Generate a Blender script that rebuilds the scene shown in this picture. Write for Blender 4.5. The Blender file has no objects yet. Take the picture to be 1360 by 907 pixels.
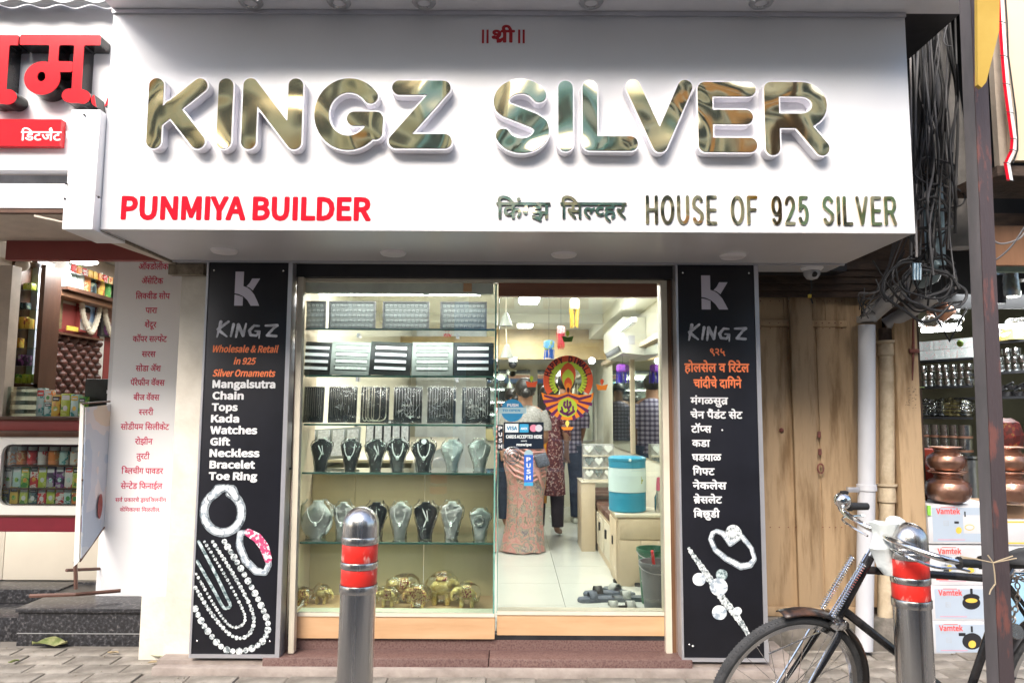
import bpy, bmesh, math, random, re
import numpy as np
from mathutils import Vector, Matrix, Euler
R=math.radians; PI=math.pi
rnd=random.Random(7)
sc=bpy.context.scene; COL=sc.collection
# ---------------------------------------------------------------- camera
PITCH,ROLL,FOC=5.5,0.3,950.0
CAM=Vector((0,-4.2,1.45))
cd=bpy.data.cameras.new('camera'); cam=bpy.data.objects.new('camera',cd); COL.objects.link(cam)
cd.sensor_width=36; cd.lens=36*FOC/1360; cd.clip_start=.05; cd.clip_end=200
cam.location=CAM; cam.matrix_world=Matrix.Translation(CAM)@Matrix.Rotation(R(90+PITCH),4,'X')@Matrix.Rotation(R(ROLL),4,'Z')
sc.camera=cam
# ---------------------------------------------------------------- sky, sun, exposure
w=bpy.data.worlds.new('World'); sc.world=w; w.use_nodes=True; nt=w.node_tree
sky=nt.nodes.new('ShaderNodeTexSky'); sky.sky_type='NISHITA'; sky.sun_disc=False
SUN_EL,SUN_AZ=40,203
sky.sun_elevation=R(SUN_EL); sky.sun_rotation=R(SUN_AZ); sky.air_density=1.0; sky.dust_density=4.0; sky.ozone_density=1.0
bg=nt.nodes['Background']; nt.links.new(sky.outputs[0],bg.inputs[0]); bg.inputs[1].default_value=0.15
sd=bpy.data.lights.new('sun','SUN'); so=bpy.data.objects.new('sun',sd); COL.objects.link(so)
sd.energy=2.0; sd.angle=R(34); sd.color=(1,.96,.9)
_d=Vector((math.sin(R(SUN_AZ))*math.cos(R(SUN_EL)),math.cos(R(SUN_AZ))*math.cos(R(SUN_EL)),math.sin(R(SUN_EL))))
so.rotation_euler=_d.to_track_quat('Z','Y').to_euler(); so.location=(0,-6,8)
sc.view_settings.view_transform='Standard'; sc.view_settings.look='None'; sc.view_settings.exposure=1.45; sc.view_settings.gamma=1
sc.cycles.use_denoising=True; sc.cycles.max_bounces=10; sc.cycles.transparent_max_bounces=24; sc.cycles.sample_clamp_indirect=6
sc.cycles.caustics_reflective=False; sc.cycles.caustics_refractive=False
# ---------------------------------------------------------------- measuring: a pixel of the photograph on the plane Y
_M=cam.matrix_world.to_3x3()
def at(px,py,Y):
    d=_M@Vector(((px-680)/FOC,(453.5-py)/FOC,-1)); return CAM+d*((Y-CAM.y)/d.y)
def onz(px,py,z):
    d=_M@Vector(((px-680)/FOC,(453.5-py)/FOC,-1)); return CAM+d*((z-CAM.z)/d.z)
def L(px,Y): return px*(Y+4.2)/FOC
# ---------------------------------------------------------------- materials
MATS={}
def mat(name,c=(.5,.5,.5),rough=.6,metal=0.,var=.12,scale=8.,bump=.15,bscale=None,c2=None,emit=0,spec=.5,coat=0,stretch=(1,1,1),thr=None,jit=0,rough2=None):
    if name in MATS: return MATS[name]
    m=bpy.data.materials.new(name); m.use_nodes=True; n=m.node_tree.nodes; l=m.node_tree.links; p=n['Principled BSDF']
    tc=n.new('ShaderNodeTexCoord'); mp=n.new('ShaderNodeMapping'); mp.inputs['Scale'].default_value=stretch; l.new(tc.outputs['Object'],mp.inputs[0])
    nz=n.new('ShaderNodeTexNoise'); nz.inputs['Scale'].default_value=scale; nz.inputs['Detail'].default_value=6; nz.inputs['Roughness'].default_value=.6; l.new(mp.outputs[0],nz.inputs['Vector'])
    rp=n.new('ShaderNodeValToRGB'); l.new(nz.outputs[0],rp.inputs[0])
    a=[max(0,x*(1-var)) for x in c]; b=[min(1,x*(1+var)) for x in c] if c2 is None else c2
    lo,hi=thr if thr else (.3,.7)
    rp.color_ramp.elements[0].position=lo; rp.color_ramp.elements[1].position=hi
    rp.color_ramp.elements[0].color=(*a,1); rp.color_ramp.elements[1].color=(*b,1)
    out=rp.outputs[0]
    if jit:
        oi=n.new('ShaderNodeObjectInfo'); hs=n.new('ShaderNodeHueSaturation'); mr=n.new('ShaderNodeMapRange')
        mr.inputs['To Min'].default_value=1-jit; mr.inputs['To Max'].default_value=1+jit; l.new(oi.outputs['Random'],mr.inputs[0]); l.new(mr.outputs[0],hs.inputs['Value']); l.new(out,hs.inputs['Color']); out=hs.outputs[0]
    l.new(out,p.inputs['Base Color'])
    p.inputs['Roughness'].default_value=rough; p.inputs['Metallic'].default_value=metal; p.inputs['Specular IOR Level'].default_value=spec; p.inputs['Coat Weight'].default_value=coat
    if rough2 is not None:
        mr=n.new('ShaderNodeMapRange'); mr.inputs['To Min'].default_value=rough; mr.inputs['To Max'].default_value=rough2; l.new(nz.outputs[0],mr.inputs[0]); l.new(mr.outputs[0],p.inputs['Roughness'])
    if bump:
        bn=n.new('ShaderNodeTexNoise'); bn.inputs['Scale'].default_value=bscale or scale*4; bn.inputs['Detail'].default_value=4; l.new(mp.outputs[0],bn.inputs['Vector'])
        bp=n.new('ShaderNodeBump'); bp.inputs['Strength'].default_value=bump; bp.inputs['Distance'].default_value=.01; l.new(bn.outputs[0],bp.inputs['Height']); l.new(bp.outputs[0],p.inputs['Normal'])
    if emit: l.new(out,p.inputs['Emission Color']); p.inputs['Emission Strength'].default_value=emit
    MATS[name]=m; return m
def glassmat(name,tint=(.93,.97,.95),refl=1.0,rough=.0,bump=0,bscale=20,base=.0,haze=(1,1,1)):
    if name in MATS: return MATS[name]
    m=bpy.data.materials.new(name); m.use_nodes=True; n=m.node_tree.nodes; l=m.node_tree.links; n.remove(n['Principled BSDF'])
    o=n['Material Output']; t=n.new('ShaderNodeBsdfTransparent'); t.inputs[0].default_value=(*tint,1); g=n.new('ShaderNodeBsdfGlossy'); g.inputs['Roughness'].default_value=rough; g.inputs[0].default_value=(1,1,1,1)
    f=n.new('ShaderNodeFresnel'); f.inputs[0].default_value=1.45
    mu=n.new('ShaderNodeMath'); mu.operation='MULTIPLY_ADD'; mu.inputs[1].default_value=refl; mu.inputs[2].default_value=base; l.new(f.outputs[0],mu.inputs[0])
    mx=n.new('ShaderNodeMixShader'); l.new(mu.outputs[0],mx.inputs[0]); l.new(t.outputs[0],mx.inputs[1]); l.new(g.outputs[0],mx.inputs[2]); l.new(mx.outputs[0],o.inputs[0])
    if bump:
        tc=n.new('ShaderNodeTexCoord'); nz=n.new('ShaderNodeTexNoise'); nz.inputs['Scale'].default_value=bscale; nz.inputs['Detail'].default_value=3; nz.inputs['Distortion'].default_value=1.0; l.new(tc.outputs['Object'],nz.inputs['Vector'])
        bp=n.new('ShaderNodeBump'); bp.inputs['Strength'].default_value=bump; bp.inputs['Distance'].default_value=.02; l.new(nz.outputs[0],bp.inputs['Height']); l.new(bp.outputs[0],g.inputs['Normal']); l.new(bp.outputs[0],f.inputs['Normal'])
    MATS[name]=m; return m
def ramp_mat(name,stops,scale=20,rough=.5,tex='noise',stretch=(1,1,1),metal=0,bump=.1,dist=0):
    "print or stone: several flat colours picked by a noise or voronoi"
    if name in MATS: return MATS[name]
    m=bpy.data.materials.new(name); m.use_nodes=True; n=m.node_tree.nodes; l=m.node_tree.links; p=n['Principled BSDF']
    tc=n.new('ShaderNodeTexCoord'); mp=n.new('ShaderNodeMapping'); mp.inputs['Scale'].default_value=stretch; l.new(tc.outputs['Object'],mp.inputs[0])
    oi=n.new('ShaderNodeObjectInfo'); ad=n.new('ShaderNodeVectorMath'); ad.operation='ADD'; ms=n.new('ShaderNodeMath'); ms.operation='MULTIPLY'; ms.inputs[1].default_value=37.
    l.new(oi.outputs['Random'],ms.inputs[0]); l.new(mp.outputs[0],ad.inputs[0]); l.new(ms.outputs[0],ad.inputs[1])
    if tex=='noise':
        t=n.new('ShaderNodeTexNoise'); t.inputs['Detail'].default_value=3; t.inputs['Distortion'].default_value=dist; o=t.outputs[0]
    else:
        t=n.new('ShaderNodeTexVoronoi'); o=t.outputs['Color']
    t.inputs['Scale'].default_value=scale; l.new(ad.outputs[0],t.inputs['Vector'])
    rp=n.new('ShaderNodeValToRGB'); rp.color_ramp.interpolation='CONSTANT'; l.new(o,rp.inputs[0])
    e=rp.color_ramp.elements
    while len(e)<len(stops): e.new(.5)
    for k,(pos,c) in enumerate(stops): e[k].position=pos; e[k].color=(*c,1)
    l.new(rp.outputs[0],p.inputs['Base Color']); p.inputs['Roughness'].default_value=rough; p.inputs['Metallic'].default_value=metal
    if bump:
        bp=n.new('ShaderNodeBump'); bp.inputs['Strength'].default_value=bump; bp.inputs['Distance'].default_value=.004; l.new(t.outputs[0],bp.inputs['Height']); l.new(bp.outputs[0],p.inputs['Normal'])
    MATS[name]=m; return m
# ---------------------------------------------------------------- mesh builder
class MB:
    def __init__(s): s.bm=bmesh.new()
    def _add(s,vs,fs,M=None):
        v=[s.bm.verts.new(M@Vector(p) if M else p) for p in vs]
        for f in fs:
            try: s.bm.faces.new([v[i] for i in f])
            except ValueError: pass
        return s
    def box(s,c,d,rot=None,bev=0,taper=None):
        x,y,z=[k/2 for k in d]; tx,ty=taper or (1,1)
        M=Matrix.Translation(c)@(Euler(rot).to_matrix().to_4x4() if rot else Matrix())
        b=bmesh.new(); v=[b.verts.new(p) for p in [(-x,-y,-z),(x,-y,-z),(x,y,-z),(-x,y,-z),(-x*tx,-y*ty,z),(x*tx,-y*ty,z),(x*tx,y*ty,z),(-x*tx,y*ty,z)]]
        for f in [(3,2,1,0),(4,5,6,7),(0,1,5,4),(1,2,6,5),(2,3,7,6),(3,0,4,7)]: b.faces.new([v[i] for i in f])
        if bev: bmesh.ops.bevel(b,geom=b.edges[:],offset=bev,segments=2,affect='EDGES',profile=.5)
        b.verts.index_update()
        s._add([u.co for u in b.verts],[[u.index for u in f.verts] for f in b.faces],M); b.free(); return s
    def b2(s,x0,x1,y0,y1,z0,z1,bev=0): return s.box(((x0+x1)/2,(y0+y1)/2,(z0+z1)/2),(abs(x1-x0),abs(y1-y0),abs(z1-z0)),bev=bev)
    def tube(s,pts,r,n=10,cap=True,closed=False):
        pts=[Vector(p) for p in pts]; N=len(pts); rr=r if isinstance(r,(list,tuple)) else [r]*N
        T=[]
        for i in range(N):
            if closed: t=pts[(i+1)%N]-pts[i-1]
            else: t=pts[min(i+1,N-1)]-pts[max(i-1,0)]
            T.append(t.normalized() if t.length>1e-9 else Vector((0,0,1)))
        u=T[0].orthogonal().normalized(); rings=[]
        for i in range(N):
            u=(u-T[i]*u.dot(T[i])); u=u.normalized() if u.length>1e-6 else T[i].orthogonal().normalized(); v=T[i].cross(u)
            rings.append([s.bm.verts.new(pts[i]+(u*math.cos(a)+v*math.sin(a))*rr[i]) for a in [2*PI*k/n for k in range(n)]])
        for i in range(N if closed else N-1):
            A=rings[i];B=rings[(i+1)%N]
            for k in range(n):
                try: s.bm.faces.new([A[k],A[(k+1)%n],B[(k+1)%n],B[k]])
                except ValueError: pass
        if cap and not closed:
            s.bm.faces.new(rings[0][::-1]); s.bm.faces.new(rings[-1])
        return s
    def lathe(s,prof,c=(0,0,0),n=20,M=None,sx=1,sy=1,a0=0,a1=2*PI):
        full=abs(a1-a0-2*PI)<1e-6; m=n if full else n+1
        M=(M or Matrix())@Matrix.Identity(4); c=Vector(c); rings=[]
        for r,z in prof:
            if r<1e-6: rings.append([s.bm.verts.new(M@(c+Vector((0,0,z))))]); continue
            rings.append([s.bm.verts.new(M@(c+Vector((r*sx*math.cos(a0+(a1-a0)*k/n),r*sy*math.sin(a0+(a1-a0)*k/n),z)))) for k in range(m)])
        for A,B in zip(rings,rings[1:]):
            for k in range(n):
                j=(k+1)%m if full else k+1
                q=[A[0] if len(A)==1 else A[k],A[0] if len(A)==1 else A[j],B[0] if len(B)==1 else B[j],B[0] if len(B)==1 else B[k]]
                q=list(dict.fromkeys(q))
                if len(q)>2:
                    try: s.bm.faces.new(q)
                    except ValueError: pass
        return s
    def loft(s,rings,closed=True,cap=True):
        rs=[[s.bm.verts.new(p) for p in r] for r in rings]; n=len(rs[0])
        for A,B in zip(rs,rs[1:]):
            for k in range(n if closed else n-1):
                s.bm.faces.new([A[k],A[(k+1)%n],B[(k+1)%n],B[k]])
        if cap and closed: s.bm.faces.new(rs[0][::-1]); s.bm.faces.new(rs[-1])
        return s
    def prism(s,poly,y0,y1):
        "polygon in XZ extruded between two Y"
        n=len(poly); a=[s.bm.verts.new((p[0],y0,p[1])) for p in poly]; b=[s.bm.verts.new((p[0],y1,p[1])) for p in poly]
        s.bm.faces.new(a); s.bm.faces.new(b[::-1])
        for i in range(n): s.bm.faces.new([a[i],b[i],b[(i+1)%n],a[(i+1)%n]])
        return s
    def sphere(s,c,r,n=16,sx=1,sy=1,sz=1):
        m=n//2; return s.lathe([(math.sin(PI*k/m)*r,-math.cos(PI*k/m)*r*sz) for k in range(m+1)],c,n,sx=sx,sy=sy)
    def torus(s,c,Rr,r,M=None,n=32,m=8,sz=1):
        M=M or Matrix()
        return s.tube([Vector(c)+(M@Vector((Rr*math.cos(a),0,Rr*sz*math.sin(a)))) for a in [2*PI*k/n for k in range(n)]],r,m,closed=True)
    def xf(s,M): bmesh.ops.transform(s.bm,matrix=M,verts=s.bm.verts); return s
    def noise(s,amp,sc_=5,seed=0):
        from mathutils import noise as nn
        for v in s.bm.verts: v.co+=nn.noise_vector(v.co*sc_+Vector((seed,seed,0)))*amp
        return s
    def mesh(s,name,m,smooth=30):
        bmesh.ops.recalc_face_normals(s.bm,faces=s.bm.faces); me=bpy.data.meshes.new(name); s.bm.to_mesh(me); s.bm.free()
        if m: me.materials.append(m)
        if smooth: me.shade_smooth(); me.set_sharp_from_angle(angle=R(smooth))
        return me
    def obj(s,name,m,parent=None,smooth=30,origin=None):
        if origin is not None: s.xf(Matrix.Translation(-Vector(origin)))
        o=bpy.data.objects.new(name,s.mesh(name,m,smooth)); COL.objects.link(o)
        if origin is not None: o.location=origin
        if parent:
            o.parent=parent
            o.matrix_parent_inverse=wm(parent).inverted()
        return o
def wm(o):
    m=Matrix.LocRotScale(o.location,o.rotation_euler,o.scale)
    return m if not o.parent else wm(o.parent)@o.matrix_parent_inverse@m
def tag(o,label,cat,group=None):
    o['label']=label; o['category']=cat
    if group: o['group']=group
    return o
def thing(name,label,cat,loc=(0,0,0),rz=0,group=None):
    o=bpy.data.objects.new(name,None); o.empty_display_size=.05; COL.objects.link(o); o.location=loc; o.rotation_euler=(0,0,rz)
    return tag(o,label,cat,group)
def struct(o,kind='structure'): o['kind']=kind; return o
def place(me,name,parent,loc=(0,0,0),rot=(0,0,0),scale=(1,1,1),local=True):
    o=bpy.data.objects.new(name,me); COL.objects.link(o); o.location=loc; o.rotation_euler=rot; o.scale=scale
    if parent:
        o.parent=parent
        if not local: o.matrix_parent_inverse=wm(parent).inverted()
    return o
KIDS={}
def dup(root,loc,label,rz=None,scale=None,group=None,mats=None):
    def cp(o,par):
        c=o.copy(); COL.objects.link(c)
        if par: c.parent=par
        for ch in [x for x in o.children]: cp(ch,c)
        return c
    r=cp(root,None); r.location=loc; r['label']=label
    if rz is not None: r.rotation_euler=(0,0,rz)
    if scale: r.scale=scale
    if group: r['group']=group
    return r
# ---------------------------------------------------------------- text (built-in font; conjuncts put together here)
ADV={}
try: GROT=bpy.data.fonts.load(bpy.utils.system_resource('DATAFILES')+'/fonts/Noto Sans CJK Regular.woff2')   # the sans serif that ships inside Blender
except Exception: GROT=None
def _curve(body,off=0,ext=0,size=1,font=None):
    c=bpy.data.curves.new('t','FONT'); c.body=body; c.size=size; c.resolution_u=3
    if font: c.font=font
    return c
def bold(V,F,off,h=.03):
    "grow the glyph mesh by off through a distance grid and return clean outlines"
    a=np.array([p[:2] for p in V],float); m=off+3*h; x0,y0=a.min(0)-m; x1,y1=a.max(0)+m
    nx=int((x1-x0)/h)+2; ny=int((y1-y0)/h)+2; gx=x0+h*np.arange(nx); gy=y0+h*np.arange(ny); D=np.full((nx,ny),9.)
    E=set()
    for t in F:
        for k in range(len(t)):
            i,j=t[k],t[(k+1)%len(t)]; E.add((min(i,j),max(i,j)))
    def win(pts,mm):
        lo=pts.min(0)-mm; hi=pts.max(0)+mm
        return (max(0,int((lo[0]-x0)/h)),min(nx,int((hi[0]-x0)/h)+2),max(0,int((lo[1]-y0)/h)),min(ny,int((hi[1]-y0)/h)+2))
    for i,j in E:
        p,q=a[i],a[j]; u0,u1,v0,v1=win(a[[i,j]],m); X=gx[u0:u1,None]; Y=gy[None,v0:v1]; d=q-p; qq=d@d+1e-12
        t=np.clip(((X-p[0])*d[0]+(Y-p[1])*d[1])/qq,0,1); D[u0:u1,v0:v1]=np.minimum(D[u0:u1,v0:v1],np.hypot(X-p[0]-t*d[0],Y-p[1]-t*d[1]))
    for t in F:
        for k in range(1,len(t)-1):
            A,B,Cc=a[t[0]],a[t[k]],a[t[k+1]]; u0,u1,v0,v1=win(np.array([A,B,Cc]),h); X=gx[u0:u1,None]; Y=gy[None,v0:v1]
            s1=(B[0]-A[0])*(Y-A[1])-(B[1]-A[1])*(X-A[0]); s2=(Cc[0]-B[0])*(Y-B[1])-(Cc[1]-B[1])*(X-B[0]); s3=(A[0]-Cc[0])*(Y-Cc[1])-(A[1]-Cc[1])*(X-Cc[0])
            ins=((s1>=0)&(s2>=0)&(s3>=0))|((s1<=0)&(s2<=0)&(s3<=0)); w_=D[u0:u1,v0:v1]; w_[ins]=np.minimum(w_[ins],-.5*h)
    loops=contour(lambda X,Y:D[:X.shape[0],:X.shape[1]]-off,x0,x1,y0,y1,h)
    return fill(loops,0)
def _mesh_of(curve):
    o=bpy.data.objects.new('t',curve); me=bpy.data.meshes.new_from_object(o)
    bpy.data.objects.remove(o); bpy.data.curves.remove(curve); return me
def _vf(me):
    v=[tuple(x.co) for x in me.vertices]; f=[tuple(p.vertices) for p in me.polygons]; bpy.data.meshes.remove(me); return v,f
def adv(s):
    if s not in ADV:
        a=max(p[0] for p in _vf(_mesh_of(_curve(s+'।')))[0]); b=max(p[0] for p in _vf(_mesh_of(_curve('।')))[0]); ADV[s]=a-b
    return ADV[s]
def _clip(v,f,xc):
    b=bmesh.new(); q=[b.verts.new(p) for p in v]
    for t in f:
        try: b.faces.new([q[i] for i in t])
        except ValueError: pass
    bmesh.ops.bisect_plane(b,geom=b.verts[:]+b.edges[:]+b.faces[:],plane_co=(xc,0,0),plane_no=(1,0,0),clear_outer=True)
    b.verts.index_update(); r=([tuple(p.co) for p in b.verts],[tuple(x.index for x in t.verts) for t in b.faces]); b.free(); return r
def run(s,off=0):
    "visual layout. ~ half form of the letter before, ^ rakar stroke, ` reph"
    s=re.sub(r'((?:[क-ह]~)*[क-ह]\^?)ि',r'ि\1',s)
    V=[];F=[];pen=0
    for tok in re.findall(r'[क-ह][~]|[क-ह][\^]|[क-ह]`|(?:(?![क-ह][~\^`]).)+',s):
        mk=tok[-1] if tok[-1] in '~^`' else ''; body=tok.rstrip('~^`')
        if not body.strip(): pen+=adv(body) if body else 0; continue
        v,f=_vf(_mesh_of(_curve(body))); a=adv(body)
        if mk=='~':
            xc=a*.74 if body in 'कफझ' else (a-.19 if body not in 'डटठढदरहळछ' else a)
            if xc<a: v,f=_clip(v,f,xc)
            a=xc+(.03 if body in 'कफझ' else .0)
        if mk=='^':
            n=len(v)
            if body in 'टडछठढद': P=[(a*.5,-.06),(a*.5,.02),(a*.15,-.2),(a*.05,-.2),(a*.85,-.2),(a*.95,-.2)]; v+=[(a*.5,-.05,0),(a*.5,.05,0),(a*.18,-.17,0),(a*.3,-.17,0),(a*.7,-.17,0),(a*.82,-.17,0)]; f+=[(n,n+3,n+2,n+1),(n,n+1,n+5,n+4)]
            else: v+=[(a-.17,.24,0),(a-.17,.14,0),(a-.42,-.02,0),(a-.44,.06,0)]; f+=[(n,n+3,n+2,n+1)]
        if mk=='`':
            n=len(v); r0,r1=.07,.13
            for k in range(9):
                t=PI*(.35+1.3*k/8)+.4
                for r in (r0,r1): v.append((a-.14+r*math.cos(t),.78+r*math.sin(t),0))
            for k in range(8): f.append((n+2*k,n+2*k+1,n+2*k+3,n+2*k+2))
        n=len(V); V+=[(p[0]+pen,p[1],p[2]) for p in v]; F+=[tuple(i+n for i in t) for t in f]; pen+=a
    return V,F
def flat(V,F,name,m,parent,x0,x1,z0,z1,Y,ext=0,shear=0,fit=True,bbox=None):
    "letters fitted to the rectangle x0..x1, z0..z1 on the plane Y, facing -Y"
    a=np.array(V,float)
    bx=bbox or (a[:,0].min(),a[:,0].max(),a[:,1].min(),a[:,1].max())
    sz=(z1-z0)/(bx[3]-bx[2]); sx=(x1-x0)/(bx[1]-bx[0])
    X=x0+(a[:,0]-bx[0])*sx; Z=z0+(a[:,1]-bx[2])*sz; X=X+shear*(Z-z0)
    b=bmesh.new(); vs=[b.verts.new((x,Y,z)) for x,z in zip(X,Z)]
    for t in F:
        try: b.faces.new([vs[i] for i in t])
        except ValueError: pass
    if ext:
        g=bmesh.ops.extrude_face_region(b,geom=b.faces[:]); bmesh.ops.translate(b,vec=(0,-ext,0),verts=[x for x in g['geom'] if isinstance(x,bmesh.types.BMVert)])
    bmesh.ops.recalc_face_normals(b,faces=b.faces)
    me=bpy.data.meshes.new(name); b.to_mesh(me); b.free(); me.materials.append(m)
    o=bpy.data.objects.new(name,me); COL.objects.link(o)
    if parent: o.parent=parent; o.matrix_parent_inverse=wm(parent).inverted()
    return o
def dev(s,px0,px1,py0,py1,Y,m,parent,off=.012,ext=.0008,name='lettering'):
    "devanagari line; py0 = headline, py1 = foot of the letters"
    V,F=run(s); V,F=bold(V,F,off); a=np.array(V)
    p0=at(px0,py1,Y); p1=at(px1,py0,Y)
    return flat(V,F,name,m,parent,p0.x,p1.x,p0.z,p1.z,Y,ext,bbox=(a[:,0].min(),a[:,0].max(),-off,.68+off))
CAPH=[0]
def lat(s,px0,px1,py0,py1,Y,m,parent,off=.05,ext=.0008,shear=0,name='lettering'):
    if not CAPH[0]: CAPH[0]=max(p[1] for p in _vf(_mesh_of(_curve('H',font=GROT)))[0])
    k=.73/CAPH[0]; V,F=_vf(_mesh_of(_curve(s,font=GROT))); V=[(x*k,y*k,0) for x,y,z in V]; V,F=bold(V,F,off if GROT else .02,.017); a=np.array(V); p0=at(px0,py1,Y); p1=at(px1,py0,Y)
    return flat(V,F,name,m,parent,p0.x,p1.x,p0.z,p1.z,Y,ext,shear,bbox=(a[:,0].min(),a[:,0].max(),-off,.73+off))
# ---------------------------------------------------------------- rounded stroke letters through a distance field
def arc(cx,cy,rx,ry,a0,a1,n=14): return [(cx+rx*math.cos(R(a0+(a1-a0)*k/n)),cy+ry*math.sin(R(a0+(a1-a0)*k/n))) for k in range(n+1)]
def contour(f,x0,x1,y0,y1,h):
    nx=int((x1-x0)/h)+2; ny=int((y1-y0)/h)+2
    X,Y=np.meshgrid(x0+h*np.arange(nx),y0+h*np.arange(ny),indexing='ij'); D=f(X,Y)+1e-9
    seg={}
    def ip(i,j,k,l):
        a,b=D[i,j],D[k,l]; t=a/(a-b); return (x0+h*(i+(k-i)*t),y0+h*(j+(l-j)*t))
    S=D<0
    c=S[:-1,:-1]*1+S[1:,:-1]*2+S[1:,1:]*4+S[:-1,1:]*8
    T={1:[(3,0)],2:[(0,1)],3:[(3,1)],4:[(1,2)],5:[(3,2),(1,0)],6:[(0,2)],7:[(3,2)],8:[(2,3)],9:[(2,0)],10:[(0,3),(2,1)],11:[(2,1)],12:[(1,3)],13:[(1,0)],14:[(0,3)]}
    for i,j in zip(*np.nonzero((c>0)&(c<15))):
        for a,b in T[int(c[i,j])]:
            def key(e): return {0:('h',i,j),1:('v',i+1,j),2:('h',i,j+1),3:('v',i,j)}[e]
            seg[key(a)]=key(b)
    def pt(k):
        t,i,j=k; return ip(i,j,i+1,j) if t=='h' else ip(i,j,i,j+1)
    loops=[]
    while seg:
        k0,k=seg.popitem(); lp=[pt(k0)]
        while k!=k0 and k in seg: lp.append(pt(k)); k=seg.pop(k)
        if len(lp)>4: loops.append(lp)
    return loops
def sd_lines(lines,r):
    def f(X,Y):
        D=np.full(X.shape,9.)
        for ln in lines:
            for k in range(max(1,len(ln)-1)):
                a=ln[k]; b=ln[min(k+1,len(ln)-1)]; ra=a[2] if len(a)>2 else r; rb=b[2] if len(b)>2 else r
                dx,dy=b[0]-a[0],b[1]-a[1]; q=dx*dx+dy*dy+1e-12
                t=np.clip(((X-a[0])*dx+(Y-a[1])*dy)/q,0,1)
                D=np.minimum(D,np.hypot(X-a[0]-t*dx,Y-a[1]-t*dy)-(ra+(rb-ra)*t))
        return D
    return f
def fill(loops,ext):
    c=bpy.data.curves.new('s','CURVE'); c.dimensions='2D'; c.fill_mode='BOTH'; c.extrude=ext/2
    for lp in loops:
        sp=c.splines.new('POLY'); sp.points.add(len(lp)-1); sp.use_cyclic_u=True
        for p,q in zip(sp.points,lp): p.co=(q[0],q[1],0,1)
    return _vf(_mesh_of(c))
def sobj(loops,ext,Y,name,m,parent,smooth=40):
    "loops in world X,Z on plane Y (back face at Y, front at Y-ext)"
    V,F=fill(loops,ext); b=bmesh.new(); vs=[b.verts.new((p[0],Y-ext/2-p[2],p[1])) for p in V]
    for t in F:
        try: b.faces.new([vs[i] for i in t])
        except ValueError: pass
    bmesh.ops.remove_doubles(b,verts=b.verts[:],dist=1e-6); bmesh.ops.recalc_face_normals(b,faces=b.faces)
    me=bpy.data.meshes.new(name); b.to_mesh(me); b.free(); me.materials.append(m); me.shade_smooth(); me.set_sharp_from_angle(angle=R(smooth))
    o=bpy.data.objects.new(name,me); COL.objects.link(o)
    if parent: o.parent=parent; o.matrix_parent_inverse=wm(parent).inverted()
    return o
GL={'K':[[(0,0),(0,1)],[(1,1),(.02,.36)],[(.36,.6),(1,0)]],'I':[[(.5,0),(.5,1)]],'N':[[(0,0),(0,1),(1,0),(1,1)]],
'G':[arc(.5,.5,.5,.5,38,340,30)+[(.99,.18),(1,.42),(.6,.42)]],'Z':[[(.05,1),(.96,1),(0,0),(1,0)]],
'S':[arc(.5,.74,.46,.26,25,200,16)+[(.16,.6),(.8,.42)]+arc(.52,.26,.46,.26,20,-158,16)],
'L':[[(0,1),(0,0),(1,0)]],'V':[[(0,1),(.5,0),(1,1)]],'E':[[(1,1),(0,1),(0,0),(1,0)],[(0,.5),(.92,.5)]],
'R':[[(0,0),(0,1)]+[(.55,1)]+arc(.6,.73,.38,.27,90,-90,12)+[(.0,.46)],[(.55,.46),(1,0)]],
'H':[[(0,0),(0,1)],[(1,0),(1,1)],[(0,.5),(1,.5)]],'O':[arc(.5,.5,.5,.5,0,360,32)],'U':[[(0,1),(0,.35)]+arc(.5,.32,.5,.32,180,360,14)+[(1,1)]],
'F':[[(1,1),(0,1),(0,0)],[(0,.52),(.85,.52)]],'9':[arc(.5,.68,.48,.32,0,360,22),[(.98,.68),(.97,.4)]+arc(.5,.3,.47,.3,0,-150,10)],
'2':[arc(.5,.7,.48,.3,165,-20,12)+[(.7,.42),(0,0),(1,0)]],'5':[[(.92,1),(.16,1),(.08,.52)]+arc(.48,.34,.5,.34,125,-155,14)]}
def strokes(ch,x0,x1,z0,z1,r):
    if ch=='I': return [[((x0+x1)/2,z0+r),((x0+x1)/2,z1-r)]]
    return [[(x0+r+p[0]*(x1-x0-2*r),z0+r+p[1]*(z1-z0-2*r)) for p in ln] for ln in GL[ch]]
def bar(b,px0,px1,py0,py1,Y0,Y1): # box from a pixel rectangle measured on plane Y0
    p=at(px0,py1,Y0); q=at(px1,py0,Y0); return b.b2(p.x,q.x,Y0,Y1,p.z,q.z)
# ================================================================ MATERIALS
white_panel=mat('white_acp',(.80,.80,.82),.28,var=.015,scale=3,bump=.015,bscale=1.2)
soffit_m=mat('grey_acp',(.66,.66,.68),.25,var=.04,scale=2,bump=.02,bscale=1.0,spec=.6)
plaster=mat('cream_plaster',(.66,.61,.52),.85,c2=(.72,.68,.6),scale=5,bump=.35,bscale=30,thr=(.25,.6))
granite=ramp_mat('black_granite',[(0,(.02,.02,.022)),(.47,(.035,.035,.04)),(.58,(.075,.075,.08)),(.66,(.14,.13,.13))],scale=55,rough=.28,bump=.02)
redgranite=ramp_mat('red_granite',[(0,(.115,.062,.055)),(.42,(.155,.09,.08)),(.55,(.19,.12,.105)),(.66,(.10,.06,.055))],scale=95,rough=.5,bump=.02)
paver_m=mat('paver_concrete',(.165,.145,.12),.85,c2=(.35,.32,.28),scale=7,bump=.5,bscale=70,jit=.13,thr=(.3,.7))
black_board=mat('charcoal_board',(.0095,.010,.015),.4,var=.3,scale=4,bump=.01,spec=.4)
alu=mat('aluminium',(.62,.62,.66),.35,metal=.7,var=.05,scale=5,bump=.03)
blackbeam=mat('black_paint',(.02,.02,.023),.5,var=.4,scale=6,bump=.1)
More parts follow.
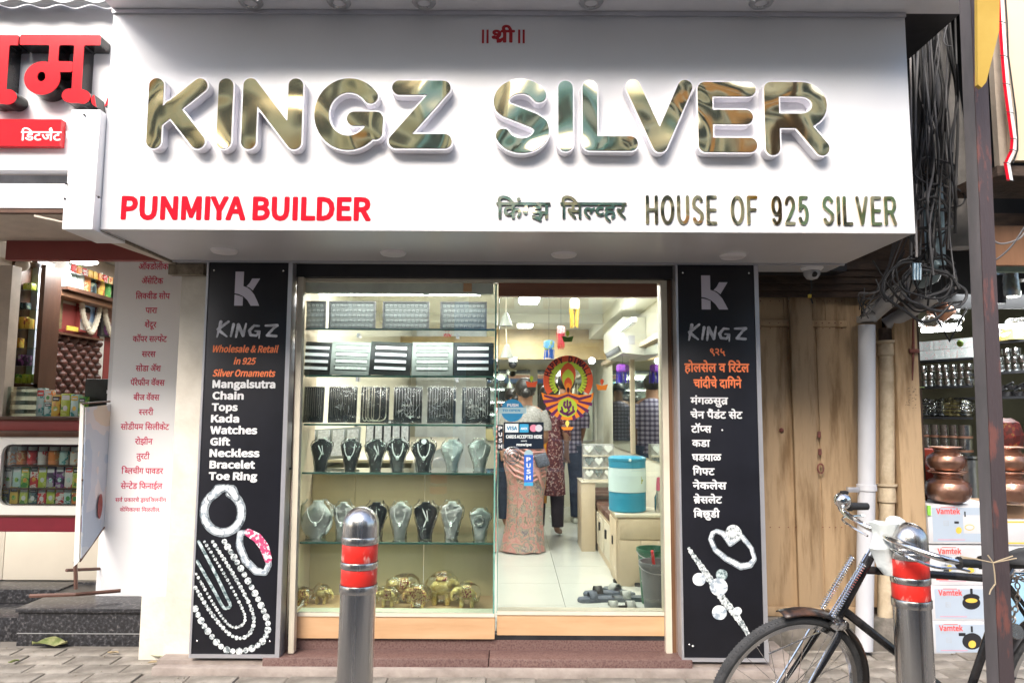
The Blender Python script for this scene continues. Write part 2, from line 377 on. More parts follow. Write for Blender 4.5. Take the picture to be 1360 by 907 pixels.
creamwood=mat('cream_laminate',(.62,.50,.36),.5,c2=(.70,.58,.42),scale=3,stretch=(1,1,.3),bump=.05)
orangewood=mat('peach_plywood',(.58,.34,.17),.5,c2=(.66,.42,.24),scale=4,stretch=(.4,1,3),bump=.06)
brownwood=mat('brown_wood',(.16,.075,.035),.5,c2=(.24,.12,.06),scale=8,stretch=(1,1,.15),bump=.15)
pinkwood=mat('dusty_brown_wood',(.26,.19,.16),.75,c2=(.38,.30,.26),scale=9,stretch=(1.5,1,.2),bump=.3)
paleframe=mat('ivory_frame',(.68,.62,.50),.45,var=.08,scale=6,bump=.06)
steel=mat('brushed_steel',(.60,.585,.57),.17,metal=1,var=.16,scale=6,stretch=(6,6,.15),bump=.04,rough2=.34,bscale=14)
darksteel=mat('dark_steel',(.05,.05,.055),.38,metal=.6,var=.3,scale=8,bump=.1)
chrome=mat('chrome',(.80,.79,.78),.13,metal=1,var=.1,scale=14,bump=.03)
blackrub=mat('black_rubber',(.02,.02,.021),.62,var=.3,scale=14,bump=.2)
blackenam=mat('black_enamel',(.012,.012,.014),.25,c2=(.07,.06,.055),scale=9,thr=(.45,.9),bump=.06)
redtape=mat('red_reflective_tape',(.80,.035,.025),.3,c2=(.90,.42,.36),scale=26,stretch=(1,1,.5),thr=(.60,.70),bump=.1,coat=.2)
gold=None
def goldmat():
    m=bpy.data.materials.new('gold_mirror'); m.use_nodes=True; n=m.node_tree.nodes; l=m.node_tree.links; p=n['Principled BSDF']
    p.inputs['Base Color'].default_value=(1.0,.82,.47,1); p.inputs['Metallic'].default_value=1; p.inputs['Roughness'].default_value=.075
    tc=n.new('ShaderNodeTexCoord'); nz=n.new('ShaderNodeTexNoise'); nz.inputs['Scale'].default_value=1.6; nz.inputs['Detail'].default_value=1.4; nz.inputs['Distortion'].default_value=.9
    l.new(tc.outputs['Object'],nz.inputs['Vector']); bp=n.new('ShaderNodeBump'); bp.inputs['Strength'].default_value=1; bp.inputs['Distance'].default_value=.05; l.new(nz.outputs[0],bp.inputs['Height']); l.new(bp.outputs[0],p.inputs['Normal']); return m
gold=goldmat()
redv=mat('red_vinyl',(.52,.004,.018),.6,var=.05,bump=0,spec=.08)
whitev=mat('white_vinyl',(.72,.72,.73),.5,var=.02,bump=0)
orangev=mat('orange_vinyl',(.85,.22,.08),.5,var=.04,bump=0)
darkred=mat('dark_red_paint',(.45,.012,.02),.4,var=.05,bump=0)
# ================================================================ GROUND
pav=MB().b2(-14,14,-3.2,5,-.2,0).obj('pavement',mat('pavement_concrete',(.14,.125,.105),.9,c2=(.22,.2,.175),scale=2,bump=.5,bscale=30)); struct(pav)
road=MB().b2(-40,40,-9.0,-3.2,-.3,-.14).obj('road',mat('asphalt',(.045,.045,.047),.85,var=.25,scale=3,bump=.6,bscale=60)); struct(road)
far_pav=MB().b2(-40,40,-40,-9.0,-.3,-.02).obj('far_ground',MATS['pavement_concrete']); struct(far_pav)
land=MB().b2(-120,120,-160,160,-.9,-.4).obj('ground',mat('dusty_ground',(.2,.17,.14),.9,bump=.2)); struct(land)
pm=[]
for k in range(5):
    b=MB(); wd=.262-.004*(k%2); b.box((0,0,0),(wd,.128,.04),bev=.004); b.noise(.0022,9,k); pm.append(b.mesh('paver',paver_m))
for r in range(9):
    y=-.74+.137*r; off=(.13 if r%2 else 0)+.02*rnd.random()
    for c in range(-14,14):
        x=c*.268+off
        if abs(x)>3.3 or (y>.0 and -2.1<x<1.5) or (y>.28 and x<-1.9) or (y<-.3 and abs(x)>3.0): continue
        if y+.064>-.125 and -1.95<x<1.6: continue
        place(pm[rnd.randrange(5)],'paver',pav,(x+rnd.uniform(-.003,.003),y+rnd.uniform(-.002,.002),-.012+rnd.uniform(-.0035,.0035)),(rnd.uniform(-.008,.008),rnd.uniform(-.008,.008),rnd.uniform(-.01,.01)))
# ================================================================ THE JEWELLERY SHOP BUILDING
shop=thing('shop_building','cream walled jewellery shop room behind the glass front','shop building',(0,2.5,.17))
wallm=mat('cream_wall',(.72,.70,.58),.5,var=.04,scale=2,bump=.05)
ceilm=mat('ceiling_white',(.74,.73,.62),.6,var=.03,scale=2,bump=.03)
def sb(n,m,*a): return MB().b2(*a).obj(n,m,shop)
FLZ=.17
# floor tiles
tm=mat('vitrified_tile',(.62,.64,.60),.12,var=.04,scale=2,bump=.01)
sb('floor_slab',mat('grout',(.3,.3,.27),.8,bump=0),-1.5,1.25,.06,6,.0,FLZ-.012)
t1=MB().box((0,0,0),(.597,.597,.012)).mesh('floor_tile',tm)
for i in range(4):
    for j in range(10): place(t1,'floor_tile',shop,(-1.14+.6*i,.38+.6*j-2.5,FLZ-.006-.17))
sb('wall',wallm,-1.5,-1.38,.06,6,FLZ,2.5)
sb('wall',wallm,1.16,1.3,.02,6,FLZ,2.5)
sb('wall',wallm,-1.5,1.3,5.6,5.75,FLZ,2.5)
sb('ceiling',ceilm,-1.5,1.3,.03,5.75,2.45,2.55)
sb('bulkhead',mat('tan_bulkhead',(.55,.42,.22),.5,bump=.02),-1.38,1.16,4.6,4.75,2.08,2.45)
sb('bulkhead',ceilm,-1.38,1.16,3.2,3.3,2.36,2.45)
sb('cornice',ceilm,.95,1.16,.1,4.6,2.33,2.45)
# ---- facade pieces
sb('beam',blackbeam,at(380,350,-.02).x,at(897,350,-.02).x,-.05,.12,2.225,2.33)
p=at(385,865,-.02); 
sb('pillar',pinkwood,at(362,600,0).x,at(388,600,0).x,.0,.14,.06,2.3)
b=MB(); b.tube([at(380,x,-.06) for x in (617,621)],.012); b.torus(at(382,622,-.04),.022,.006,Matrix.Rotation(R(90),4,'X'),16,6); b.obj('latch',darksteel,shop)
sb('pillar',plaster,at(232,600,.02).x,at(280,600,.02).x,.0,.3,-.0,2.33)
sb('pillar',plaster,at(190,800,.12).x,at(224,800,.12).x,.1,.3,-.0,.36)
sb('pillar',pinkwood,at(890,600,0).x,at(903,600,0).x,.0,.14,.06,2.3)
sb('pillar',plaster,at(905,600,.0).x,at(1004,600,.0).x,.02,.5,.0,2.33)
sb('wall_above',blackbeam,-1.96,2.05,.12,.3,2.31,4.4)
# leaning ivory strip and frames
b=MB(); b.box((0,0,0),(.032,.05,2.12),bev=.002); o=b.obj('door_strip',paleframe,shop); c=(at(401,372,-.05)+at(388,862,-.05))/2; o.location=c; o.rotation_euler=(0,math.atan2(at(401,372,-.05).x-at(388,862,-.05).x,2.1),0); o.parent=None; o.parent=shop; o.matrix_parent_inverse=wm(shop).inverted()
for a,bx,m,yy in ((881,889,paleframe,-.02),(889,894,brownwood,-.01)):
    sb('door_frame',m,at(a,600,yy).x,at(bx,600,yy).x,yy,.09,.06,2.22)
sb('head_frame',paleframe,at(400,375,-.01).x,at(882,375,-.01).x,-.01,.06,2.205,2.224)
sb('head_frame',mat('greenish_frame',(.55,.60,.52),.4,bump=.02),at(402,375,.0).x,at(655,375,.0).x,.0,.05,2.14,2.2)
sb('door_header',mat('red_brown_wood',(.20,.085,.045),.5,c2=(.27,.12,.07),scale=6,stretch=(.3,1,2)),at(662,385,.0).x,at(873,385,.0).x,.0,.05,at(700,393,0).z,at(700,376,0).z)
p=at(621,383,-.005); sb('clip',orangewood,p.x-.025,p.x+.025,-.008,.02,p.z-.02,p.z+.03)
for px in (564,637): p=at(px,386,.0); sb('clip',alu,p.x-.018,p.x+.018,.06,.1,p.z-.012,p.z+.012)
# base panels under glass
for x0,x1,yy in ((393,657,0),(660,882,.015)):
    p=at(x0,847 if x0<500 else 843,yy); q=at(x1,819 if x0<500 else 817,yy)
    sb('base_panel',orangewood,p.x,q.x,yy,.14,p.z,q.z); sb('base_rail',paleframe,p.x,q.x,yy-.006,.1,q.z,q.z+.02)
sb('door_track',darksteel,-1.27,.9,.02,.1,.15,.176)
# red granite threshold (riser and tread)
st=MB(); 
for x0,x1 in ((-1.36,-.12),(-.116,1.0)): st.box(((x0+x1)/2,-.045,.047),(x1-x0,.17,.094),bev=.006)
st.obj('threshold_stone',redgranite,shop); MB().b2(-1.36,1.0,.02,.2,.0,.15).obj('threshold_stone',redgranite,shop)
b=MB(); b.b2(-1.95,1.6,-.16,-.1,-.02,.05,.004); b.obj('threshold_edge',mat('cement_edge',(.3,.25,.22),.9,c2=(.42,.36,.32),scale=8,bump=.5),shop)
# dull cement ramp beneath the boards
MB().b2(-1.95,-1.36,-.1,.2,0,.07).obj('threshold_edge',MATS['cement_edge'],shop); MB().b2(1.0,1.6,-.1,.4,0,.065).obj('threshold_edge',MATS['cement_edge'],shop)
# ---- interior right wall mirror
mir=bpy.data.materials.new('mirror'); mir.use_nodes=True; q=mir.node_tree.nodes['Principled BSDF']; q.inputs['Metallic'].default_value=1; q.inputs['Roughness'].default_value=.03; q.inputs['Base Color'].default_value=(.72,.78,.74,1)
for y0,y1 in ((1.2,2.55),(2.6,3.9)): MB().b2(1.14,1.158,y0,y1,1.06,1.98).obj('wall_mirror',mir,shop)
MB().b2(.35,1.1,5.55,5.59,1.05,2.0).obj('wall_mirror',mir,shop); MB().b2(-.9,.25,5.55,5.59,1.05,2.0).obj('wall_mirror',mir,shop)
MB().b2(-1.3,-.35,5.5,5.6,.2,2.05).obj('door',mat('pale_door',(.66,.70,.70),.4,bump=.02),shop)
b=MB(); b.b2(-1.379,-1.34,.5,5.5,1.0,1.03); b.b2(1.1,1.16,1.0,4.6,2.0,2.04); b.b2(1.12,1.16,2.55,2.6,1.05,2.0); b.obj('trim',creamwood,shop)
# ---------------- interior counters on the left side
cn=thing('display_counter','cream jewellery counter along the left wall inside the shop','counter',(-.9,3,FLZ))
MB().b2(-1.37,-.72,.9,5.2,FLZ,.8,.004).obj('cabinet',creamwood,cn); MB().b2(-1.37,-.7,.88,5.2,.8,1.08).obj('glass_top',glassmat('counter_glass',(.8,.9,.85),1.3),cn)
MB().b2(-1.37,-.69,.87,5.22,1.08,1.10).obj('counter_top',paleframe,cn)
# lamps: two strip lights and square panels set in the shop ceiling
lampm=mat('lamp_white',(1,.98,.93),.5,var=0,bump=0,emit=9)
def areal(name,loc,sx,sy,pw,rot=(0,0,0),col=(1,.98,.94)):
    l=bpy.data.lights.new(name,'AREA'); l.shape='RECTANGLE'; l.size=sx; l.size_y=sy; l.energy=pw; l.color=col; o=bpy.data.objects.new(name,l); COL.objects.link(o); o.location=loc; o.rotation_euler=rot; return o
k=0
for x,y,wd,dp,lb in ((-.55,1.0,1.0,.14,'wide white ceiling light panel just inside the showcase'),(.15,2.0,.16,.6,'first white ceiling light panel above the shop aisle'),(.15,3.9,.16,.6,'farther white ceiling light panel above the shop aisle'),(.55,.75,.5,.12,'small ceiling light panel just inside the glass door')):
    c=thing('ceiling_light',lb,'ceiling light',(x,y,2.45),group='ceiling lights in the jewellery shop')
    MB().b2(x-wd/2-.02,x+wd/2+.02,y-dp/2-.02,y+dp/2+.02,2.43,2.449).obj('housing',white_panel,c)
    MB().b2(x-wd/2,x+wd/2,y-dp/2,y+dp/2,2.418,2.43).obj('diffuser',lampm,c); areal('lamp_light',(x,y,2.41),wd,dp,(11,10,10,6)[k]); k+=1
# tube light on right cornice
c=thing('tube_light','bright tube light beside the air conditioner','tube light',(.9,1.5,2.2)); MB().b2(.92,.96,1.25,2.0,2.13,2.17).obj('fitting',white_panel,c); b=MB(); b.tube([(.9,1.27,2.14),(.9,1.98,2.14)],.014); b.obj('tube',mat('tube_glow',(1,1,1),.5,var=0,bump=0,emit=14),c)
# ================================================================ SIGN BOX
sign=thing('shop_sign','long white sign box with big gold KINGZ SILVER letters over the shop front','shop sign',(0,-.5,2.3))
X0,X1,Z0,Z1,SY=-1.97,1.925,2.3,3.4,-.85
b=MB(); b.b2(X0,X1,SY,SY+.02,Z0,Z1,.002); b.obj('front_panel',white_panel,sign)
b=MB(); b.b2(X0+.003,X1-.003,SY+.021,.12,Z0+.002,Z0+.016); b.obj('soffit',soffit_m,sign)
MB().b2(X0-.002,X0+.015,SY+.021,-.02,Z0+.02,Z1).obj('side_panel',white_panel,sign); MB().b2(X1-.015,X1+.002,SY+.021,-.02,Z0+.02,Z1).obj('side_panel',white_panel,sign)
b=MB(); b.b2(X0,X1,SY-.012,SY,Z1-.02,Z1); b.obj('top_trim',alu,sign)
for z in (2.3035,): MB().b2(X0+.01,X1-.01,-.14,-.125,z-.012,z-.0035).obj('soffit_joint',alu,sign)
for px,py in ((298,333),(522,336),(749,338),(973,340)):
    p=onz(px,py,Z0); b=MB(); b.lathe([(.0,-.012),(.062,-.012),(.07,-.004),(.072,.003)],(p.x,p.y,Z0),28); b.obj('downlight',mat('downlight_white',(.78,.76,.78),.35,var=.02,bump=0),sign)
# big letters
bigs=[('K',194,276,105,197),('I',289,308.5,105,197.5),('N',320,403,105,198),('G',416,510,105,199),('Z',516,601,108,197),('S',653,730,106,203),('I',740,762,108,201),('L',774,846,108,200),('V',832,919,107,202),('E',928,1003,110,202),('R',1017,1098,110,206)]
LD=.055; YF=SY-.001-LD; wrim=mat('white_acrylic',(.80,.79,.85),.3,var=.01,bump=0)
for ch,a,b_,t,u in bigs:
    p=at(a,u,YF); q=at(b_,t,YF); r=.0345
    if ch in 'G': r=.034
    S=strokes(ch,p.x,q.x,p.z,q.z,r); f=sd_lines(S,r); e=.014; h=.006
    body=sobj(contour(lambda X,Y:f(X,Y)-.0075,p.x-e,q.x+e,p.z-e,q.z+e,h),LD,SY-.001,'letter',wrim,sign)
    fc=sobj(contour(f,p.x-e,q.x+e,p.z-e,q.z+e,h),.003,YF-.0005,'letter_face',gold,body)
# small gold letters
def smallrow(txt,px0,px1,py0,py1,m,ext=.012,r=.0078,Y=SY-.001,gap=.3,par=sign,wd=None):
    W={'I':.22,' ':.55,'E':.72,'F':.72,'L':.68,'S':.8,'9':.72,'2':.72,'5':.72,'V':.85,'R':.82,'H':.82,'U':.82,'O':.92,'D':.82}
    tot=sum(W.get(c,.8)+gap*.6 for c in txt)-gap*.6
    p=at(px0,py1,Y-ext); q=at(px1,py0,Y-ext); u=(q.x-p.x)/tot; x=p.x
    for c in txt:
        wv=W.get(c,.8)*u
        if c!=' ':
            S=strokes(c,x,x+wv,p.z,q.z,r); f=sd_lines(S,r); sobj(contour(f,x-.01,x+wv+.01,p.z-.01,q.z+.01,.004),ext,Y,'letter',m,par)
        x+=wv+gap*.6*u
smallrow('HOUSE OF 925 SILVER',858,1190,261,298,gold,.006)
dev('किंग~झ',659,731,268,291,SY-.001,gold,sign,off=.018,ext=.008,name='letters')
dev('सिल~व~हर',744,832,268,291,SY-.001,gold,sign,off=.018,ext=.008,name='letters')
lat('PUNMIYA BUILDER',160,493,262,292,SY-.001,redv,sign,off=.045,ext=.001)
dev('श^ी',653,684,39,57,SY-.001,darkred,sign,off=.03,ext=.001)
for px in (640,646,688,694): p=at(px,58,SY-.001); q=at(px+3,40,SY-.001); MB().b2(p.x,q.x,SY-.002,SY-.001,p.z,q.z).obj('lettering',darkred,sign)
# ================================================================ CANOPY ABOVE SIGN
cp=thing('canopy','grey panelled canopy with downlights projecting above the big sign','canopy',(0,-1,3.4))
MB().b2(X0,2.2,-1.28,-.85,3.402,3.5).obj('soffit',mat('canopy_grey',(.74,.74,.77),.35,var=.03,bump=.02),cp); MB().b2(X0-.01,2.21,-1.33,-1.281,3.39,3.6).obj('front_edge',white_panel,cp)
MB().b2(X0,2.2,-.849,.2,3.405,3.5).obj('top',blackbeam,cp)
for px in (333,450,563,785,1011):
    p=onz(px,3,3.4); b=MB(); b.lathe([(.03,.0),(.033,-.012),(.05,-.012),(.058,-.004),(.06,.004)],(p.x,p.y,3.4),24); dl=b.obj('downlight',chrome,cp)
    b=MB(); b.lathe([(0,-.004),(.03,-.004)],(p.x,p.y,3.4),20); b.obj('bulb',mat('bulb_glass',(.75,.75,.78),.2,var=0,bump=0),dl)
# ================================================================ BLACK BOARDS
def board(px0,px1,pyt,pyb,label):
    Y=-.12; p=at(px0,pyb,Y); q=at(px1,pyt,Y); xa=(at(px0,pyb,Y).x+at(px0+(22 if px0<500 else -11),pyt,Y).x)/2
    bd=thing('advertising_board',label,'signboard',((p.x+q.x)/2,Y,p.z)); return bd
KL=[[(0,0),(.34,0),(.34,.30),(.16,.34),(0,.345)],]
def klogo(px0,px1,py0,py1,Y,m,par):
    p=at(px0,py1,Y); q=at(px1,py0,Y); W=q.x-p.x; H=q.z-p.z
    def P(L_): return [(p.x+x*W,p.z+z*H) for x,z in L_]
    foot=[(0,0),(.34,0),(.34,.25)]+[(.17,.30),(0,.325)]
    body=[(0,.36)]+[(.16,.34),(.36,.27),(.52,.16),(.66,0),(1,0),(.9,.16),(.78,.33),(.62,.47),(.5,.53),(.34,.575),(.34,1),(0,1)]
    arm=[(.46,.565),(.58,.53),(.72,.45),(1,.80),(.68,.80),(.58,.66)]
    b=MB()
    for pl in (foot,body,arm): b.prism(P(pl),Y-.0008,Y)
    b.obj('logo',m,par,smooth=0)
lil=mat('lilac_grey_vinyl',(.56,.53,.62),.5,var=.02,bump=0)
silv=mat('silver_brush_vinyl',(.30,.30,.34),.5,c2=(.72,.72,.76),scale=16,thr=(.3,.65),bump=0)
def brush(px0,px1,py0,py1,Y,par,gw=None):
    p=at(px0,py1,Y); q=at(px1,py0,Y); W=q.x-p.x; H=q.z-p.z
    G=[[(.05,.02,.5),(.10,.95,1)],[(.22,.98,.7),(.06,.5,.9)],[(.07,.45,1),(.20,.06,.5)],
       [(.265,.08,.6),(.30,.8,.9)],[(.345,.03,.6),(.375,.78,1),(.455,.12,.9),(.495,.85,.5)],
       [(.70,.72,.5),(.62,.74,.7),(.55,.42,.9),(.57,.16,.8),(.66,.12,.7),(.71,.38,.6),(.64,.40,.5)],[(.71,.38,.6),(.705,-.04,.35)],
       [(.80,.74,.6),(.98,.76,.9),(.93,.6,.7),(.83,.14,.8),(.97,.10,.8)]]
    lines=[[(p.x+a*W,p.z+c*H,H*.105*r) for a,c,r in ln] for ln in G]
    rr=random.Random(3); f0=sd_lines(lines,.01)
    f=lambda X,Y:f0(X,Y)+.0012*np.sin(X*900+Y*300)*np.sin(Y*700)
    sobj(contour(f,p.x-.02,q.x+.02,p.z-.02,q.z+.02,.0022),.0008,Y,'lettering',silv,par)
YB=-.12
def mkboard(label,pxs,txtfn):
    (tlx,trx,blx,brx,pt,pb)=pxs
    x0=(at(tlx,pt,YB).x+at(blx,pb,YB).x)/2; x1=(at(trx,pt,YB).x+at(brx,pb,YB).x)/2; z0=at(blx,pb,YB).z; z1=2.296
    bd=thing('advertising_board',label,'signboard',((x0+x1)/2,YB,z0),group='tall charcoal boards beside the shop front')
    MB().b2(x0,x1,YB,YB+.012,z0,z1,.001).obj('panel',black_board,bd)
    b=MB(); t=.012
    b.b2(x0-t,x0,YB-.004,YB+.09,z0-.02,z1); b.b2(x1,x1+t+.012,YB-.004,YB+.09,z0-.02,z1); b.b2(x0,x1,YB-.004,YB+.09,z0-.02,z0); b.obj('frame',alu,bd)
    for x in (x0+.03,x1-.03):
        for z in (z1-.05,z0+.07): b=MB(); b.sphere((x,YB-.001,z),.006,10); b.obj('screw',chrome,bd)
    txtfn(bd); return bd
YT=YB-.001
def tl(bd):
    klogo(311,346,361,406,YT,lil,bd); brush(284,370,427,448,YT,bd)
    for s,a,b_,t,u in (('Wholesale & Retail',281,369,459,468),('in 925',310,339,475,484),('Silver Ornaments',282,365,491,500)): lat(s,a,b_,t,u,YT,orangev,bd,off=.04,shear=.2)
    y=505
    for s,a,b_ in (('Mangalsutra',282,366),('Chain',282,324),('Tops',281,316),('Kada',280,318),('Watches',279,342),('Gift',279,306),('Neckless',278,345),('Bracelet',278,339),('Toe Ring',277,342)):
        lat(s,a,b_,y,y+10.2,YT,whitev,bd,off=.05); y+=15.25
def tr(bd):
    klogo(932,966,366,411,YT,lil,bd); brush(911,992,431,452,YT,bd)
    dev('९२५',943,963,462,472,YT,orangev,bd,off=.03)
    dev('होलसेल व रिटेल',909,995,482,494,YT,orangev,bd,off=.028); dev('चांदीचे दागिने',921,985,503,515,YT,orangev,bd,off=.028)
    y=527
    for s,a,b_ in (('मंगळसुत^र',917,967),('चेन पैंडंट सेट',917,986),('टॉप~स',918,945),('कडा',919,943),('घड~याळ',919,958),('गिफ~ट',920,949),('नेकलेस',920,965),('ब^ेसलेट',921,959),('बिछुडी',921,956)):
        s=s.replace('त^र','त^'); dev(s,a,b_,y,y+10,YT,whitev,bd,off=.028); y+=18.75
BL=mkboard('left charcoal board with English list ending in Toe Ring and printed chains','0',tl) if 0 else mkboard('left charcoal board with English list ending in Toe Ring and printed chains',(277,383,255,366,350,868),tl)
BR=mkboard('right charcoal board with Marathi list and printed diamond ring',(900,1002,908,1014,352,873),tr)
# printed jewellery on boards (flat print, built as thin relief)
pr=mat('printed_silver',(.16,.20,.21),.4,c2=(.80,.84,.84),scale=70,thr=(.40,.56),bump=0)
prk=mat('printed_dark_silver',(.09,.11,.13),.5,c2=(.30,.34,.37),scale=45,thr=(.4,.55),bump=0)
pr2=mat('printed_white_silver',(.36,.43,.50),.4,c2=(.85,.88,.90),scale=30,thr=(.40,.54),bump=0)
prg=mat('printed_teal_silver',(.10,.16,.17),.4,c2=(.62,.72,.72),scale=60,thr=(.4,.6),bump=0)
prp=mat('printed_pink',(.65,.07,.2),.4,c2=(.93,.88,.9),scale=50,thr=(.5,.56),bump=0)
LAY=[0]
def print_lines(lines,rpx,m,par,name='printed_jewel',h=.0025,hole=None):
    LAY[0]+=1; Y=YT-.0004*(LAY[0]%12); ln=[[(at(x[0],x[1],Y).x,at(x[0],x[1],Y).z)+((L(x[2],Y),) if len(x)>2 else ()) for x in l_] for l_ in lines]
    xs=[p[0] for l_ in ln for p in l_]; zs=[p[1] for l_ in ln for p in l_]; r=L(rpx,Y); e=r*1.6+.01
    return sobj(contour(sd_lines(ln,r),min(xs)-e,max(xs)+e,min(zs)-e,max(zs)+e,h),.0008,Y,name,m,par)
def dots(pts,rs,m,par,name='printed_chain'):
    b=MB(); k_=0; LAY[0]+=1; D0=.0004*(LAY[0]%12)
    for (x,y),r in zip(pts,rs):
        p=at(x,y,YT-.0009); q=L(r,YT); b.loft([[(p.x+q*math.cos(a),yy,p.z+q*math.sin(a)) for a in [2*PI*k/8 for k in range(8)]] for yy in (YT-D0,YT-.0008-D0-.0003*(k_%2))]); k_+=1
    b.obj(name,m,par,smooth=0)
def bez(pts,n=40):
    "catmull-rom through pts"
    P=[np.array(p,float) for p in pts]; P=[2*P[0]-P[1]]+P+[2*P[-1]-P[-2]]; o=[]
    for i in range(1,len(P)-2):
        for k in range(n):
            t=k/n; o.append(tuple(.5*((2*P[i])+(-P[i-1]+P[i+1])*t+(2*P[i-1]-5*P[i]+4*P[i+1]-P[i+2])*t*t+(-P[i-1]+3*P[i]-3*P[i+1]+P[i+2])*t**3)))
    o.append(tuple(P[-2])); return o
def resamp(pts,step):
    o=[pts[0]]; d=0
    for a,b in zip(pts,pts[1:]):
        d+=math.dist(a,b)
        if d>=step: o.append(b); d=0
    return o
def duo(lines,r,m,par,k=.62):
    print_lines(lines,r,prk,par); print_lines([[((x[0]-.6,x[1]-.5)+((x[2]*k,) if len(x)>2 else ())) for x in l_] for l_ in lines],r*k,m,par)
# left board: bangle with two heads, pink bangle, chains
duo([arc(296,680,25,-27,112,428,30)],5.8,pr2,BL)
q=resamp(arc(296,680,25.5,-27.5,118,422,120),4.2); dots(q,[1.7]*len(q),whitev,BL,'printed_bead')
duo([[(280,661,5),(290,650,7),(297,648,5)],[(314,661,5),(308,651,7),(302,648,5)]],6,pr2,BL)
duo([[(319,708,4),(318,724,5),(326,744,5),(340,758,5),(352,760,4),(357,750,4)],[(319,708,4),(330,706,3),(345,718,3),(356,740,4),(357,750,4)]],5,pr2,BL)
print_lines([[(330,707,5),(342,714,6),(351,726,6),(356,742,5)]],5,prp,BL)
for pts,r,m in (([(264,719),(287,763),(300,790),(306,803),(302,807),(296,805),(285,785),(262,745)],1.9,prg),):
    print_lines([bez(pts,8)],r,m,BL,'printed_chain')
for pts,r,st_ in (([(272,719),(300,765),(323,810),(325,825),(316,832),(304,829),(288,808),(260,760)],2.2,4),([(283,719),(312,765),(335,810),(336,833),(324,846),(306,842),(282,815),(260,780)],2.9,5),([(298,719),(323,760),(345,800),(356,830),(347,853),(322,864),(296,860),(272,832),(259,808)],4.6,8)):
    q=resamp(bez(pts,30),st_); dots(q,[r*(1.0 if i%2 else .8) for i in range(len(q))],pr,BL)
# right board: ring and charm bracelet
duo([[(946,708,3),(944,716,3.5),(950,730,3.5),(965,742,4),(984,752,4.5),(996,750,4),(1002,742,3),(998,728,3),(985,712,3.5),(975,704,4)],[(946,708,3),(952,705,3),(960,708,3.5),(970,722,3.5),(984,712,3)]],4,pr2,BR)
print_lines([[(974,707),(975,708)]],10,pr,BR)
q=resamp(bez([(915,728),(921,738),(930,750),(940,765),(951,780),(960,795),(972,810),(985,828),(996,846)],20),4); dots(q,[2.2+2.6*math.sin(PI*min(1,max(0,i/len(q))))+.6*(i%2) for i in range(len(q))],pr,BR)
for (x,y),r in zip(((928,769),(958,763),(954,779),(955,813),(979,811)),(8,7,11,9,5)): print_lines([[(x,y),(x+1,y)]],r,pr2 if x!=958 else prg,BR)
p=at(920,855,YT); dots([(920,857),(959,571)],[1.3,1.2],whitev,BR,'screw_cap')
# ================================================================ SHOWCASE (left glass) AND GLASS DOOR
pane=glassmat('pane_glass',(.94,.97,.95),1.25,0,base=.012); shelfg=glassmat('shelf_glass',(.80,.93,.88),1.6,0,base=.05)
edge=mat('green_glass_edge',(.10,.30,.25),.25,c2=(.22,.46,.38),scale=7,bump=.02,spec=.8)
film=glassmat('clear_film',(.99,.99,.99),.9,.10,bump=.5,bscale=22,base=.0)
film2=glassmat('crinkled_film',(.985,.99,.99),1.1,.10,bump=.8,bscale=26,base=.005)
case=thing('showcase','tall glass showcase window with five glass shelves left of the door','showcase',(-.68,.2,.17))
gx0,gx1=at(398,600,0).x,at(657,600,0).x; gz0,gz1=at(520,815,0).z,at(520,377,0).z
MB().b2(gx0,gx1,.004,.012,gz0,gz1).obj('front_pane',pane,case)
b=MB(); b.b2(gx1-.004,gx1+.006,.0,.42,gz0,gz1); b.obj('side_pane',edge,case) if 0 else b.obj('side_pane',glassmat('side_glass',(.72,.88,.82),1.3,0,base=.03),case)
MB().b2(gx1-.003,gx1+.005,-.004,.0035,gz0,gz1).obj('pane_edge',edge,case)
SH=[]
for py in (437,499,563,627,719):
    z=at(520,py,.05).z; SH.append(z); MB().b2(gx0+.01,gx1-.006,.03,.36,z-.010,z).obj('shelf',shelfg,case); MB().b2(gx0+.01,gx1-.006,.024,.0295,z-.0105,z+.0005).obj('shelf_edge',edge,case)
shk=mat('olive_board',(.50,.41,.23),.5,c2=(.56,.47,.27),scale=2,stretch=(1,1,.2),bump=.03)
for x0,x1 in ((gx0-.09,-.99),(-.986,-.55),(-.546,gx1-.008)): MB().b2(x0,x1,.40,.415,gz0,SH[3]-.012).obj('back_board',shk,case)
MB().b2(gx0,gx1-.006,.014,.40,gz0-.02,gz0+.003).obj('base_board',orangewood,case)
b=MB(); b.b2(gx0-.06,gx0-.03,.05,.42,gz0,gz1); b.obj('side_wall',creamwood,case)
for z in (SH[0]-.0,SH[1],SH[2],SH[3]):
    for x in (gx0+.25,gx1-.25): MB().b2(x-.008,x+.008,.33,.398,z-.024,z-.0105).obj('bracket',alu,case)
MB().b2(gx0+.05,gx1-.1,.12,.16,2.150,2.165).obj('led_strip',MATS['lamp_white'],case); areal('showcase_fill_light',((gx0+gx1)/2,.03,2.13),1.0,.03,3.5,rot=(R(14),0,0)); areal('showcase_fill_light',((gx0+gx1)/2,.04,1.62),1.0,.02,.9,rot=(R(15),0,0)); areal('showcase_fill_light',((gx0+gx1)/2,.04,1.36),1.0,.02,.9,rot=(R(15),0,0)); areal('showcase_fill_light',((gx0+gx1)/2,.04,1.89),1.0,.02,1.2,rot=(R(15),0,0)); areal('showcase_fill_light',((gx0+gx1)/2,.05,1.06),1.0,.02,1.6,col=(1,.97,.9)); areal('showcase_fill_light',((gx0+gx1)/2,.05,.68),1.0,.02,1.6,col=(1,.97,.9))  # added fill lamps along the shelf fronts; only the LED strip has a fitting
def onshelf(k): return SH[k]+.0008
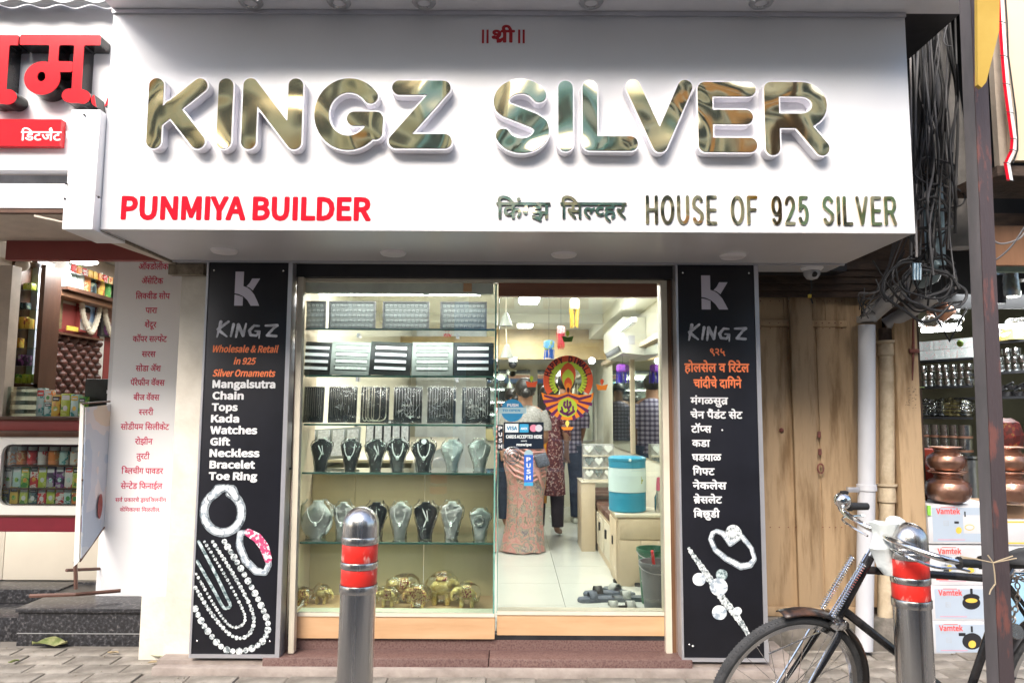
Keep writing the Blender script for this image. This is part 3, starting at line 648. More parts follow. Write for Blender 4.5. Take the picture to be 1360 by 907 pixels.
# ---- top row: four black framed trays of rings
trk=mat('ring_tray_felt',(.055,.063,.063),.8,var=.1,scale=8,bump=.05)
ringm=mat('silver_rings',(.16,.175,.175),.6,var=.2,bump=.0)
def ringtray():
    t=thing('ring_tray','','tray',group='black framed ring trays on the top showcase shelf')
    MB().b2(-.142,.142,.0,.012,0,.178,.002).obj('back',blackrub,t); MB().b2(-.132,.132,-.0035,-.0005,.01,.168).obj('felt',trk,t)
    b=MB()
    for z0,z1,x0,x1 in ((0,.009,-.142,.142),(.169,.178,-.142,.142),(.0095,.1685,-.142,-.133),(.0095,.1685,.133,.142)): b.b2(x0,x1,-.012,-.0005,z0,z1)
    b.obj('frame',blackrub,t)
    b=MB()
    for i in range(10):
        for j in range(5):
            x=-.117+.026*i+(.006 if j%2 else 0); z=.026+.031*j; b.torus((x,-.006,z),.0075,.0022,None,8,4,sz=.8)
    o=b.obj('ring',ringm,t); o['kind']='stuff'; return t
T0=ringtray()
tray=[(405,'ring tray cut off by the door strip, leftmost on the top shelf'),(466,'second ring tray from the left on the top shelf, evenly filled'),(538,'third ring tray on the top shelf, above the black earring card'),(615,'rightmost ring tray on the top shelf, with dark gaps in its rings')]
for k,(px,lb) in enumerate(tray):
    p=at(px,437,.12); loc=(p.x,.15,onshelf(0)+.002)
    if k==0: T0.location=(at(395,437,.12).x+.02,.15,loc[2]); T0['label']=lb
    else: dup(T0,loc,lb)
# ---- second row: earring cards
def card(m,strip,lb):
    t=thing('earring_card',lb,'display card',group='earring cards on the second shelf'); MB().box((0,0,.105),(.252,.008,.208),bev=.003).obj('card',m,t)
    for j in range(4):
        z=.048+.042*j; MB().b2(-.095,.095,-.0085,-.0045,z-.012,z+.007).obj('strip',strip,t)
        b=MB()
        for i in range(13): b.b2(-.096+.0158*i-.0045,-.096+.0158*i+.0045,-.012,-.0045,z+.010,z+.020)
        o=b.obj('pegs',m,t); o['kind']='stuff'
    return t
cb=mat('black_card',(.015,.015,.017),.5,bump=.05); cg=mat('grey_card',(.33,.355,.345),.5,var=.06,bump=.05); stw=mat('white_strip',(.85,.86,.92),.35,var=.08,scale=40,metal=.0,bump=.2); stg=mat('grey_strip',(.50,.53,.52),.3,c2=(.85,.87,.86),scale=40,bump=.2)
C1=card(cb,stw,'leftmost black earring card on the second shelf, by the door strip'); C2=card(cg,stg,'leftmost grey earring card on the second shelf, between two black cards')
zz=onshelf(1)+.003
def lean(o,x,y,rz=0): o.location=(x,y,zz); o.rotation_euler=(R(-8),R(rz),0)
lean(C1,at(414,497,.15).x,.14,2); lean(C2,at(466,497,.15).x,.135,1.5)
lean(dup(C1,(0,0,0),'tilted black earring card in the middle of the second shelf'),at(518,497,.15).x,.13,2); lean(dup(C2,(0,0,0),'right grey earring card with small pendants under the red stamp'),at(574,497,.15).x,.135,0); lean(dup(C1,(0,0,0),'rightmost black earring card on the second shelf, by the glass edge'),at(628,497,.15).x,.14,0)
p=at(594,445,.12); b=MB(); 
for k in range(9): b.box((p.x-.02+.005*k,.13,p.z+.004*math.sin(k*2.3)),(.003,.001,.02),rot=(0,.5*math.sin(k*1.7),0))
o=tag(b.obj('price_stamp',redv),'small red scrawled mark on card above the fourth earring card','price mark'); o['kind']='stuff'
# ---- third row: chain pads
chm=mat('silver_chain',(.75,.76,.76),.3,metal=.5,c2=(.92,.93,.93),scale=120,bump=.3); chg=mat('dull_gold_chain',(.42,.38,.28),.35,metal=.8,c2=(.75,.70,.58),scale=140,bump=.3)
def pad(lb,n,r,m,loops=False,seed=1,bright=0):
    t=thing('chain_pad',lb,'display pad',group='chain pads in clear covers on the third shelf'); rr=random.Random(seed); MB().box((0,0,.11),(.172,.014,.218),bev=.004).obj('pad',cb,t)
    for i in range(n):
        x=-.07+.14*i/(n-1)
        if loops:
            if i>=n//2: break
            w_=.014+.01*i; pts=[(x,-.009,.215)]+[(x+(w_)*(1-math.cos(a)),-.010,.04-.028*math.sin(a)) for a in [PI*k/8 for k in range(9)]]+[(x+2*w_,-.009,.215)]
        else:
            zb=.03+.02*rr.random(); pts=[(x,-.009,.213),(x+.002*rr.uniform(-1,1),-.0095,.12),(x+.003*rr.uniform(-1,1),-.0095,zb)]
        b=MB(); b.tube(pts,r,6); b.obj('chain',m,t)
    if bright:
        b=MB()
        for k in range(bright):
            x=rr.uniform(-.05,.06); z=rr.uniform(.03,.13); b.tube([(x,-.011,z),(x+rr.uniform(-.03,.03),-.012,z+rr.uniform(-.02,.05)),(x+rr.uniform(-.03,.03),-.011,z+rr.uniform(-.03,.03))],.0014,5)
        o=b.obj('hanging_charms',mat('bright_silver',(.85,.86,.86),.3,metal=.5,var=.05,bump=0),t); o['kind']='stuff'
    b=MB(); b.box((0,-.013,.112),(.182,.002,.228)); bmesh.ops.subdivide_edges(b.bm,edges=b.bm.edges[:],cuts=7,use_grid_fill=True); b.noise(.006,18,seed); b.obj('clear_cover',film,t); return t
pads=[(410,12,.0009,chg,False,0,'leftmost dark chain pad on the third shelf, partly behind the door strip'),(454,13,.0008,chg,False,4,'second chain pad from the left, nearly black with fine chains'),(497,9,.0028,chg,True,0,'chain pad with thick looped chains, third from the left'),(541,9,.0009,chm,False,14,'chain pad with a bright bow shaped tangle at mid height'),(586,10,.0010,chm,False,12,'chain pad with evenly spaced thin chains and a white tangle near its foot'),(632,14,.0013,chm,False,22,'rightmost chain pad on the third shelf, crowded with white chains')]
for k,(px,n,r,m,lp,br,lb) in enumerate(pads):
    t=pad(lb,n,r,m,lp,k+3,br); p=at(px,561,.15); t.location=(p.x,.15,onshelf(2)+.002); t.rotation_euler=(R(-6),0,0)
# ---- busts
def bustmesh(h,wd,mt,name,neck=.36,inf=0):
    rings=[]; rr=random.Random(int(h*1000)); n=14
    prof=[(0,.50,.22),(.10,.50,.20),(.25,.58,.16),(.42,.72,.13),(.60,.90,.11),(.74,1.0,.10),(.84,.92,.12),(.90,.66,.14),(.94,neck+.05,.15),(1.0,neck,.16)]
    for z,ww,dd in prof:
        r=[]; ww=(ww+inf)*wd/2; dd=(dd+inf*.6)*wd*.8
        for k in range(n):
            a=2*PI*k/n; r.append((ww*math.cos(a)*(1-.0*z),dd*math.sin(a)+(z-.3)*.03,z*h*(1+inf*.3)))
        rings.append(r)
    b=MB(); b.loft(rings)
    return b
bk=mat('black_velvet',(.010,.011,.014),.75,c2=(.022,.025,.03),scale=30,bump=.15); bw=mat('white_leatherette',(.80,.83,.79),.5,var=.05,scale=10,bump=.08); bc=mat('frosted_acrylic',(.68,.78,.74),.3,c2=(.84,.92,.88),scale=12,bump=.1,spec=.8)
def bust(lb,h,wd,m,kind,seed,grp,roundy=False):
    t=thing('necklace_bust',lb,'necklace bust',group=grp); rr=random.Random(seed)
    if roundy:
        b=MB(); b.loft([[(.5*wd*ww*math.cos(2*PI*k/16),wd*.16*math.sin(2*PI*k/16)+z*.05,z*h) for k in range(16)] for z,ww in ((0,.35),(.1,.7),(.28,.95),(.45,1.0),(.62,.9),(.8,.62),(.92,.36),(1,.34))]); b.obj('bust',m,t)
    else: bustmesh(h,wd,m,'bust').obj('bust',m,t)
    yf=-wd*.14
    def nk(wt,zl,r): # necklace curve
        return [(wt*wd*math.cos(a),yf-.006-.012*math.sin(-a)*0-abs(math.sin(a))*.006,h*.86-(h*.86-zl*h)*math.sin(-a)) for a in [-PI*k/14 for k in range(15)]]
    mm=chm
    if kind in (1,3,4):
        b=MB(); b.tube(nk(.26,.42,1),.0022 if kind==1 else .0034,6); c_=b.obj('necklace',mm,t)
        b=MB(); b.sphere((0,yf-.014,h*.40),.011,8,sz=1.3,sy=.4); b.obj('pendant',mm,c_)
    if kind==2:
        b=MB(); b.tube([(-.01,yf-.012,h*.8),(.012,yf-.014,h*.55),(-.005,yf-.012,h*.35)],.0035,6); b.tube([(.012,yf-.012,h*.8),(.02,yf-.014,h*.5)],.0025,6); b.obj('necklace',mm,t)
    if kind==5:
        b=MB(); b.torus((0,yf-.012,h*.62),.026,.009,None,20,8); b.obj('bangle',mat('oxidised_silver',(.06,.06,.06),.4,metal=.6,c2=(.4,.4,.38),scale=80,bump=.4),t)
    b=bustmesh(h*1.01,wd,None,'f',.5,.14); b.noise(.009,14,seed); b.obj('plastic_wrap',film2 if kind!=0 else film,t)
    return t
r4=[(425,.186,.125,bk,2,'first black bust from the left on the fourth shelf'),(464,.186,.125,bk,1,'second black bust on the fourth shelf, with a single pendant drop'),(498,.186,.118,bk,2,'third black bust on the fourth shelf, with doubled bright chain'),(527,.190,.125,bk,3,'fourth black bust on the fourth shelf, with beaded heart necklace'),(562,.188,.140,bk,4,'fifth black bust on the fourth shelf, with white tag at the neck'),(600,.186,.125,bc,1,'white frosted bust on the fourth shelf beside the last black one'),(637,.182,.125,bc,4,'rightmost frosted bust on the fourth shelf, by the glass edge')]
for k,(px,h,wd,m,kd,lb) in enumerate(r4):
    t=bust(lb,h,wd,m,kd,k+1,'wrapped necklace busts on the fourth shelf'); p=at(px,626,.15); t.location=(p.x,.16+.01*(k%2),onshelf(3)); t.rotation_euler=(0,0,R(rnd.uniform(-9,9)))
    if kd==4 and m is bk: b=MB(); b.lathe([(0,-.002),(.016,-.002),(.016,0),(0,0)],M=Matrix.Rotation(R(90),4,'X')); o=b.obj('paper_tag',whitev); o.parent=t; o.location=(0,-.025,.175)
r5=[(418,.210,.190,bw,3,'round white bust with a silver necklace, leftmost on the lowest shelf',True),(453,.205,.12,bw,1,'narrow white bust partly behind the left bollard',False),(497,.205,.135,bk,2,'black bust just right of the left bollard top',False),(530,.205,.130,bw,1,'white bust between the two black ones on the lowest shelf',False),(564,.208,.140,bk,2,'black bust with creased shiny film on the lowest shelf',False),(599,.212,.130,bw,1,'white bust with a tall neck, second from the right on the lowest shelf',False),(637,.172,.125,bc,5,'short clear stand holding a dark round bangle at the right end',False)]
for k,(px,h,wd,m,kd,lb,ry) in enumerate(r5):
    t=bust(lb,h,wd,m,kd,k+11,'wrapped necklace busts on the lowest shelf',ry); p=at(px,717,.15); t.location=(p.x,.17,onshelf(4)); t.rotation_euler=(0,0,R(rnd.uniform(-9,9)))
# ---- gold figures on the showcase floor (elephants in clear film)
gfm=mat('gold_plated',(.80,.55,.12),.35,metal=.35,c2=(.95,.80,.40),scale=60,bump=.8,bscale=150); gfr=ramp_mat('red_enamel_gold',[(0,(.35,.04,.04)),(.46,(.85,.62,.22))],scale=110,metal=.2)
def elephant(lb,s,m):
    t=thing('elephant_figure',lb,'figurine',group='gold elephant figures on the showcase floor')
    b=MB(); b.sphere((0,0,.075),.04,14,sx=1.25,sy=.85,sz=.9); b.sphere((-.058,0,.09),.024,12); b.tube([(-.07,0,.09),(-.088,0,.075),(-.092,0,.05),(-.084,0,.035)],[.014,.010,.007,.005],8)
    for x in (-.03,.03):
        for y in (-.02,.02): b.tube([(x,y,.06),(x,y,.0)],[.015,.012],8)
    b.tube([(.048,0,.085),(.058,0,.06),(.057,0,.045)],.003,6)
    b.obj('body',m,t); b=MB(); b.box((0,0,.113),(.05,.05,.012),bev=.004); b.b2(-.028,.028,-.037,-.034,.06,.11); b.obj('saddle_cloth',gfr,t)
    b=MB()
    for y in (-.026,.026): b.sphere((-.045,y,.092),.018,8,sy=.3)
    for y in (-.02,.02): b.tube([(-.07,y*.5,.078),(-.088,y*.6,.07)],[.003,.001],5)
    o=b.obj('ears',m,t)
    b=MB(); b.sphere((0,0,.078),.07,12,sx=1.25,sy=.7,sz=1.0); b.bm.verts.ensure_lookup_table()
    for v in b.bm.verts: v.co.z=max(.004,v.co.z)
    b.noise(.016,26,int(s*97)); b.obj('plastic_wrap',film,t); t.scale=(s,s,s); return t
el=[(402,.16,.90,gfr,0,'red and gold elephant cut off by the left door strip'),(427,.2,.95,gfm,170,'gold elephant left of the left bollard'),(494,.2,.9,gfm,0,'gold elephant half hidden by the left bollard'),(515,.14,1.0,gfm,0,'small gold elephant in front, right of the bollard'),(535,.24,1.45,gfm,10,'tall gold elephant in crumpled film behind the small one'),(555,.13,1.18,gfr,0,'elephant with red patterned coat in the middle of the group'),(586,.2,1.6,gfm,180,'largest gold elephant, facing right at the back'),(620,.14,1.25,gfm,0,'rightmost gold elephant in long trailing film')]
for px,y,s,m,rz,lb in el:
    t=elephant(lb,s*.80,m); p=at(px,805,y); t.location=(p.x,y,gz0+.006); t.rotation_euler=(0,0,R(rz))
# trays of jewellery deeper in (behind the showcase)
for k,(px,py,w_,lb) in enumerate(((430,590,.5,'slanted white jewellery tray behind the leftmost busts'),(515,578,.3,'dark tray with white cards behind the middle busts'))):
    t=thing('jewellery_tray',lb,'tray',group='trays behind the showcase'); p=at(px,py,.75); MB().box((p.x,.75,p.z),(w_,.02,.22),rot=(R(-25),R(-4),0)).obj('tray',cb if k else cg,t)
    b=MB()
    for i in range(5): b.box((p.x-w_*.4+i*w_*.2,.735,p.z+.003*i),(w_*.15,.02,.19),rot=(R(-25),R(-4),0))
    o=b.obj('cards',mat('silver_packets',(.55,.56,.6),.3,c2=(.85,.86,.9),scale=60,bump=.4),t); o['kind']='stuff'; t.location=(p.x,.75,p.z); 
    for c_ in t.children: c_.matrix_parent_inverse=Matrix.Translation((-p.x,-.75,-p.z))
# ================================================================ DOOR
door=thing('glass_door','clear glass shop door with peach bottom rail and diwali stickers','door',(.4,.03,.17))
dx0,dx1=at(662,600,.02).x,at(881,600,.02).x
MB().b2(dx0,dx1,.022,.032,at(700,815,.02).z,at(700,395,.02).z).obj('pane',pane,door)
MB().b2(dx0-.004,dx0,.02,.034,at(700,815,.02).z,at(700,395,.02).z).obj('pane_edge',edge,door)
# closed-shape helper for stickers on the door
SY2=.0205
def pdisc(pts,m,name,par,Y,t=.0006):
    b=MB(); b.prism([(at(x,y,.02).x,at(x,y,.02).z) for x,y in pts],Y-t,Y); return b.obj(name,m,par,smooth=0)
def circ(cx,cy,r,n=36,a0=0,a1=360,ry=None): return [(cx+r*math.cos(R(a0+(a1-a0)*k/n)),cy-(ry or r)*math.sin(R(a0+(a1-a0)*k/n))) for k in range(n if a1-a0==360 else n+1)]
def stick(name,lb): return thing(name,lb,'sticker',tuple(at(754,540,.02)))
sred=mat('sticker_red',(.72,.10,.03),.4,var=.05,bump=0); sgreen=mat('sticker_lime',(.48,.62,.05),.4,var=.05,bump=0); sora=mat('sticker_orange',(.85,.25,.02),.4,var=.05,bump=0); spur=mat('sticker_purple',(.13,.02,.10),.4,var=.05,bump=0); sdk=mat('sticker_maroon',(.07,.01,.02),.4,var=.05,bump=0); syel=mat('sticker_yellow',(.85,.7,.15),.4,var=.05,bump=0)
dw=stick('diwali_sticker','large round HAPPY DIWALI lamp sticker in red, lime and purple on the door')
cx,cy=754.5,505
def ring(cx,cy,r0,r1,a0,a1,m,name,Y,n=40,ry=1.0):
    b=MB(); P=[(r,a) for r in (r0,r1) for a in (0,)]
    o_=[(at(cx+r*math.cos(R(a)),cy-ry*r*math.sin(R(a)),.02)) for r in (r1,) for a in [a0+(a1-a0)*k/n for k in range(n+1)]]; i_=[(at(cx+r0*math.cos(R(a)),cy-ry*r0*math.sin(R(a)),.02)) for a in [a0+(a1-a0)*k/n for k in range(n+1)]]
    for k in range(n): b.prism([(o_[k].x,o_[k].z),(o_[k+1].x,o_[k+1].z),(i_[k+1].x,i_[k+1].z),(i_[k].x,i_[k].z)],Y-.0005,Y)
    return b.obj(name,m,dw,smooth=0)
ring(cx,cy,25,33,-35,215,sred,'ring',SY2); ring(cx,cy,18,25,-45,225,sgreen,'ring',SY2)
for k in range(26):
    a=-38+256*k/25
    if 28<a<152: continue
    pdisc([(cx+r*math.cos(R(a+d)),cy-r*math.sin(R(a+d))) for r,d in ((21,-.8),(26,-1.6),(26,1.6),(21,.8))],sdk,'ray',dw,SY2-.0007)
# arched lettering, each letter by itself
def arclet(txt,cx,cy,r,a0,a1,h,m,par):
    for k,ch in enumerate(txt):
        if ch==' ': continue
        a=a0+(a1-a0)*k/(len(txt)-1); V,F=_vf(_mesh_of(_curve(ch,font=GROT))); kk=.73/CAPH[0]; V=[(x*kk,y*kk,0) for x,y,z in V]; V,F=bold(V,F,.05,.03); q=np.array(V); mx=(q[:,0].min()+q[:,0].max())/2
        s=L(h,.02)/.73; th=R(a-90); c0=at(cx,cy,.02); b=MB()
        vs=[((x-mx)*s*.85,(y)*s+L(r,.02)) for x,y,_ in V]; vs=[(c0.x+x*math.cos(th)-y*math.sin(th),SY2-.0012,c0.z+x*math.sin(th)+y*math.cos(th)) for x,y in vs]
        b._add(vs,F); b.obj('lettering',m,par,smooth=0)
arclet('HAPPY DIWALI',cx,cy,24.5,163,17,7.5,sdk,dw)
def teardrop(cx,cy,w_,h): return [(cx+w_*math.sin(PI*2*k/28)*(.5+.5*math.cos(2*PI*k/28*.5))**0.8 if k<=14 else cx-w_*math.sin(PI*2*(28-k)/28)*(.5+.5*math.cos(2*PI*(28-k)/28*.5))**0.8, cy+h*.5*math.cos(2*PI*k/28)*1.0) for k in range(28)]
def flame(cx,cyb,w_,h): # pointed top, round bottom
    P=[(cx,cyb-h)]+[(cx+w_*(1-t)**.0*math.sin(PI*min(1,t**.8))**.8 if 0 else cx+w_*math.sin(PI*t**.7),cyb-h+h*t) for t in [k/14 for k in range(1,14)]]+[(cx,cyb)]
    return P+[(2*cx-x,y) for x,y in P[-2:0:-1]]
for k,(w_,h,m) in enumerate(((10,42,sred),(7.8,33,sgreen),(5.3,22,sred),(3.6,15,sora),(1.8,9,sdk))): pdisc(flame(cx,523,w_,h),m,'flame',dw,SY2-.0006*k)
bowl=[(719,521),(726,524),(740,524.5),(750,522),(754.5,518),(759,522),(769,524.5),(783,524),(789,521)]+[(787,530),(780,544),(770,553),(762,557),(754,558),(746,557),(738,553),(728,544),(721,530)]
pdisc(bowl,sora,'bowl',dw,SY2-.0001)
for k in range(9):
    a=180+20*k+2; p0=(754.5,528)
    if k in (0,1,2,3,5,6,7,8):
        P=[]
        for aa,r in ((a,14),(a,31+2.0*abs(math.cos(R(a)))),(a+9,31+2.0*abs(math.cos(R(a)))),(a+9,14)): P.append((p0[0]+r*math.cos(R(aa)),p0[1]-r*math.sin(R(aa))*.92+2))
        pdisc(P,spur,'stripe',dw,SY2-.0008)
pdisc([(722,524),(740,528),(754.5,523),(769,528),(786,524),(785,527),(769,532),(754.5,526),(740,532),(723,527)],spur,'stripe',dw,SY2-.0009)
pdisc(circ(753.5,541,13),sgreen,'medallion',dw,SY2-.0016)
for pts,r in (([(750,534),(749,538),(751,541)],1.6),([(757,534),(758,538),(756,541)],1.6),([(753.5,532),(753.5,541),(756,545),(753,548)],1.3),([(745,546),(749,549),(753,550)],1.9),([(762,546),(758,549),(754,551)],1.9),([(746,541),(747,545)],1.3),([(761,540),(761,544)],1.2)):
    ln=[[(at(x,y,.02).x,at(x,y,.02).z) for x,y in pts]]; q=L(r,0); xs=[p[0] for p in ln[0]]; zs=[p[1] for p in ln[0]]
    sobj(contour(sd_lines(ln,q),min(xs)-.02,max(xs)+.02,min(zs)-.02,max(zs)+.02,.0018),.0005,SY2-.0024,'emblem',spur,dw)
pdisc(flame(753.5,568,2.6,10),syel,'flame',dw,SY2-.0002); pdisc([(745,567),(762,567),(759,571),(748,571)],sora,'small_bowl',dw,SY2-.0009)
for px,py,m,lb in ((706,508,sred,'small red lamp sticker left of the big diwali sticker'),(754,448,mat('sticker_green',(.10,.22,.03),.4,bump=0),'small green lamp sticker above the big diwali sticker'),(799.5,512,sora,'small orange lamp sticker right of the big diwali sticker')):
    t=stick('lamp_sticker',lb); t['group']='small lamp stickers on the glass door'
    pdisc([(px-8,py-2),(px,py),(px+8,py-2),(px+5.5,py+6),(px-5.5,py+6)],m,'bowl',t,SY2); pdisc(flame(px,py,2.4,9),sgreen if m is not sora else sred,'flame',t,SY2-.0006)
# acceptance stickers
t=stick('push_sticker','round blue PUSH sticker across a pale band'); bl=mat('sticker_blue',(.03,.22,.42),.35,var=.03,bump=0); pale=mat('sticker_pale',(.35,.50,.55),.35,var=.03,bump=0)
pdisc(circ(680.5,545,15),bl,'disc',t,SY2); pdisc([(662,541),(699,541),(699,549),(662,549)],pale,'band',t,SY2-.0007); lat('PUSH',673.5,688.5,536,540,.0191,whitev,t,ext=.0003); lat('TO OPEN',667,691,543.5,546.5,.0191,bl,t,ext=.0003)
t=stick('card_sticker','black CARDS ACCEPTED HERE sticker with three payment logos'); nav=mat('sticker_navy',(.012,.02,.035),.3,bump=0); sw=mat('sticker_white',(.75,.8,.8),.35,bump=0)
pdisc([(669,560.5),(722,560.5),(722,596),(669,596)],nav,'sheet',t,SY2); pdisc([(671,562.5),(688.5,562.5),(688.5,574),(671,574)],sw,'logo_card',t,SY2-.0007); pdisc([(690,563),(702,563),(702,574),(690,574)],mat('sticker_sky',(.05,.35,.60),.35,bump=0),'logo_card',t,SY2-.0007)
pdisc(circ(708.5,568.5,4.8),mat('sticker_pink',(.70,.25,.35),.35,bump=0),'logo_disc',t,SY2-.0007); pdisc(circ(715.5,568.5,4.8),mat('sticker_palegrey',(.6,.6,.65),.35,bump=0),'logo_disc',t,SY2-.0013)
lat('VISA',673,687,566,571,.0191,bl,t,ext=.0003); lat('AMEX',691.5,700.5,567.5,570.5,.0191,sw,t,ext=.0003); lat('CARDS ACCEPTED HERE',672,720,577.5,582,.0193,sw,t,ext=.0003); lat('powered by',692,700,584.5,586,.0193,sw,t,ext=.0003); lat('mswipe',686,706,588.5,592,.0193,sw,t,ext=.0003)
t=stick('push_sticker','tall blue PUSH sticker in white letters below the card sticker'); bl2=mat('sticker_royal',(.03,.13,.55),.35,bump=0)
pdisc([(696,604),(708,604),(708,640),(696,640)],bl2,'sheet',t,SY2); pdisc(circ(702,603,6,20),pale,'tab',t,SY2+.0012); pdisc([(696,640.5),(708,640.5),(708,645),(696,645)],MATS['sticker_sky'],'foot',t,SY2)
for k,ch in enumerate('PUSH'): lat(ch,699,705,607+8*k,613+8*k,.0191,whitev,t,ext=.0003)
t=stick('push_sticker','narrow black strip with PUSH in white down the left door edge')
pdisc([(660.5,564),(668,564),(667.5,598),(660.5,598)],nav,'sheet',t,SY2)
for k,ch in enumerate('PUSH'): lat(ch,662,667,566+8*k,571.5+8*k,.0193,whitev,t,ext=.0003)
t=thing('door_handle','round clear plastic handle disc stuck on the door glass','handle',tuple(at(681,605,.0))); p=at(681,605,.0)
for r in (11,7,3.5): b=MB(); b.torus((p.x,.008,p.z),L(r,0),.006,None,28,8); b.obj('ring',glassmat('clear_plastic',(.8,.85,.85),2.0,.1,base=.12),t)
# ================================================================ INTERIOR THINGS
brn=mat('brown_leatherette',(.10,.045,.035),.45,c2=(.15,.07,.05),scale=6,bump=.2)
bn=thing('bench','low cream bench with brown cushion along the right wall','bench',(.95,2.6,FLZ))
MB().b2(.80,1.14,1.62,3.75,FLZ+.0,.56,.003).obj('base',creamwood,bn)
for k in range(5): MB().b2(.79,.799,1.66+.42*k,2.04+.42*k,.24,.53,.002).obj('door',paleframe,bn); MB().b2(.775,.789,1.83+.42*k,1.87+.42*k,.40,.47).obj('handle',darksteel,bn)
for k in range(7): MB().b2(.785,1.14,1.63+.305*k,1.93+.305*k,.562,.62,.014).obj('cushion',brn,bn)
cbn=thing('low_cabinet','pale cream cabinet with the water cooler on top','cabinet',(.97,1.4,FLZ))
MB().b2(.79,1.15,1.2,1.6,FLZ,.665,.003).obj('carcass',creamwood,cbn); MB().b2(.775,1.155,1.185,1.61,.667,.69,.003).obj('top',paleframe,cbn)
MB().b2(.80,.955,1.188,1.198,.2,.5,.002).obj('door',creamwood,cbn); MB().b2(.96,1.14,1.188,1.198,.2,.5,.002).obj('door',creamwood,cbn); MB().b2(.80,1.14,1.188,1.198,.51,.655,.002).obj('drawer',creamwood,cbn); MB().b2(.78,.789,1.22,1.58,.2,.64,.002).obj('side_door',creamwood,cbn); MB().b2(.772,.779,1.38,1.42,.44,.5).obj('handle',darksteel,cbn)
wc=thing('water_cooler','blue and white insulated water drum on the low cabinet','water cooler',tuple(at(833.5,683,1.38))); blu=mat('cooler_blue',(.03,.28,.45),.35,var=.06,bump=.01); bwt=mat('cooler_white',(.62,.78,.80),.35,var=.04,bump=.01)
r=L(24,1.38); p=at(833.5,683,1.38); p.z=.692
h=L(70,1.38)
for nm,m,a,c,e in (('body',blu,0,.36,0),('body_band',bwt,.36,.80,.003),('rim',blu,.80,.93,.0)):
    b=MB(); b.lathe([(0,a*h+.0005),((r+e)*(.93 if a==0 else 1),a*h+.0005),(r+e,a*h+.01),(r+e,c*h-.002),(0,c*h-.002)],p,32); b.obj(nm,m,wc)
b=MB(); b.lathe([(0,.93*h),(r*1.03,.93*h),(r*1.03,.975*h),(r*.9,1.0*h),(0,1.01*h)],p,32); b.obj('lid',blu,wc); b=MB(); b.sphere((p.x,p.y-r-.002,p.z+.95*h),.012,10); b.obj('knob',bwt,wc)
b=MB()
for k in range(5): b.sphere((p.x+.08+.012*math.cos(k*1.3),p.y-r*.80,p.z+.58*h+.02*math.sin(k*1.3)),.010,6,sy=.3)
b.obj('printed_flower',mat('flower_print',(.45,.5,.15),.5,bump=0),wc)['kind']='stuff'
bt=thing('steel_bottle','steel water bottle with pink cap beside the cooler','bottle',tuple(at(875,683,1.3))); p=at(875,683,1.3); p.z=.692; b=MB(); b.lathe([(0,0),(.03,0),(.032,.02),(.032,.11),(.018,.14),(.016,.16),(0,.16)],p,16); b.obj('body',steel,bt); b=MB(); b.lathe([(.018,.162),(.018,.2),(.012,.26),(0,.26)],p,12); b.obj('cap',mat('pink_plastic',(.7,.15,.25),.4,bump=0),bt)
# silver display box with heart cut-outs
db=thing('display_box','silver box frame with rows of heart shaped showpieces behind the cooler','display box',tuple(at(795,638,2.6))); p=at(775,638,2.6); q=at(815,590,2.6)
MB().b2(p.x,q.x,2.6,2.75,p.z,q.z).obj('case',mat('mirror_mosaic',(.5,.5,.5),.3,metal=.4,c2=(.75,.74,.72),scale=30,bump=.3),db)
for r_ in range(3):
    z=p.z+(q.z-p.z)*(.02+.333*r_); MB().b2(p.x-.01,q.x+.01,2.57,2.6,z-.008,z+.006).obj('rail',paleframe,db)
    for c_ in range(3):
        x=p.x+(q.x-p.x)*(.18+.32*c_); b=MB(); hz=z+.065; b.prism([(x+.04*math.sin(t)**3,hz+.0025*(13*math.cos(t)-5*math.cos(2*t)-2*math.cos(3*t)-math.cos(4*t))) for t in [2*PI*k/20 for k in range(20)]],2.575,2.599); b.obj('heart',steel if (r_+c_)%2 else bw,db)
MB().b2(p.x-.02,1.15,2.75,2.95,FLZ,p.z-.012).obj('plinth',creamwood,cbn) if 0 else None
sh=thing('side_cabinet','pale cabinet under the silver display box','cabinet',(.95,2.7,FLZ)); MB().b2(p.x-.03,.775,2.5,2.9,FLZ,p.z-.01,.003).obj('carcass',creamwood,sh); MB().b2(p.x-.035,1.12,2.49,2.91,p.z-.0095,p.z-.001).obj('top',paleframe,sh)
# buckets
def bucket(lb,c,r0,r1,h,m):
    t=thing('bucket',lb,'bucket',c); b=MB(); b.lathe([(0,.0),(r0,.0),(r1,h),(r1+.008,h),(r1+.008,h-.02),(r1+.002,h-.022)],c,28); b.lathe([(0,.004),(r0-.004,.004),(r1-.004,h-.001)],c,28); b.obj('pail',m,t); b=MB(); b.tube([(c[0]+(r1+.008)*math.cos(a),c[1]-(r1+.008)*abs(math.sin(a))*.9,c[2]+h-.02-.04*math.sin(a)) for a in [PI*k/12 for k in range(13)]],.003,6); b.obj('handle',alu,t); return t
bucket('grey plastic bucket just inside the glass door at right',(at(873,810,.42).x,.42,FLZ),.075,.105,.34,mat('grey_plastic',(.16,.18,.20),.4,var=.1,bump=.02)); bucket('dark green bucket behind the grey one',(at(868,770,.75).x,.75,FLZ),.08,.105,.36,mat('green_plastic',(.03,.14,.08),.4,bump=.02))
mg=thing('plastic_mug','red plastic mug with its long handle standing in the grey bucket','mug',(at(868,755,.4).x,.4,.47)); rp=mat('red_plastic',(.75,.02,.02),.3,var=.05,bump=0); b=MB(); p=at(869,757,.40); b.lathe([(0,-.02),(.04,-.02),(.045,.02)],(p.x,.41,p.z-.0),18); b.obj('cup',rp,mg); b=MB(); a_=at(866,731,.36); b.tube([(p.x,.39,p.z),(a_.x,.36,a_.z)],[.011,.009],8); b.obj('handle',rp,mg)
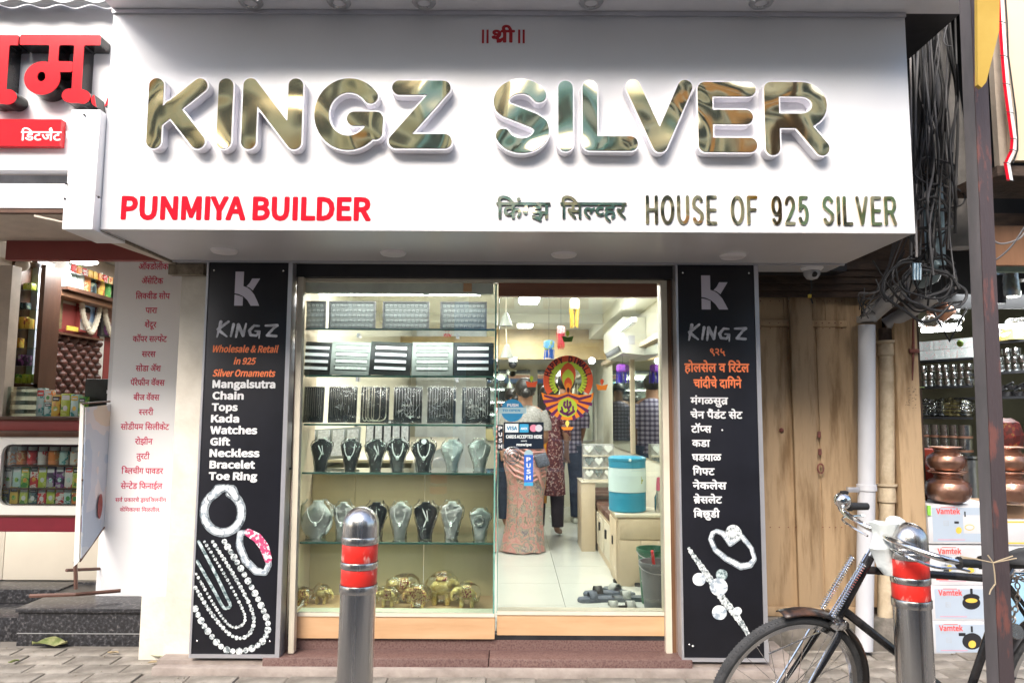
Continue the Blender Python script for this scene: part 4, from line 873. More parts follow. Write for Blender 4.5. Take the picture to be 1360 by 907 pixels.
# slippers
def slipper(lb,px,py,rz,m,str_,y0=None):
    p=onz(px,py,FLZ); t=thing('slipper',lb,'footwear',(p.x,p.y,FLZ),R(rz)); t['group']='footwear left on the shop floor'
    def foot(s): return [(s*x,s*y) for x,y in ((-.032,-.12),(.032,-.12),(.04,-.06),(.034,0),(.046,.07),(.036,.125),(0,.14),(-.036,.12),(-.044,.06),(-.034,0),(-.04,-.06))]
    b=MB(); b.loft([[(x,y,0) for x,y in foot(1)],[(x,y,.018) for x,y in foot(1.03)],[(x,y,.026) for x,y in foot(.98)]]); o=b.obj('sole',m); o.parent=t
    b=MB(); 
    for k in range(1): b.loft([[(.044*math.cos(a),.03+dy,.02+.045*math.sin(a)) for a in [PI*i/8 for i in range(9)]] for dy in (-.02,.035)],closed=False,cap=False)
    o=b.obj('strap',str_); o.parent=t; o.modifiers.new('thick','SOLIDIFY').thickness=.004
    return t
navy=mat('slate_blue_foam',(.05,.07,.11),.6,c2=(.12,.15,.20),scale=30,bump=.2); gfm2=mat('grey_foam',(.09,.11,.13),.6,bump=.2); lg=mat('light_grey_foam',(.4,.42,.4),.6,bump=.1)
slipper('blue speckled slipper, leftmost on the shop floor',794,798,100,navy,navy); slipper('blue speckled slipper behind the leftmost one',801,790,98,navy,blackrub); slipper('grey slipper with pale strap behind the others',822,788,40,gfm2,lg); slipper('dark grey slide in front of the bucket',838,797,95,gfm2,lg); slipper('pale grey sandal at the front of the footwear',822,811,92,lg,lg); slipper('pale grey sandal closest to the bucket',845,811,92,lg,lg); slipper('small black shoe behind the grey slippers',838,776,60,blackrub,blackrub)
# door mat strip
o=MB().b2(at(660,800,.2).x,at(785,800,.2).x,.12,.30,FLZ+.001,FLZ+.006).obj('floor_mat',mat('grey_mat',(.24,.25,.23),.9,bump=.3)); tag(o,'thin grey mat strip just inside the glass door','mat')
# air conditioner
ac=thing('air_conditioner','white split air conditioner high on the right wall','air conditioner',(1.05,2.4,2.05)); acm=mat('ac_white',(.72,.72,.64),.4,var=.03,bump=0)
b=MB(); b.loft([[(1.157,y,2.26),(.96,y,2.26),(.915,y,2.20),(.915,y,2.04),(.96,y,1.95),(1.157,y,1.93)] for y in (1.95,2.9)]); b.obj('body',acm,ac); MB().box((.932,2.42,1.99),(.004,.86,.05),rot=(0,R(-27),0)).obj('vent',darksteel,ac)
MB().b2(1.0,1.06,1.945,1.9495,2.02,2.1).obj('label',mat('silver_label',(.5,.5,.55),.3,bump=0),ac)
# wall fan, camera, bulb in the far left
fn=thing('ceiling_fan_lamp','pale glass pendant shade hanging at the upper left inside the door','pendant lamp',tuple(at(672,440,1.6)))
for px,py in ((672,425),(673,467)): p=at(px,py,1.6); b=MB(); b.lathe([(.012,.06),(.02,.05),(.05,-.03),(.055,-.05),(.0,-.05)],p,18); b.obj('shade',mat('dim_shade',(.30,.31,.27),.5,bump=0),fn)
b=MB(); p=at(672,425,1.6); b.tube([(p.x,1.6,p.z+.05),(p.x,1.6,2.45)],.004,6); p2=at(673,467,1.6); b.tube([(p2.x,1.6,p2.z+.05),(p.x,1.6,p.z-.05)],.004,6); b.obj('rod',paleframe,fn)
# hanging lanterns
def lantern(lb,px,py0,pym,py1,wpx,Y,m,ms,n=9):
    t=thing('paper_lantern',lb,'lantern',tuple(at(px,pym,Y))); t['group']='festive lanterns hanging inside the shop'; p=at(px,pym,Y); top=at(px,py0,Y).z; bot=at(px,py1,Y).z; w_=L(wpx,Y)/2
    b=MB(); b.loft([[(p.x+w_*s*math.cos(a),Y+w_*s*math.sin(a),z) for a in [PI/4+PI/3*k for k in range(6)]] for z,s in ((p.z,.8),(p.z+(top-p.z)*.2,1),(p.z+(top-p.z)*.8,1),(top,.75))]); b.obj('box',m,t)
    b=MB(); rr=random.Random(px)
    for k in range(n*3):
        a=rr.uniform(0,2*PI); q=rr.uniform(.3,1.0)*w_; x=p.x+q*math.cos(a); y=Y+q*math.sin(a); b.box((x,y,(p.z+bot)/2+rr.uniform(-.0,.02)),(w_*.14,.002,abs(p.z-bot)*rr.uniform(.8,1)),rot=(rr.uniform(-.1,.1),rr.uniform(-.12,.12),a))
    b.obj('tassel',ms,t)['kind']='stuff'
    b=MB(); b.tube([(p.x,Y,top),(p.x,Y,2.449)],.0015,4); b.obj('string',blackrub,t)
lantern('golden lantern with gold tinsel tail at the top of the door',763,397,411,437,13,.9,mat('lantern_gold',(.8,.62,.2),.35,c2=(.9,.85,.7),scale=60,bump=.2),mat('tinsel_gold',(.75,.5,.06),.25,metal=.5,bump=.3))
lantern('red tinsel lantern left of the green lamp sticker',745,433,443,465,11,1.3,mat('lantern_red',(.7,.12,.14),.4,c2=(.85,.6,.6),scale=60,bump=.2),mat('tinsel_red',(.6,.03,.05),.3,metal=.4,bump=.3))
lantern('blue and lime lantern behind the top of the diwali ring',729,452,464,478,15,1.5,mat('lantern_lime',(.35,.5,.1),.4,c2=(.1,.3,.7),scale=40,bump=.2,thr=(.45,.5)),mat('tinsel_blue',(.03,.12,.5),.3,metal=.4,bump=.3))
lantern('purple lantern with violet fringe near the mirror wall',827,484,494,510,17,2.2,mat('lantern_purple',(.10,.03,.5),.4,c2=(.5,.1,.6),scale=50,bump=.2),mat('tinsel_purple',(.06,.03,.45),.3,metal=.4,bump=.3))
b=MB(); p=at(786,479,3.0); b.sphere(p,.035,10); o=b.obj('spot_lamp',mat('spot_glow',(1,1,1),.5,bump=0,emit=5)); tag(o,'small bright bulb at the back of the shop above the mirrors','lamp')
tc_=thing('security_camera','small dome camera on the back wall left of the stickers','camera',tuple(at(681,484,4.5))); p=at(681,484,4.5); b=MB(); b.sphere(p,.05,12); b.obj('dome',blackrub,tc_); b=MB(); b.lathe([(0,.09),(.06,.09),(.06,.03),(.0,.03)],p,14); b.obj('mount',white_panel,tc_)
# ================================================================ PEOPLE IN THE SHOP
skin=mat('brown_skin',(.30,.16,.10),.5,var=.06,bump=.02); hairm=mat('black_hair',(.012,.010,.010),.4,var=.4,scale=60,stretch=(1,1,.1),bump=.4)
def skinbody(name,J,E_,m,parent,lv=2):
    "J name->(x,y,z,r)"
    ks=list(J); me=bpy.data.meshes.new(name); me.from_pydata([J[k][:3] for k in ks],[(ks.index(a),ks.index(b_)) for a,b_ in E_],[]); o=bpy.data.objects.new(name,me); COL.objects.link(o)
    md=o.modifiers.new('s','SKIN'); md.use_smooth_shade=True
    for k,v in zip(ks,me.skin_vertices[0].data): v.radius=(J[k][3],J[k][3]*(J[k][4] if len(J[k])>4 else 1)); v.use_root=(k==ks[0])
    sb_=o.modifiers.new('u','SUBSURF'); sb_.levels=lv; sb_.render_levels=lv
    dg=bpy.context.evaluated_depsgraph_get(); me2=bpy.data.meshes.new_from_object(o.evaluated_get(dg)); bpy.data.objects.remove(o); bpy.data.meshes.remove(me)
    me2.name=name; me2.materials.clear(); me2.materials.append(m); me2.shade_smooth(); o=bpy.data.objects.new(name,me2); COL.objects.link(o)
    if parent: o.parent=parent
    return o
def body(parent,H,arms,stance=.09,turn=0,headtilt=(0,0)):
    s=H/1.65; hx,hy=headtilt
    J={'pel':(0,0,.92*s,.115*s),'wai':(0,0,1.05*s,.105*s),'che':(0,0,1.24*s,.125*s,.8),'shc':(0,0,1.36*s,.075*s),'nek':(0,hy*.3,1.43*s,.05*s),'hea':(hx*.5,hy*.8,1.52*s,.085*s),'top':(hx,hy,1.60*s,.072*s)}
    E_=[('pel','wai'),('wai','che'),('che','shc'),('shc','nek'),('nek','hea'),('hea','top')]
    for sd_,a in zip((-1,1),arms):
        n='l' if sd_<0 else 'r'; (ex,ey,ez),(wx,wy,wz)=a
        J['s'+n]=(sd_*.155*s,0,1.34*s,.052*s); J['e'+n]=(ex*s,ey*s,ez*s,.038*s); J['w'+n]=(wx*s,wy*s,wz*s,.025*s)
        d=(Vector((wx,wy,wz))-Vector((ex,ey,ez))).normalized(); pm_=Vector((wx,wy,wz))+d*.055; J['p'+n]=(pm_.x*s,pm_.y*s,pm_.z*s,.032*s,.5)
        E_+=[('shc','s'+n),('s'+n,'e'+n),('e'+n,'w'+n),('w'+n,'p'+n)]
        sidev=d.cross(Vector((0,1,0))).normalized() if abs(d.y)<.9 else Vector((1,0,0))
        for k in range(4):
            a1=pm_+sidev*(.027-.018*k)+d*.03; a2=pm_+sidev*(.03-.02*k)+d*(.075-.008*abs(k-1.4)); J[f'f{n}{k}']=(*(a1*s),.0095*s); J[f'g{n}{k}']=(*((a2+Vector((0,-.008,0)))*s),.0075*s); E_+=[('p'+n,f'f{n}{k}'),(f'f{n}{k}',f'g{n}{k}')]
        a1=pm_+sidev*.05+d*.0; J['t'+n]=(*(a1*s),.010*s); a2=a1+d*.03+sidev*.006; J['u'+n]=(*(a2*s),.008*s); E_+=[('w'+n,'t'+n),('t'+n,'u'+n)]
        J['h'+n]=(sd_*stance*s,0,.84*s,.095*s); J['k'+n]=(sd_*stance*1.1*s,-.01,.48*s,.058*s); J['a'+n]=(sd_*stance*1.1*s,.02,.08*s,.036*s); J['o'+n]=(sd_*stance*1.3*s,-.13*s,.03*s,.032*s); E_+=[('pel','h'+n),('h'+n,'k'+n),('k'+n,'a'+n),('a'+n,'o'+n)]
    b=skinbody('body',J,E_,skin,parent,1)
    # face: nose, eyes, ears, mouth towards -Y
    f=MB(); f.box((hx*.7,hy-.088*s,1.53*s),(.018*s,.028*s,.045*s),bev=.004)
    for sx_ in (-1,1): f.sphere((hx*.7+sx_*.082*s,hy,1.53*s),.02*s,8,sx=.5)
    f.obj('nose_and_ears',skin,parent).parent=parent; e=MB()
    for sx_ in (-1,1): e.sphere((hx*.7+sx_*.03*s,hy-.078*s,1.555*s),.011*s,8)
    e.obj('eyes',hairm,parent); m_=MB(); m_.box((hx*.7,hy-.084*s,1.492*s),(.045*s,.01*s,.012*s),bev=.003); m_.obj('mouth',mat('lips',(.25,.08,.07),.5,bump=0),parent)
    return s
def hair(parent,s,bun=False,long_=0,hx=0,hy=0):
    b=MB(); b.sphere((hx*.8,hy+.012,1.585*s),.104*s,18,sz=1.0); 
    for v in b.bm.verts:
        if v.co.y<hy-.03 and v.co.z<1.60*s: v.co.y=hy-.03; v.co.z=max(v.co.z,1.56*s)
    b.noise(.006,30,3)
    if long_: b.loft([[(hx+.085*s*ww*math.cos(a),hy+.05+.05*s*math.sin(a),1.58*s-long_*t) for a in [2*PI*k/10 for k in range(10)]] for t,ww in ((0,1.1),(.3,1.25),(.6,1.1),(.85,.8),(1,.4))]); b.noise(.012,20,5)
    if bun: b.sphere((hx,hy+.12*s,1.53*s),.05*s,12)
    b.obj('hair',hairm,parent)
def shell(rings,name,m,parent,nz=.004,seed=0,n=28,fold=0,nf=9):
    b=MB(); R_=[]
    for (x,y,z,a,c) in rings: R_.append([(x+a*math.cos(t)*(1+fold*math.sin(nf*t+z*5)),y+c*math.sin(t)*(1+fold*math.sin(nf*t+z*5)),z) for t in [2*PI*k/n for k in range(n)]])
    b.loft(R_); b.noise(nz,9,seed); return b.obj(name,m,parent,smooth=60)
def sleeve(pts,rad,name,m,parent): b=MB(); b.tube(pts,rad,12); return b.obj(name,m,parent)
ARMD=[((-.21,.0,1.10),(-.19,-.12,.90)),((.21,.0,1.10),(.2,-.12,.90))]
# woman in sari (back turned)
pn=onz(698,742,FLZ); 
wo=thing('person','person in a pink floral sari seen from behind, standing near the door','person',(0,0,0))
s=body(wo,1.60,[((-.20,.0,1.08),(-.14,-.20,1.02)),((.21,.0,1.08),(.17,-.17,1.0))]); hair(wo,s,True)
sari=ramp_mat('pink_floral_sari',[(0,(.50,.24,.22)),(.44,(.56,.31,.28)),(.50,(.24,.22,.16)),(.54,(.46,.38,.32)),(.58,(.20,.17,.20)),(.62,(.36,.33,.27)),(.67,(.52,.28,.26))],scale=13,rough=.75,bump=.1,dist=1.2)
plainp=mat('pink_sari_plain',(.60,.30,.27),.65,var=.08,scale=4,bump=.2); blou=mat('pale_grey_lace',(.22,.21,.20),.7,c2=(.40,.385,.37),scale=60,bump=.3)
shell([(.02,0,.012,.215,.18),(.015,0,.05,.20,.175),(0,0,.30,.165,.155),(-.01,0,.62,.175,.16),(0,0,.80,.205,.185),(0,0,.92,.19,.165),(0,0,1.03,.145,.12)],'sari_skirt',sari,wo,.012,1,72,.045,9)
shell([(0,0,1.0,.152,.125),(0,0,1.12,.15,.12),(0,0,1.25,.165,.125),(0,0,1.33,.15,.10),(0,0,1.37,.07,.06)],'blouse',blou,wo,.006,2)
b=MB(); b.loft([[(-.16+.34*t+dx,.135+.045*math.sin(PI*t),z0+(z1-z0)*t) for t in [k/14 for k in range(15)]] for dx,z0,z1 in ((0,.60,1.32),(.02,.74,1.36),(.05,.92,1.38))],closed=False,cap=False); o=b.obj('sari_drape',plainp,wo); o.modifiers.new('t','SOLIDIFY').thickness=.006
for sd_ in (-1,1): sleeve([(sd_*.15,0,1.31),(sd_*.195,0,1.19),(sd_*.2,0,1.13)],[.058,.058,.052],'sleeve',blou,wo)
b=MB()
for k in range(9): b.tube([(-.19+.004*k,.10+.0*k,.72+.035*k),(-.05,.178+.004*(k%2),.66+.045*k),(.10,.172,.72+.05*k),(.20,.06,.82+.045*k)],[.010,.013,.012,.008],8)
b.noise(.004,14,3); b.obj('sari_fold',plainp,wo)['kind']='stuff'
b=MB()
for k in range(7): b.tube([(-.10+.034*k,.150-.004*abs(k-3),.02),(-.08+.027*k,.140,.35),(-.05+.018*k,.150,.66)],[.014,.010,.006],7)
b.noise(.004,14,3); b.obj('sari_pleat',sari,wo)['kind']='stuff'
b=MB(); b.box((-.15,.17,.86),(.12,.05,.13),rot=(.2,.3,0),bev=.02); b.noise(.012,16,2); b.obj('pouch',mat('dark_dotted_cloth',(.02,.025,.04),.6,c2=(.12,.13,.18),scale=60,bump=.3),wo)
wo.location=(pn.x,2.5,FLZ); wo.rotation_euler=(0,0,R(180)); wo.scale=(.98,.98,.97)
# woman with long curly hair and orange scarf
w2=thing('person','person with long curly dark hair and an orange and maroon patterned outfit','person'); s=body(w2,1.52,ARMD); hair(w2,s,False,.34)
mar=ramp_mat('maroon_print',[(0,(.09,.02,.03)),(.5,(.20,.05,.05)),(.58,(.55,.45,.40)),(.64,(.05,.02,.05))],scale=40,rough=.7)
shell([(0,0,.42,.18,.14),(0,0,.7,.17,.13),(0,0,.95,.15,.12),(0,0,1.12,.14,.11),(0,0,1.22,.16,.11),(0,0,1.27,.07,.06)],'kurta',mar,w2,.008,3,36,.02,8)
for sd_ in (-1,1): sleeve([(sd_*.085,0,.75),(sd_*.095,0,.45),(sd_*.10,.0,.10)],[.085,.075,.06],'trouser_leg',mat('dark_trouser',(.03,.02,.03),.7,bump=.2),w2); sleeve([(sd_*.14,0,1.24),(sd_*.19,0,1.10),(sd_*.19,-.05,.98)],[.055,.05,.045],'sleeve',mar,w2)
b=MB(); b.loft([[(x,.12+.02*math.sin(k*1.3),z) for k,x in enumerate([-.02+.018*j for j in range(9)])] for z in (1.26,1.0,.75,.5,.35)],closed=False,cap=False); b.noise(.012,12,4); o=b.obj('scarf',mat('orange_scarf',(.75,.32,.03),.6,c2=(.35,.03,.05),scale=7,stretch=(3,1,.4),thr=(.5,.56),bump=.2),w2); o.modifiers.new('t','SOLIDIFY').thickness=.005
p=onz(724,700,FLZ); w2.location=(at(728,600,3.3).x,3.3,FLZ); w2.rotation_euler=(0,0,R(165)); w2.scale=(1,1,1.0)
# man in checked shirt
m1=thing('person','person in a purple checked shirt and dark jeans standing behind the diwali sticker','person'); s=body(m1,1.68,ARMD,.1)
def checkmat():
    m=bpy.data.materials.new('checked_cotton'); m.use_nodes=True; n=m.node_tree.nodes; l=m.node_tree.links; p=n['Principled BSDF']; p.inputs['Roughness'].default_value=.8
    tc=n.new('ShaderNodeTexCoord'); mp=n.new('ShaderNodeMapping'); l.new(tc.outputs['Object'],mp.inputs[0]); sp=n.new('ShaderNodeSeparateXYZ'); l.new(mp.outputs[0],sp.inputs[0])
    outs=[]
    for ax in ('X','Z'):
        a=n.new('ShaderNodeMath'); a.operation='MULTIPLY'; a.inputs[1].default_value=2*PI/.055; l.new(sp.outputs[ax],a.inputs[0]); q=n.new('ShaderNodeMath'); q.operation='SINE'; l.new(a.outputs[0],q.inputs[0]); g=n.new('ShaderNodeMath'); g.operation='GREATER_THAN'; g.inputs[1].default_value=.1; l.new(q.outputs[0],g.inputs[0]); outs.append(g)
    ad=n.new('ShaderNodeMath'); ad.operation='ADD'; l.new(outs[0].outputs[0],ad.inputs[0]); l.new(outs[1].outputs[0],ad.inputs[1]); dv=n.new('ShaderNodeMath'); dv.operation='MULTIPLY'; dv.inputs[1].default_value=.5; l.new(ad.outputs[0],dv.inputs[0])
    rp=n.new('ShaderNodeValToRGB'); rp.color_ramp.interpolation='CONSTANT'; e=rp.color_ramp.elements; e[0].color=(.36,.33,.42,1); e[1].position=.4; e[1].color=(.13,.11,.18,1); x=e.new(.9); x.color=(.035,.03,.06,1); l.new(dv.outputs[0],rp.inputs[0]); l.new(rp.outputs[0],p.inputs['Base Color']); return m
chk=checkmat(); jean=mat('dark_denim',(.02,.03,.07),.8,c2=(.05,.07,.12),scale=12,bump=.2)
shell([(0,0,.80,.185,.13),(0,0,.95,.175,.125),(0,0,1.12,.175,.13),(0,0,1.28,.19,.135),(0,0,1.38,.16,.11),(0,0,1.43,.075,.07)],'shirt',chk,m1,.006,5)
for sd_ in (-1,1): sleeve([(sd_*.165,0,1.36),(sd_*.215,0,1.2),(sd_*.215,0,1.08)],[.068,.066,.058],'sleeve',chk,m1); sleeve([(sd_*.10,0,.88),(sd_*.112,0,.5),(sd_*.114,.0,.07)],[.11,.08,.065],'trouser_leg',jean,m1); b=MB(); b.box((sd_*.125,-.07,.03),(.10,.27,.06),bev=.02); b.obj('shoe',bw,m1)
hair(m1,s); m1.location=(at(752,600,4.2).x,4.2,FLZ); m1.rotation_euler=(0,0,R(185))
# two people at the counter, left
gry=mat('light_grey_shirt',(.50,.53,.56),.8,var=.06,bump=.2)
for (px,Y,H,rz,lb,bn_) in ((694,2.95,1.50,140,'person in a light grey top with dark tied hair, leaning left',True),(681,4.0,1.50,20,'person whose face looks out above the round push sticker',False)):
    t=thing('person',lb,'person'); s=body(t,H,ARMD); hair(t,s,bn_)
    shell([(0,0,.75,.17,.13),(0,0,.95,.16,.12),(0,0,1.12,.15,.115),(0,0,1.22,.165,.12),(0,0,1.27,.15,.1),(0,0,1.31,.07,.06)],'top',gry,t,.006,6)
    for sd_ in (-1,1): sleeve([(sd_*.14,0,1.24),(sd_*.19,0,1.08),(sd_*.19,0,1.0)],[.056,.052,.045],'sleeve',gry,t); sleeve([(sd_*.09,0,.80),(sd_*.10,0,.45),(sd_*.10,.0,.08)],[.1,.08,.06],'trouser_leg',jean,t)
    t.location=(at(px,600,Y).x,Y,FLZ); t.rotation_euler=(0,0,R(rz))
# a seated customer seen through the upper shelves
# ================================================================ STREET THINGS
def bollard(lb,px,pt,tilt,Y):
    p=at(px,pt,Y); r=.066; t=thing('bollard',lb,'bollard',(p.x,Y,0),group='steel bollards with red bands'); H=p.z
    b=MB(); b.lathe([(r,0),(r,H-.235),(r+.0015,H-.235)],(0,0,0),40); b.obj('post',steel,None).parent=t
    z=H
    b=MB(); b.lathe([(r*1.02,H-.108)]+[(r*1.02*math.cos(a),H-.07+.07*math.sin(a)) for a in [PI/2*k/10 for k in range(11)]],(0,0,0),40); b.obj('cap',steel,None).parent=t
    for z0,z1,m,nm,e in ((H-.150,H-.1085,steel,'collar',.003),(H-.205,H-.1505,redtape,'red_band',.0),(H-.226,H-.2055,steel,'collar',.003),(H-.284,H-.2265,redtape,'red_band',.0),(H-.312,H-.2845,steel,'collar',.0035)):
        if nm=='collar' and z1>H-.12: z0=H-.135;  
        if nm=='red_band' and z1>H-.16: z1=H-.1355; z0=H-.200
        if nm=='collar' and abs(z1-(H-.2055))<1e-4: z1=H-.2005; z0=H-.224
        if nm=='red_band' and abs(z1-(H-.2265))<1e-4: z1=H-.2245; z0=H-.283
        if nm=='collar' and abs(z1-(H-.2845))<1e-4: z1=H-.2835
        b=MB(); b.lathe([(r+e,z0),(r+e+.001,z0+.002),(r+e+.001,z1-.002),(r+e,z1)],(0,0,0),40); b.obj(nm,m,None).parent=t
    t.rotation_euler=(0,R(tilt),0); return t
bollard('leaning steel bollard with red bands in front of the showcase',474.5,672,.9,-1.45)
bollard('steel bollard with red bands beside the bicycle handlebar',1207,693,-.3,-1.40)
# ---- tilted pole
pole=thing('iron_pole','rusty purple brown angle iron pole tied with string at the right','pole',(at(1305,907,-1.75).x,-1.75,0))
polm=mat('rusty_paint',(.085,.060,.062),.6,c2=(.20,.075,.06),scale=13,bump=.3,stretch=(1,1,.35),thr=(.56,.63)); rustm=mat('rust_patch',(.26,.07,.05),.8,c2=(.14,.06,.05),scale=30,bump=.4); greym=mat('worn_grey_paint',(.06,.058,.06),.6,c2=(.12,.105,.11),scale=7,bump=.2,stretch=(1,1,.3))
A=at(1314,850,-1.75); B=at(1279,0,-1.75); dv=(B-A); A=A-dv*(A.z/dv.z); B=A+dv*(4.2/dv.z)
def ppt(z): return A+(B-A)*((z-A.z)/(B.z-A.z))
b=MB(); s=.068
for nm,m,offs,a0 in (('left_flange',greym,-1,0),('right_flange',polm,1,0)):
    b=MB(); th=R(42)
    d1=Vector((-.34,.94,0)) if nm=='left_flange' else Vector((.94,.34,0))
    n=Vector((d1.y,-d1.x,0))*(-.006 if nm=='left_flange' else .006)
    rings=[]
    for z in (0,1,2,3,4.2):
        c=ppt(z)+Vector((0,-.045,0)); k=.066 if nm=='right_flange' else .042
        o_=d1*.004 if nm=='left_flange' else Vector((0,0,0))
        rings.append([tuple(c+o_),tuple(c+d1*k),tuple(c+d1*k+Vector((0,.006,0))),tuple(c+o_+Vector((0,.006,0)))])
    b.loft(rings); b.obj('flange',m,pole)
rr=random.Random(5)
for k in range(0):
    z=rr.choice([rr.uniform(1.75,2.2),rr.uniform(.9,1.6),rr.uniform(2.3,3.4)]) if k>4 else 1.85+.06*k; c=ppt(z)+Vector((0,-.047,0)); d1=Vector((.94,.34,0)); u=rr.uniform(.014,.05)
    b=MB(); b.loft([[tuple(c+d1*(u+.012*math.cos(a)*rr.uniform(.5,1))+Vector((0,-.001-dd,.035*math.sin(a)*rr.uniform(.4,1)))) for a in [2*PI*i/9 for i in range(9)]] for dd in (0,.0012)]); b.obj('rust_patch',rustm,pole,smooth=0)
st_m=mat('jute_string',(.45,.36,.24),.9,bump=.3); tg=thing('string_tie','pale string knotted round the iron pole near the bicycle seat','string',tuple(ppt(.95)))
b=MB(); q=at(1318,747,-1.85)
for pts in ([(1275,738),(1300,743),(1319,747),(1345,738)],[(1312,737),(1319,747),(1321,760),(1322,775)],[(1322,775),(1316,783),(1314,789)],[(1319,747),(1335,744),(1350,741)],[(1298,742),(1278,741)]):
    b.tube([at(x,y,-1.86) for x,y in pts],.0022,5)
b.obj('strands',st_m,tg)
yb=thing('hanging_signboard','yellow tapered metal sign panel fixed to the pole at the top right','signboard',tuple(at(1300,60,-1.95))); ym=mat('ochre_metal',(.42,.26,.03),.4,c2=(.50,.34,.07),scale=3,bump=.05)
b=MB(); b.prism([(at(x,y,-1.9).x,at(x,y,-1.9).z) for x,y in ((1290,-60),(1291,118),(1296,122),(1302,115),(1319,48),(1321,-60))],-1.93,-1.915); b.obj('panel',ym,yb); b=MB(); b.tube([at(x,y,-1.92) for x,y in ((1319,-60),(1318,48),(1302,115))],.006,6); b.obj('rim',mat('grey_sheet_edge',(.25,.2,.17),.6,bump=.2),yb)
# ================================================================ RIGHT SIDE: OLD DOORS, PIPES
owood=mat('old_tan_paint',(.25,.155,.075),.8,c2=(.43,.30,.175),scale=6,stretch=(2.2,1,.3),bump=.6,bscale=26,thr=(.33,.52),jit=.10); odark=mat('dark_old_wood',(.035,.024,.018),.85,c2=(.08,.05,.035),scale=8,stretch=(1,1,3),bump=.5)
od=thing('old_doors','closed tan painted wooden plank doors with rusty hasp right of the shop','door',(2.0,.35,0))
def plank(a,b_,t,u,Y,m,nm='plank',th=.03): p=at(a,u,Y); q=at(b_,t,Y); return MB().b2(p.x,q.x,Y,Y+th,p.z,q.z,.003).obj(nm,m,od)
for a,b_,y in ((1003,1040,.36),(1041.5,1061,.365),(1062,1078,.33),(1079.5,1096,.36),(1097,1112,.352),(1113,1124,.362),(1125,1142,.37),(1143,1170,.38)):
    plank(a,b_,394 if a in (1062,1125,1143) else 434,806,y,owood)
    if a not in (1062,1125,1143): plank(a,b_,394,433,y+.006,owood)
plank(1003,1061,425,433,.345,owood,'rail'); plank(1079,1125,426,434,.345,owood,'rail'); plank(1003,1140,806.5,818,.33,owood,'rail')
for k in range(5): p=at(1003,394-9*k,.30-.01*k); q=at(1175,386-9*k,.3); MB().b2(p.x,q.x,.30-.012*k,.33-.012*k,p.z,q.z,.002).obj('plank',odark,od)
b=MB(); b.b2(1.6,2.6,.41,.45,-.0,2.6); b.obj('backing',odark,od); MB().b2(at(1003,800,.3).x,2.5,.30,.42,.0,at(1050,819,.33).z,.006).obj('sill',mat('grimy_cement',(.12,.11,.09),.9,c2=(.25,.22,.19),scale=10,bump=.6),od)
b=MB()
for px_,yy_ in [(x,y) for x in (1009,1022,1034,1046,1056,1084,1092,1101,1109,1117) for y in (400,429,436,700,812)]:
    b.sphere(at(px_+(yy_%3),yy_,.334),.004,6)
o=b.obj('nails',rustm,od); o['kind']='stuff'
b=MB(); 
for px,py in ((1088,577),(1089,600)): b.box(at(px,py,.325),(.02,.012,.04),bev=.004)
o=b.obj('hasp',rustm,od); b=MB(); b.torus(at(1090,622,.32),.018,.005,None,18,6,sz=1.6); b.obj('padlock_ring',rustm,od); b=MB(); b.sphere(at(1038,571,.35),.014,10); b.obj('knob',rustm,od)
pl_=thing('old_pillar','tan painted timber post with rusty bolt between the pipes and the vessel shop','post',(2.6,.35,0)); a=at(1195,600,.3).x; c=at(1226,600,.3).x; MB().b2(a,c,.3,.5,.0,2.05,.006).obj('post',owood,pl_); MB().b2(a-.045,a-.005,.42,.5,.0,2.05).obj('inner_strip',owood,pl_)
b=MB(); b.tube([at(1213,415,.29),at(1213,465,.29),at(1212,505,.29)],[.004,.009,.003],6); b.box(at(1214,466,.285),(.06,.02,.025),bev=.004); b.obj('bolt',rustm,pl_)
b=MB(); rr=random.Random(3)
for k in range(26):
    p=at(1200+rr.uniform(2,17),516+4.3*(k//4)+rr.uniform(-1,1),.297); b.tube([p,p+Vector((rr.uniform(.004,.012),0,rr.uniform(-.008,.008)))],.0011,4)
b.obj('scribble',blackrub,pl_)['kind']='stuff'
pvc=mat('grey_white_pvc',(.55,.56,.60),.4,c2=(.62,.63,.67),scale=4,stretch=(1,1,.3),bump=.03); opipe=mat('old_cream_pipe',(.46,.36,.24),.7,c2=(.58,.48,.34),scale=12,thr=(.3,.6),bump=.4); bpipe=mat('blue_grey_pvc',(.16,.24,.28),.4,c2=(.28,.38,.42),scale=4,bump=.03)
dp=thing('drain_pipe','white plastic drain pipe running down beside the old doors','drain pipe',(at(1152,860,.25).x,.25,0))
x1=at(1151,600,.25).x; k_=at(1151,600,.25)
b=MB(); b.tube([at(1147.5,862,.25),at(1151,640,.25),at(1151,432,.25)],.050,24); b.obj('pipe',pvc,dp)
b=MB(); b.tube([at(1153,421,.26),at(1180,398,.2),at(1216,372,.1)],.052,20); b.obj('bend',mat('grimy_pvc',(.30,.29,.28),.6,c2=(.42,.40,.385),scale=6,bump=.1),dp)
for py in (424,647): b=MB(); p=at(1151,py,.25); b.lathe([(.050,-.02),(.058,-.018),(.058,.018),(.050,.02)],(p.x,p.y,p.z),24); b.obj('collar',pvc if py>500 else MATS['grimy_pvc'],dp)
b=MB(); p=at(1151,650,.25); b.box((p.x-.09,p.y-.01,p.z),(.07,.03,.03),bev=.004); b.obj('clamp',alu,dp)
dp2=thing('drain_pipe','old cream iron pipe with collars behind the white one','drain pipe',(at(1177,860,.36).x,.36,0))
b=MB(); b.tube([at(1175,850,.36),at(1178,660,.36),at(1178,468,.36)],.045,20); b.obj('pipe',opipe,dp2)
for py,h in ((463,.05),(655,.06),(752,.05)): b=MB(); p=at(1177.5,py,.36); b.lathe([(.045,-h),(.055,-h+.01),(.052,h-.02),(.064,h-.012),(.064,h),(.045,h)],(p.x,p.y,p.z),22); b.obj('collar',opipe,dp2)
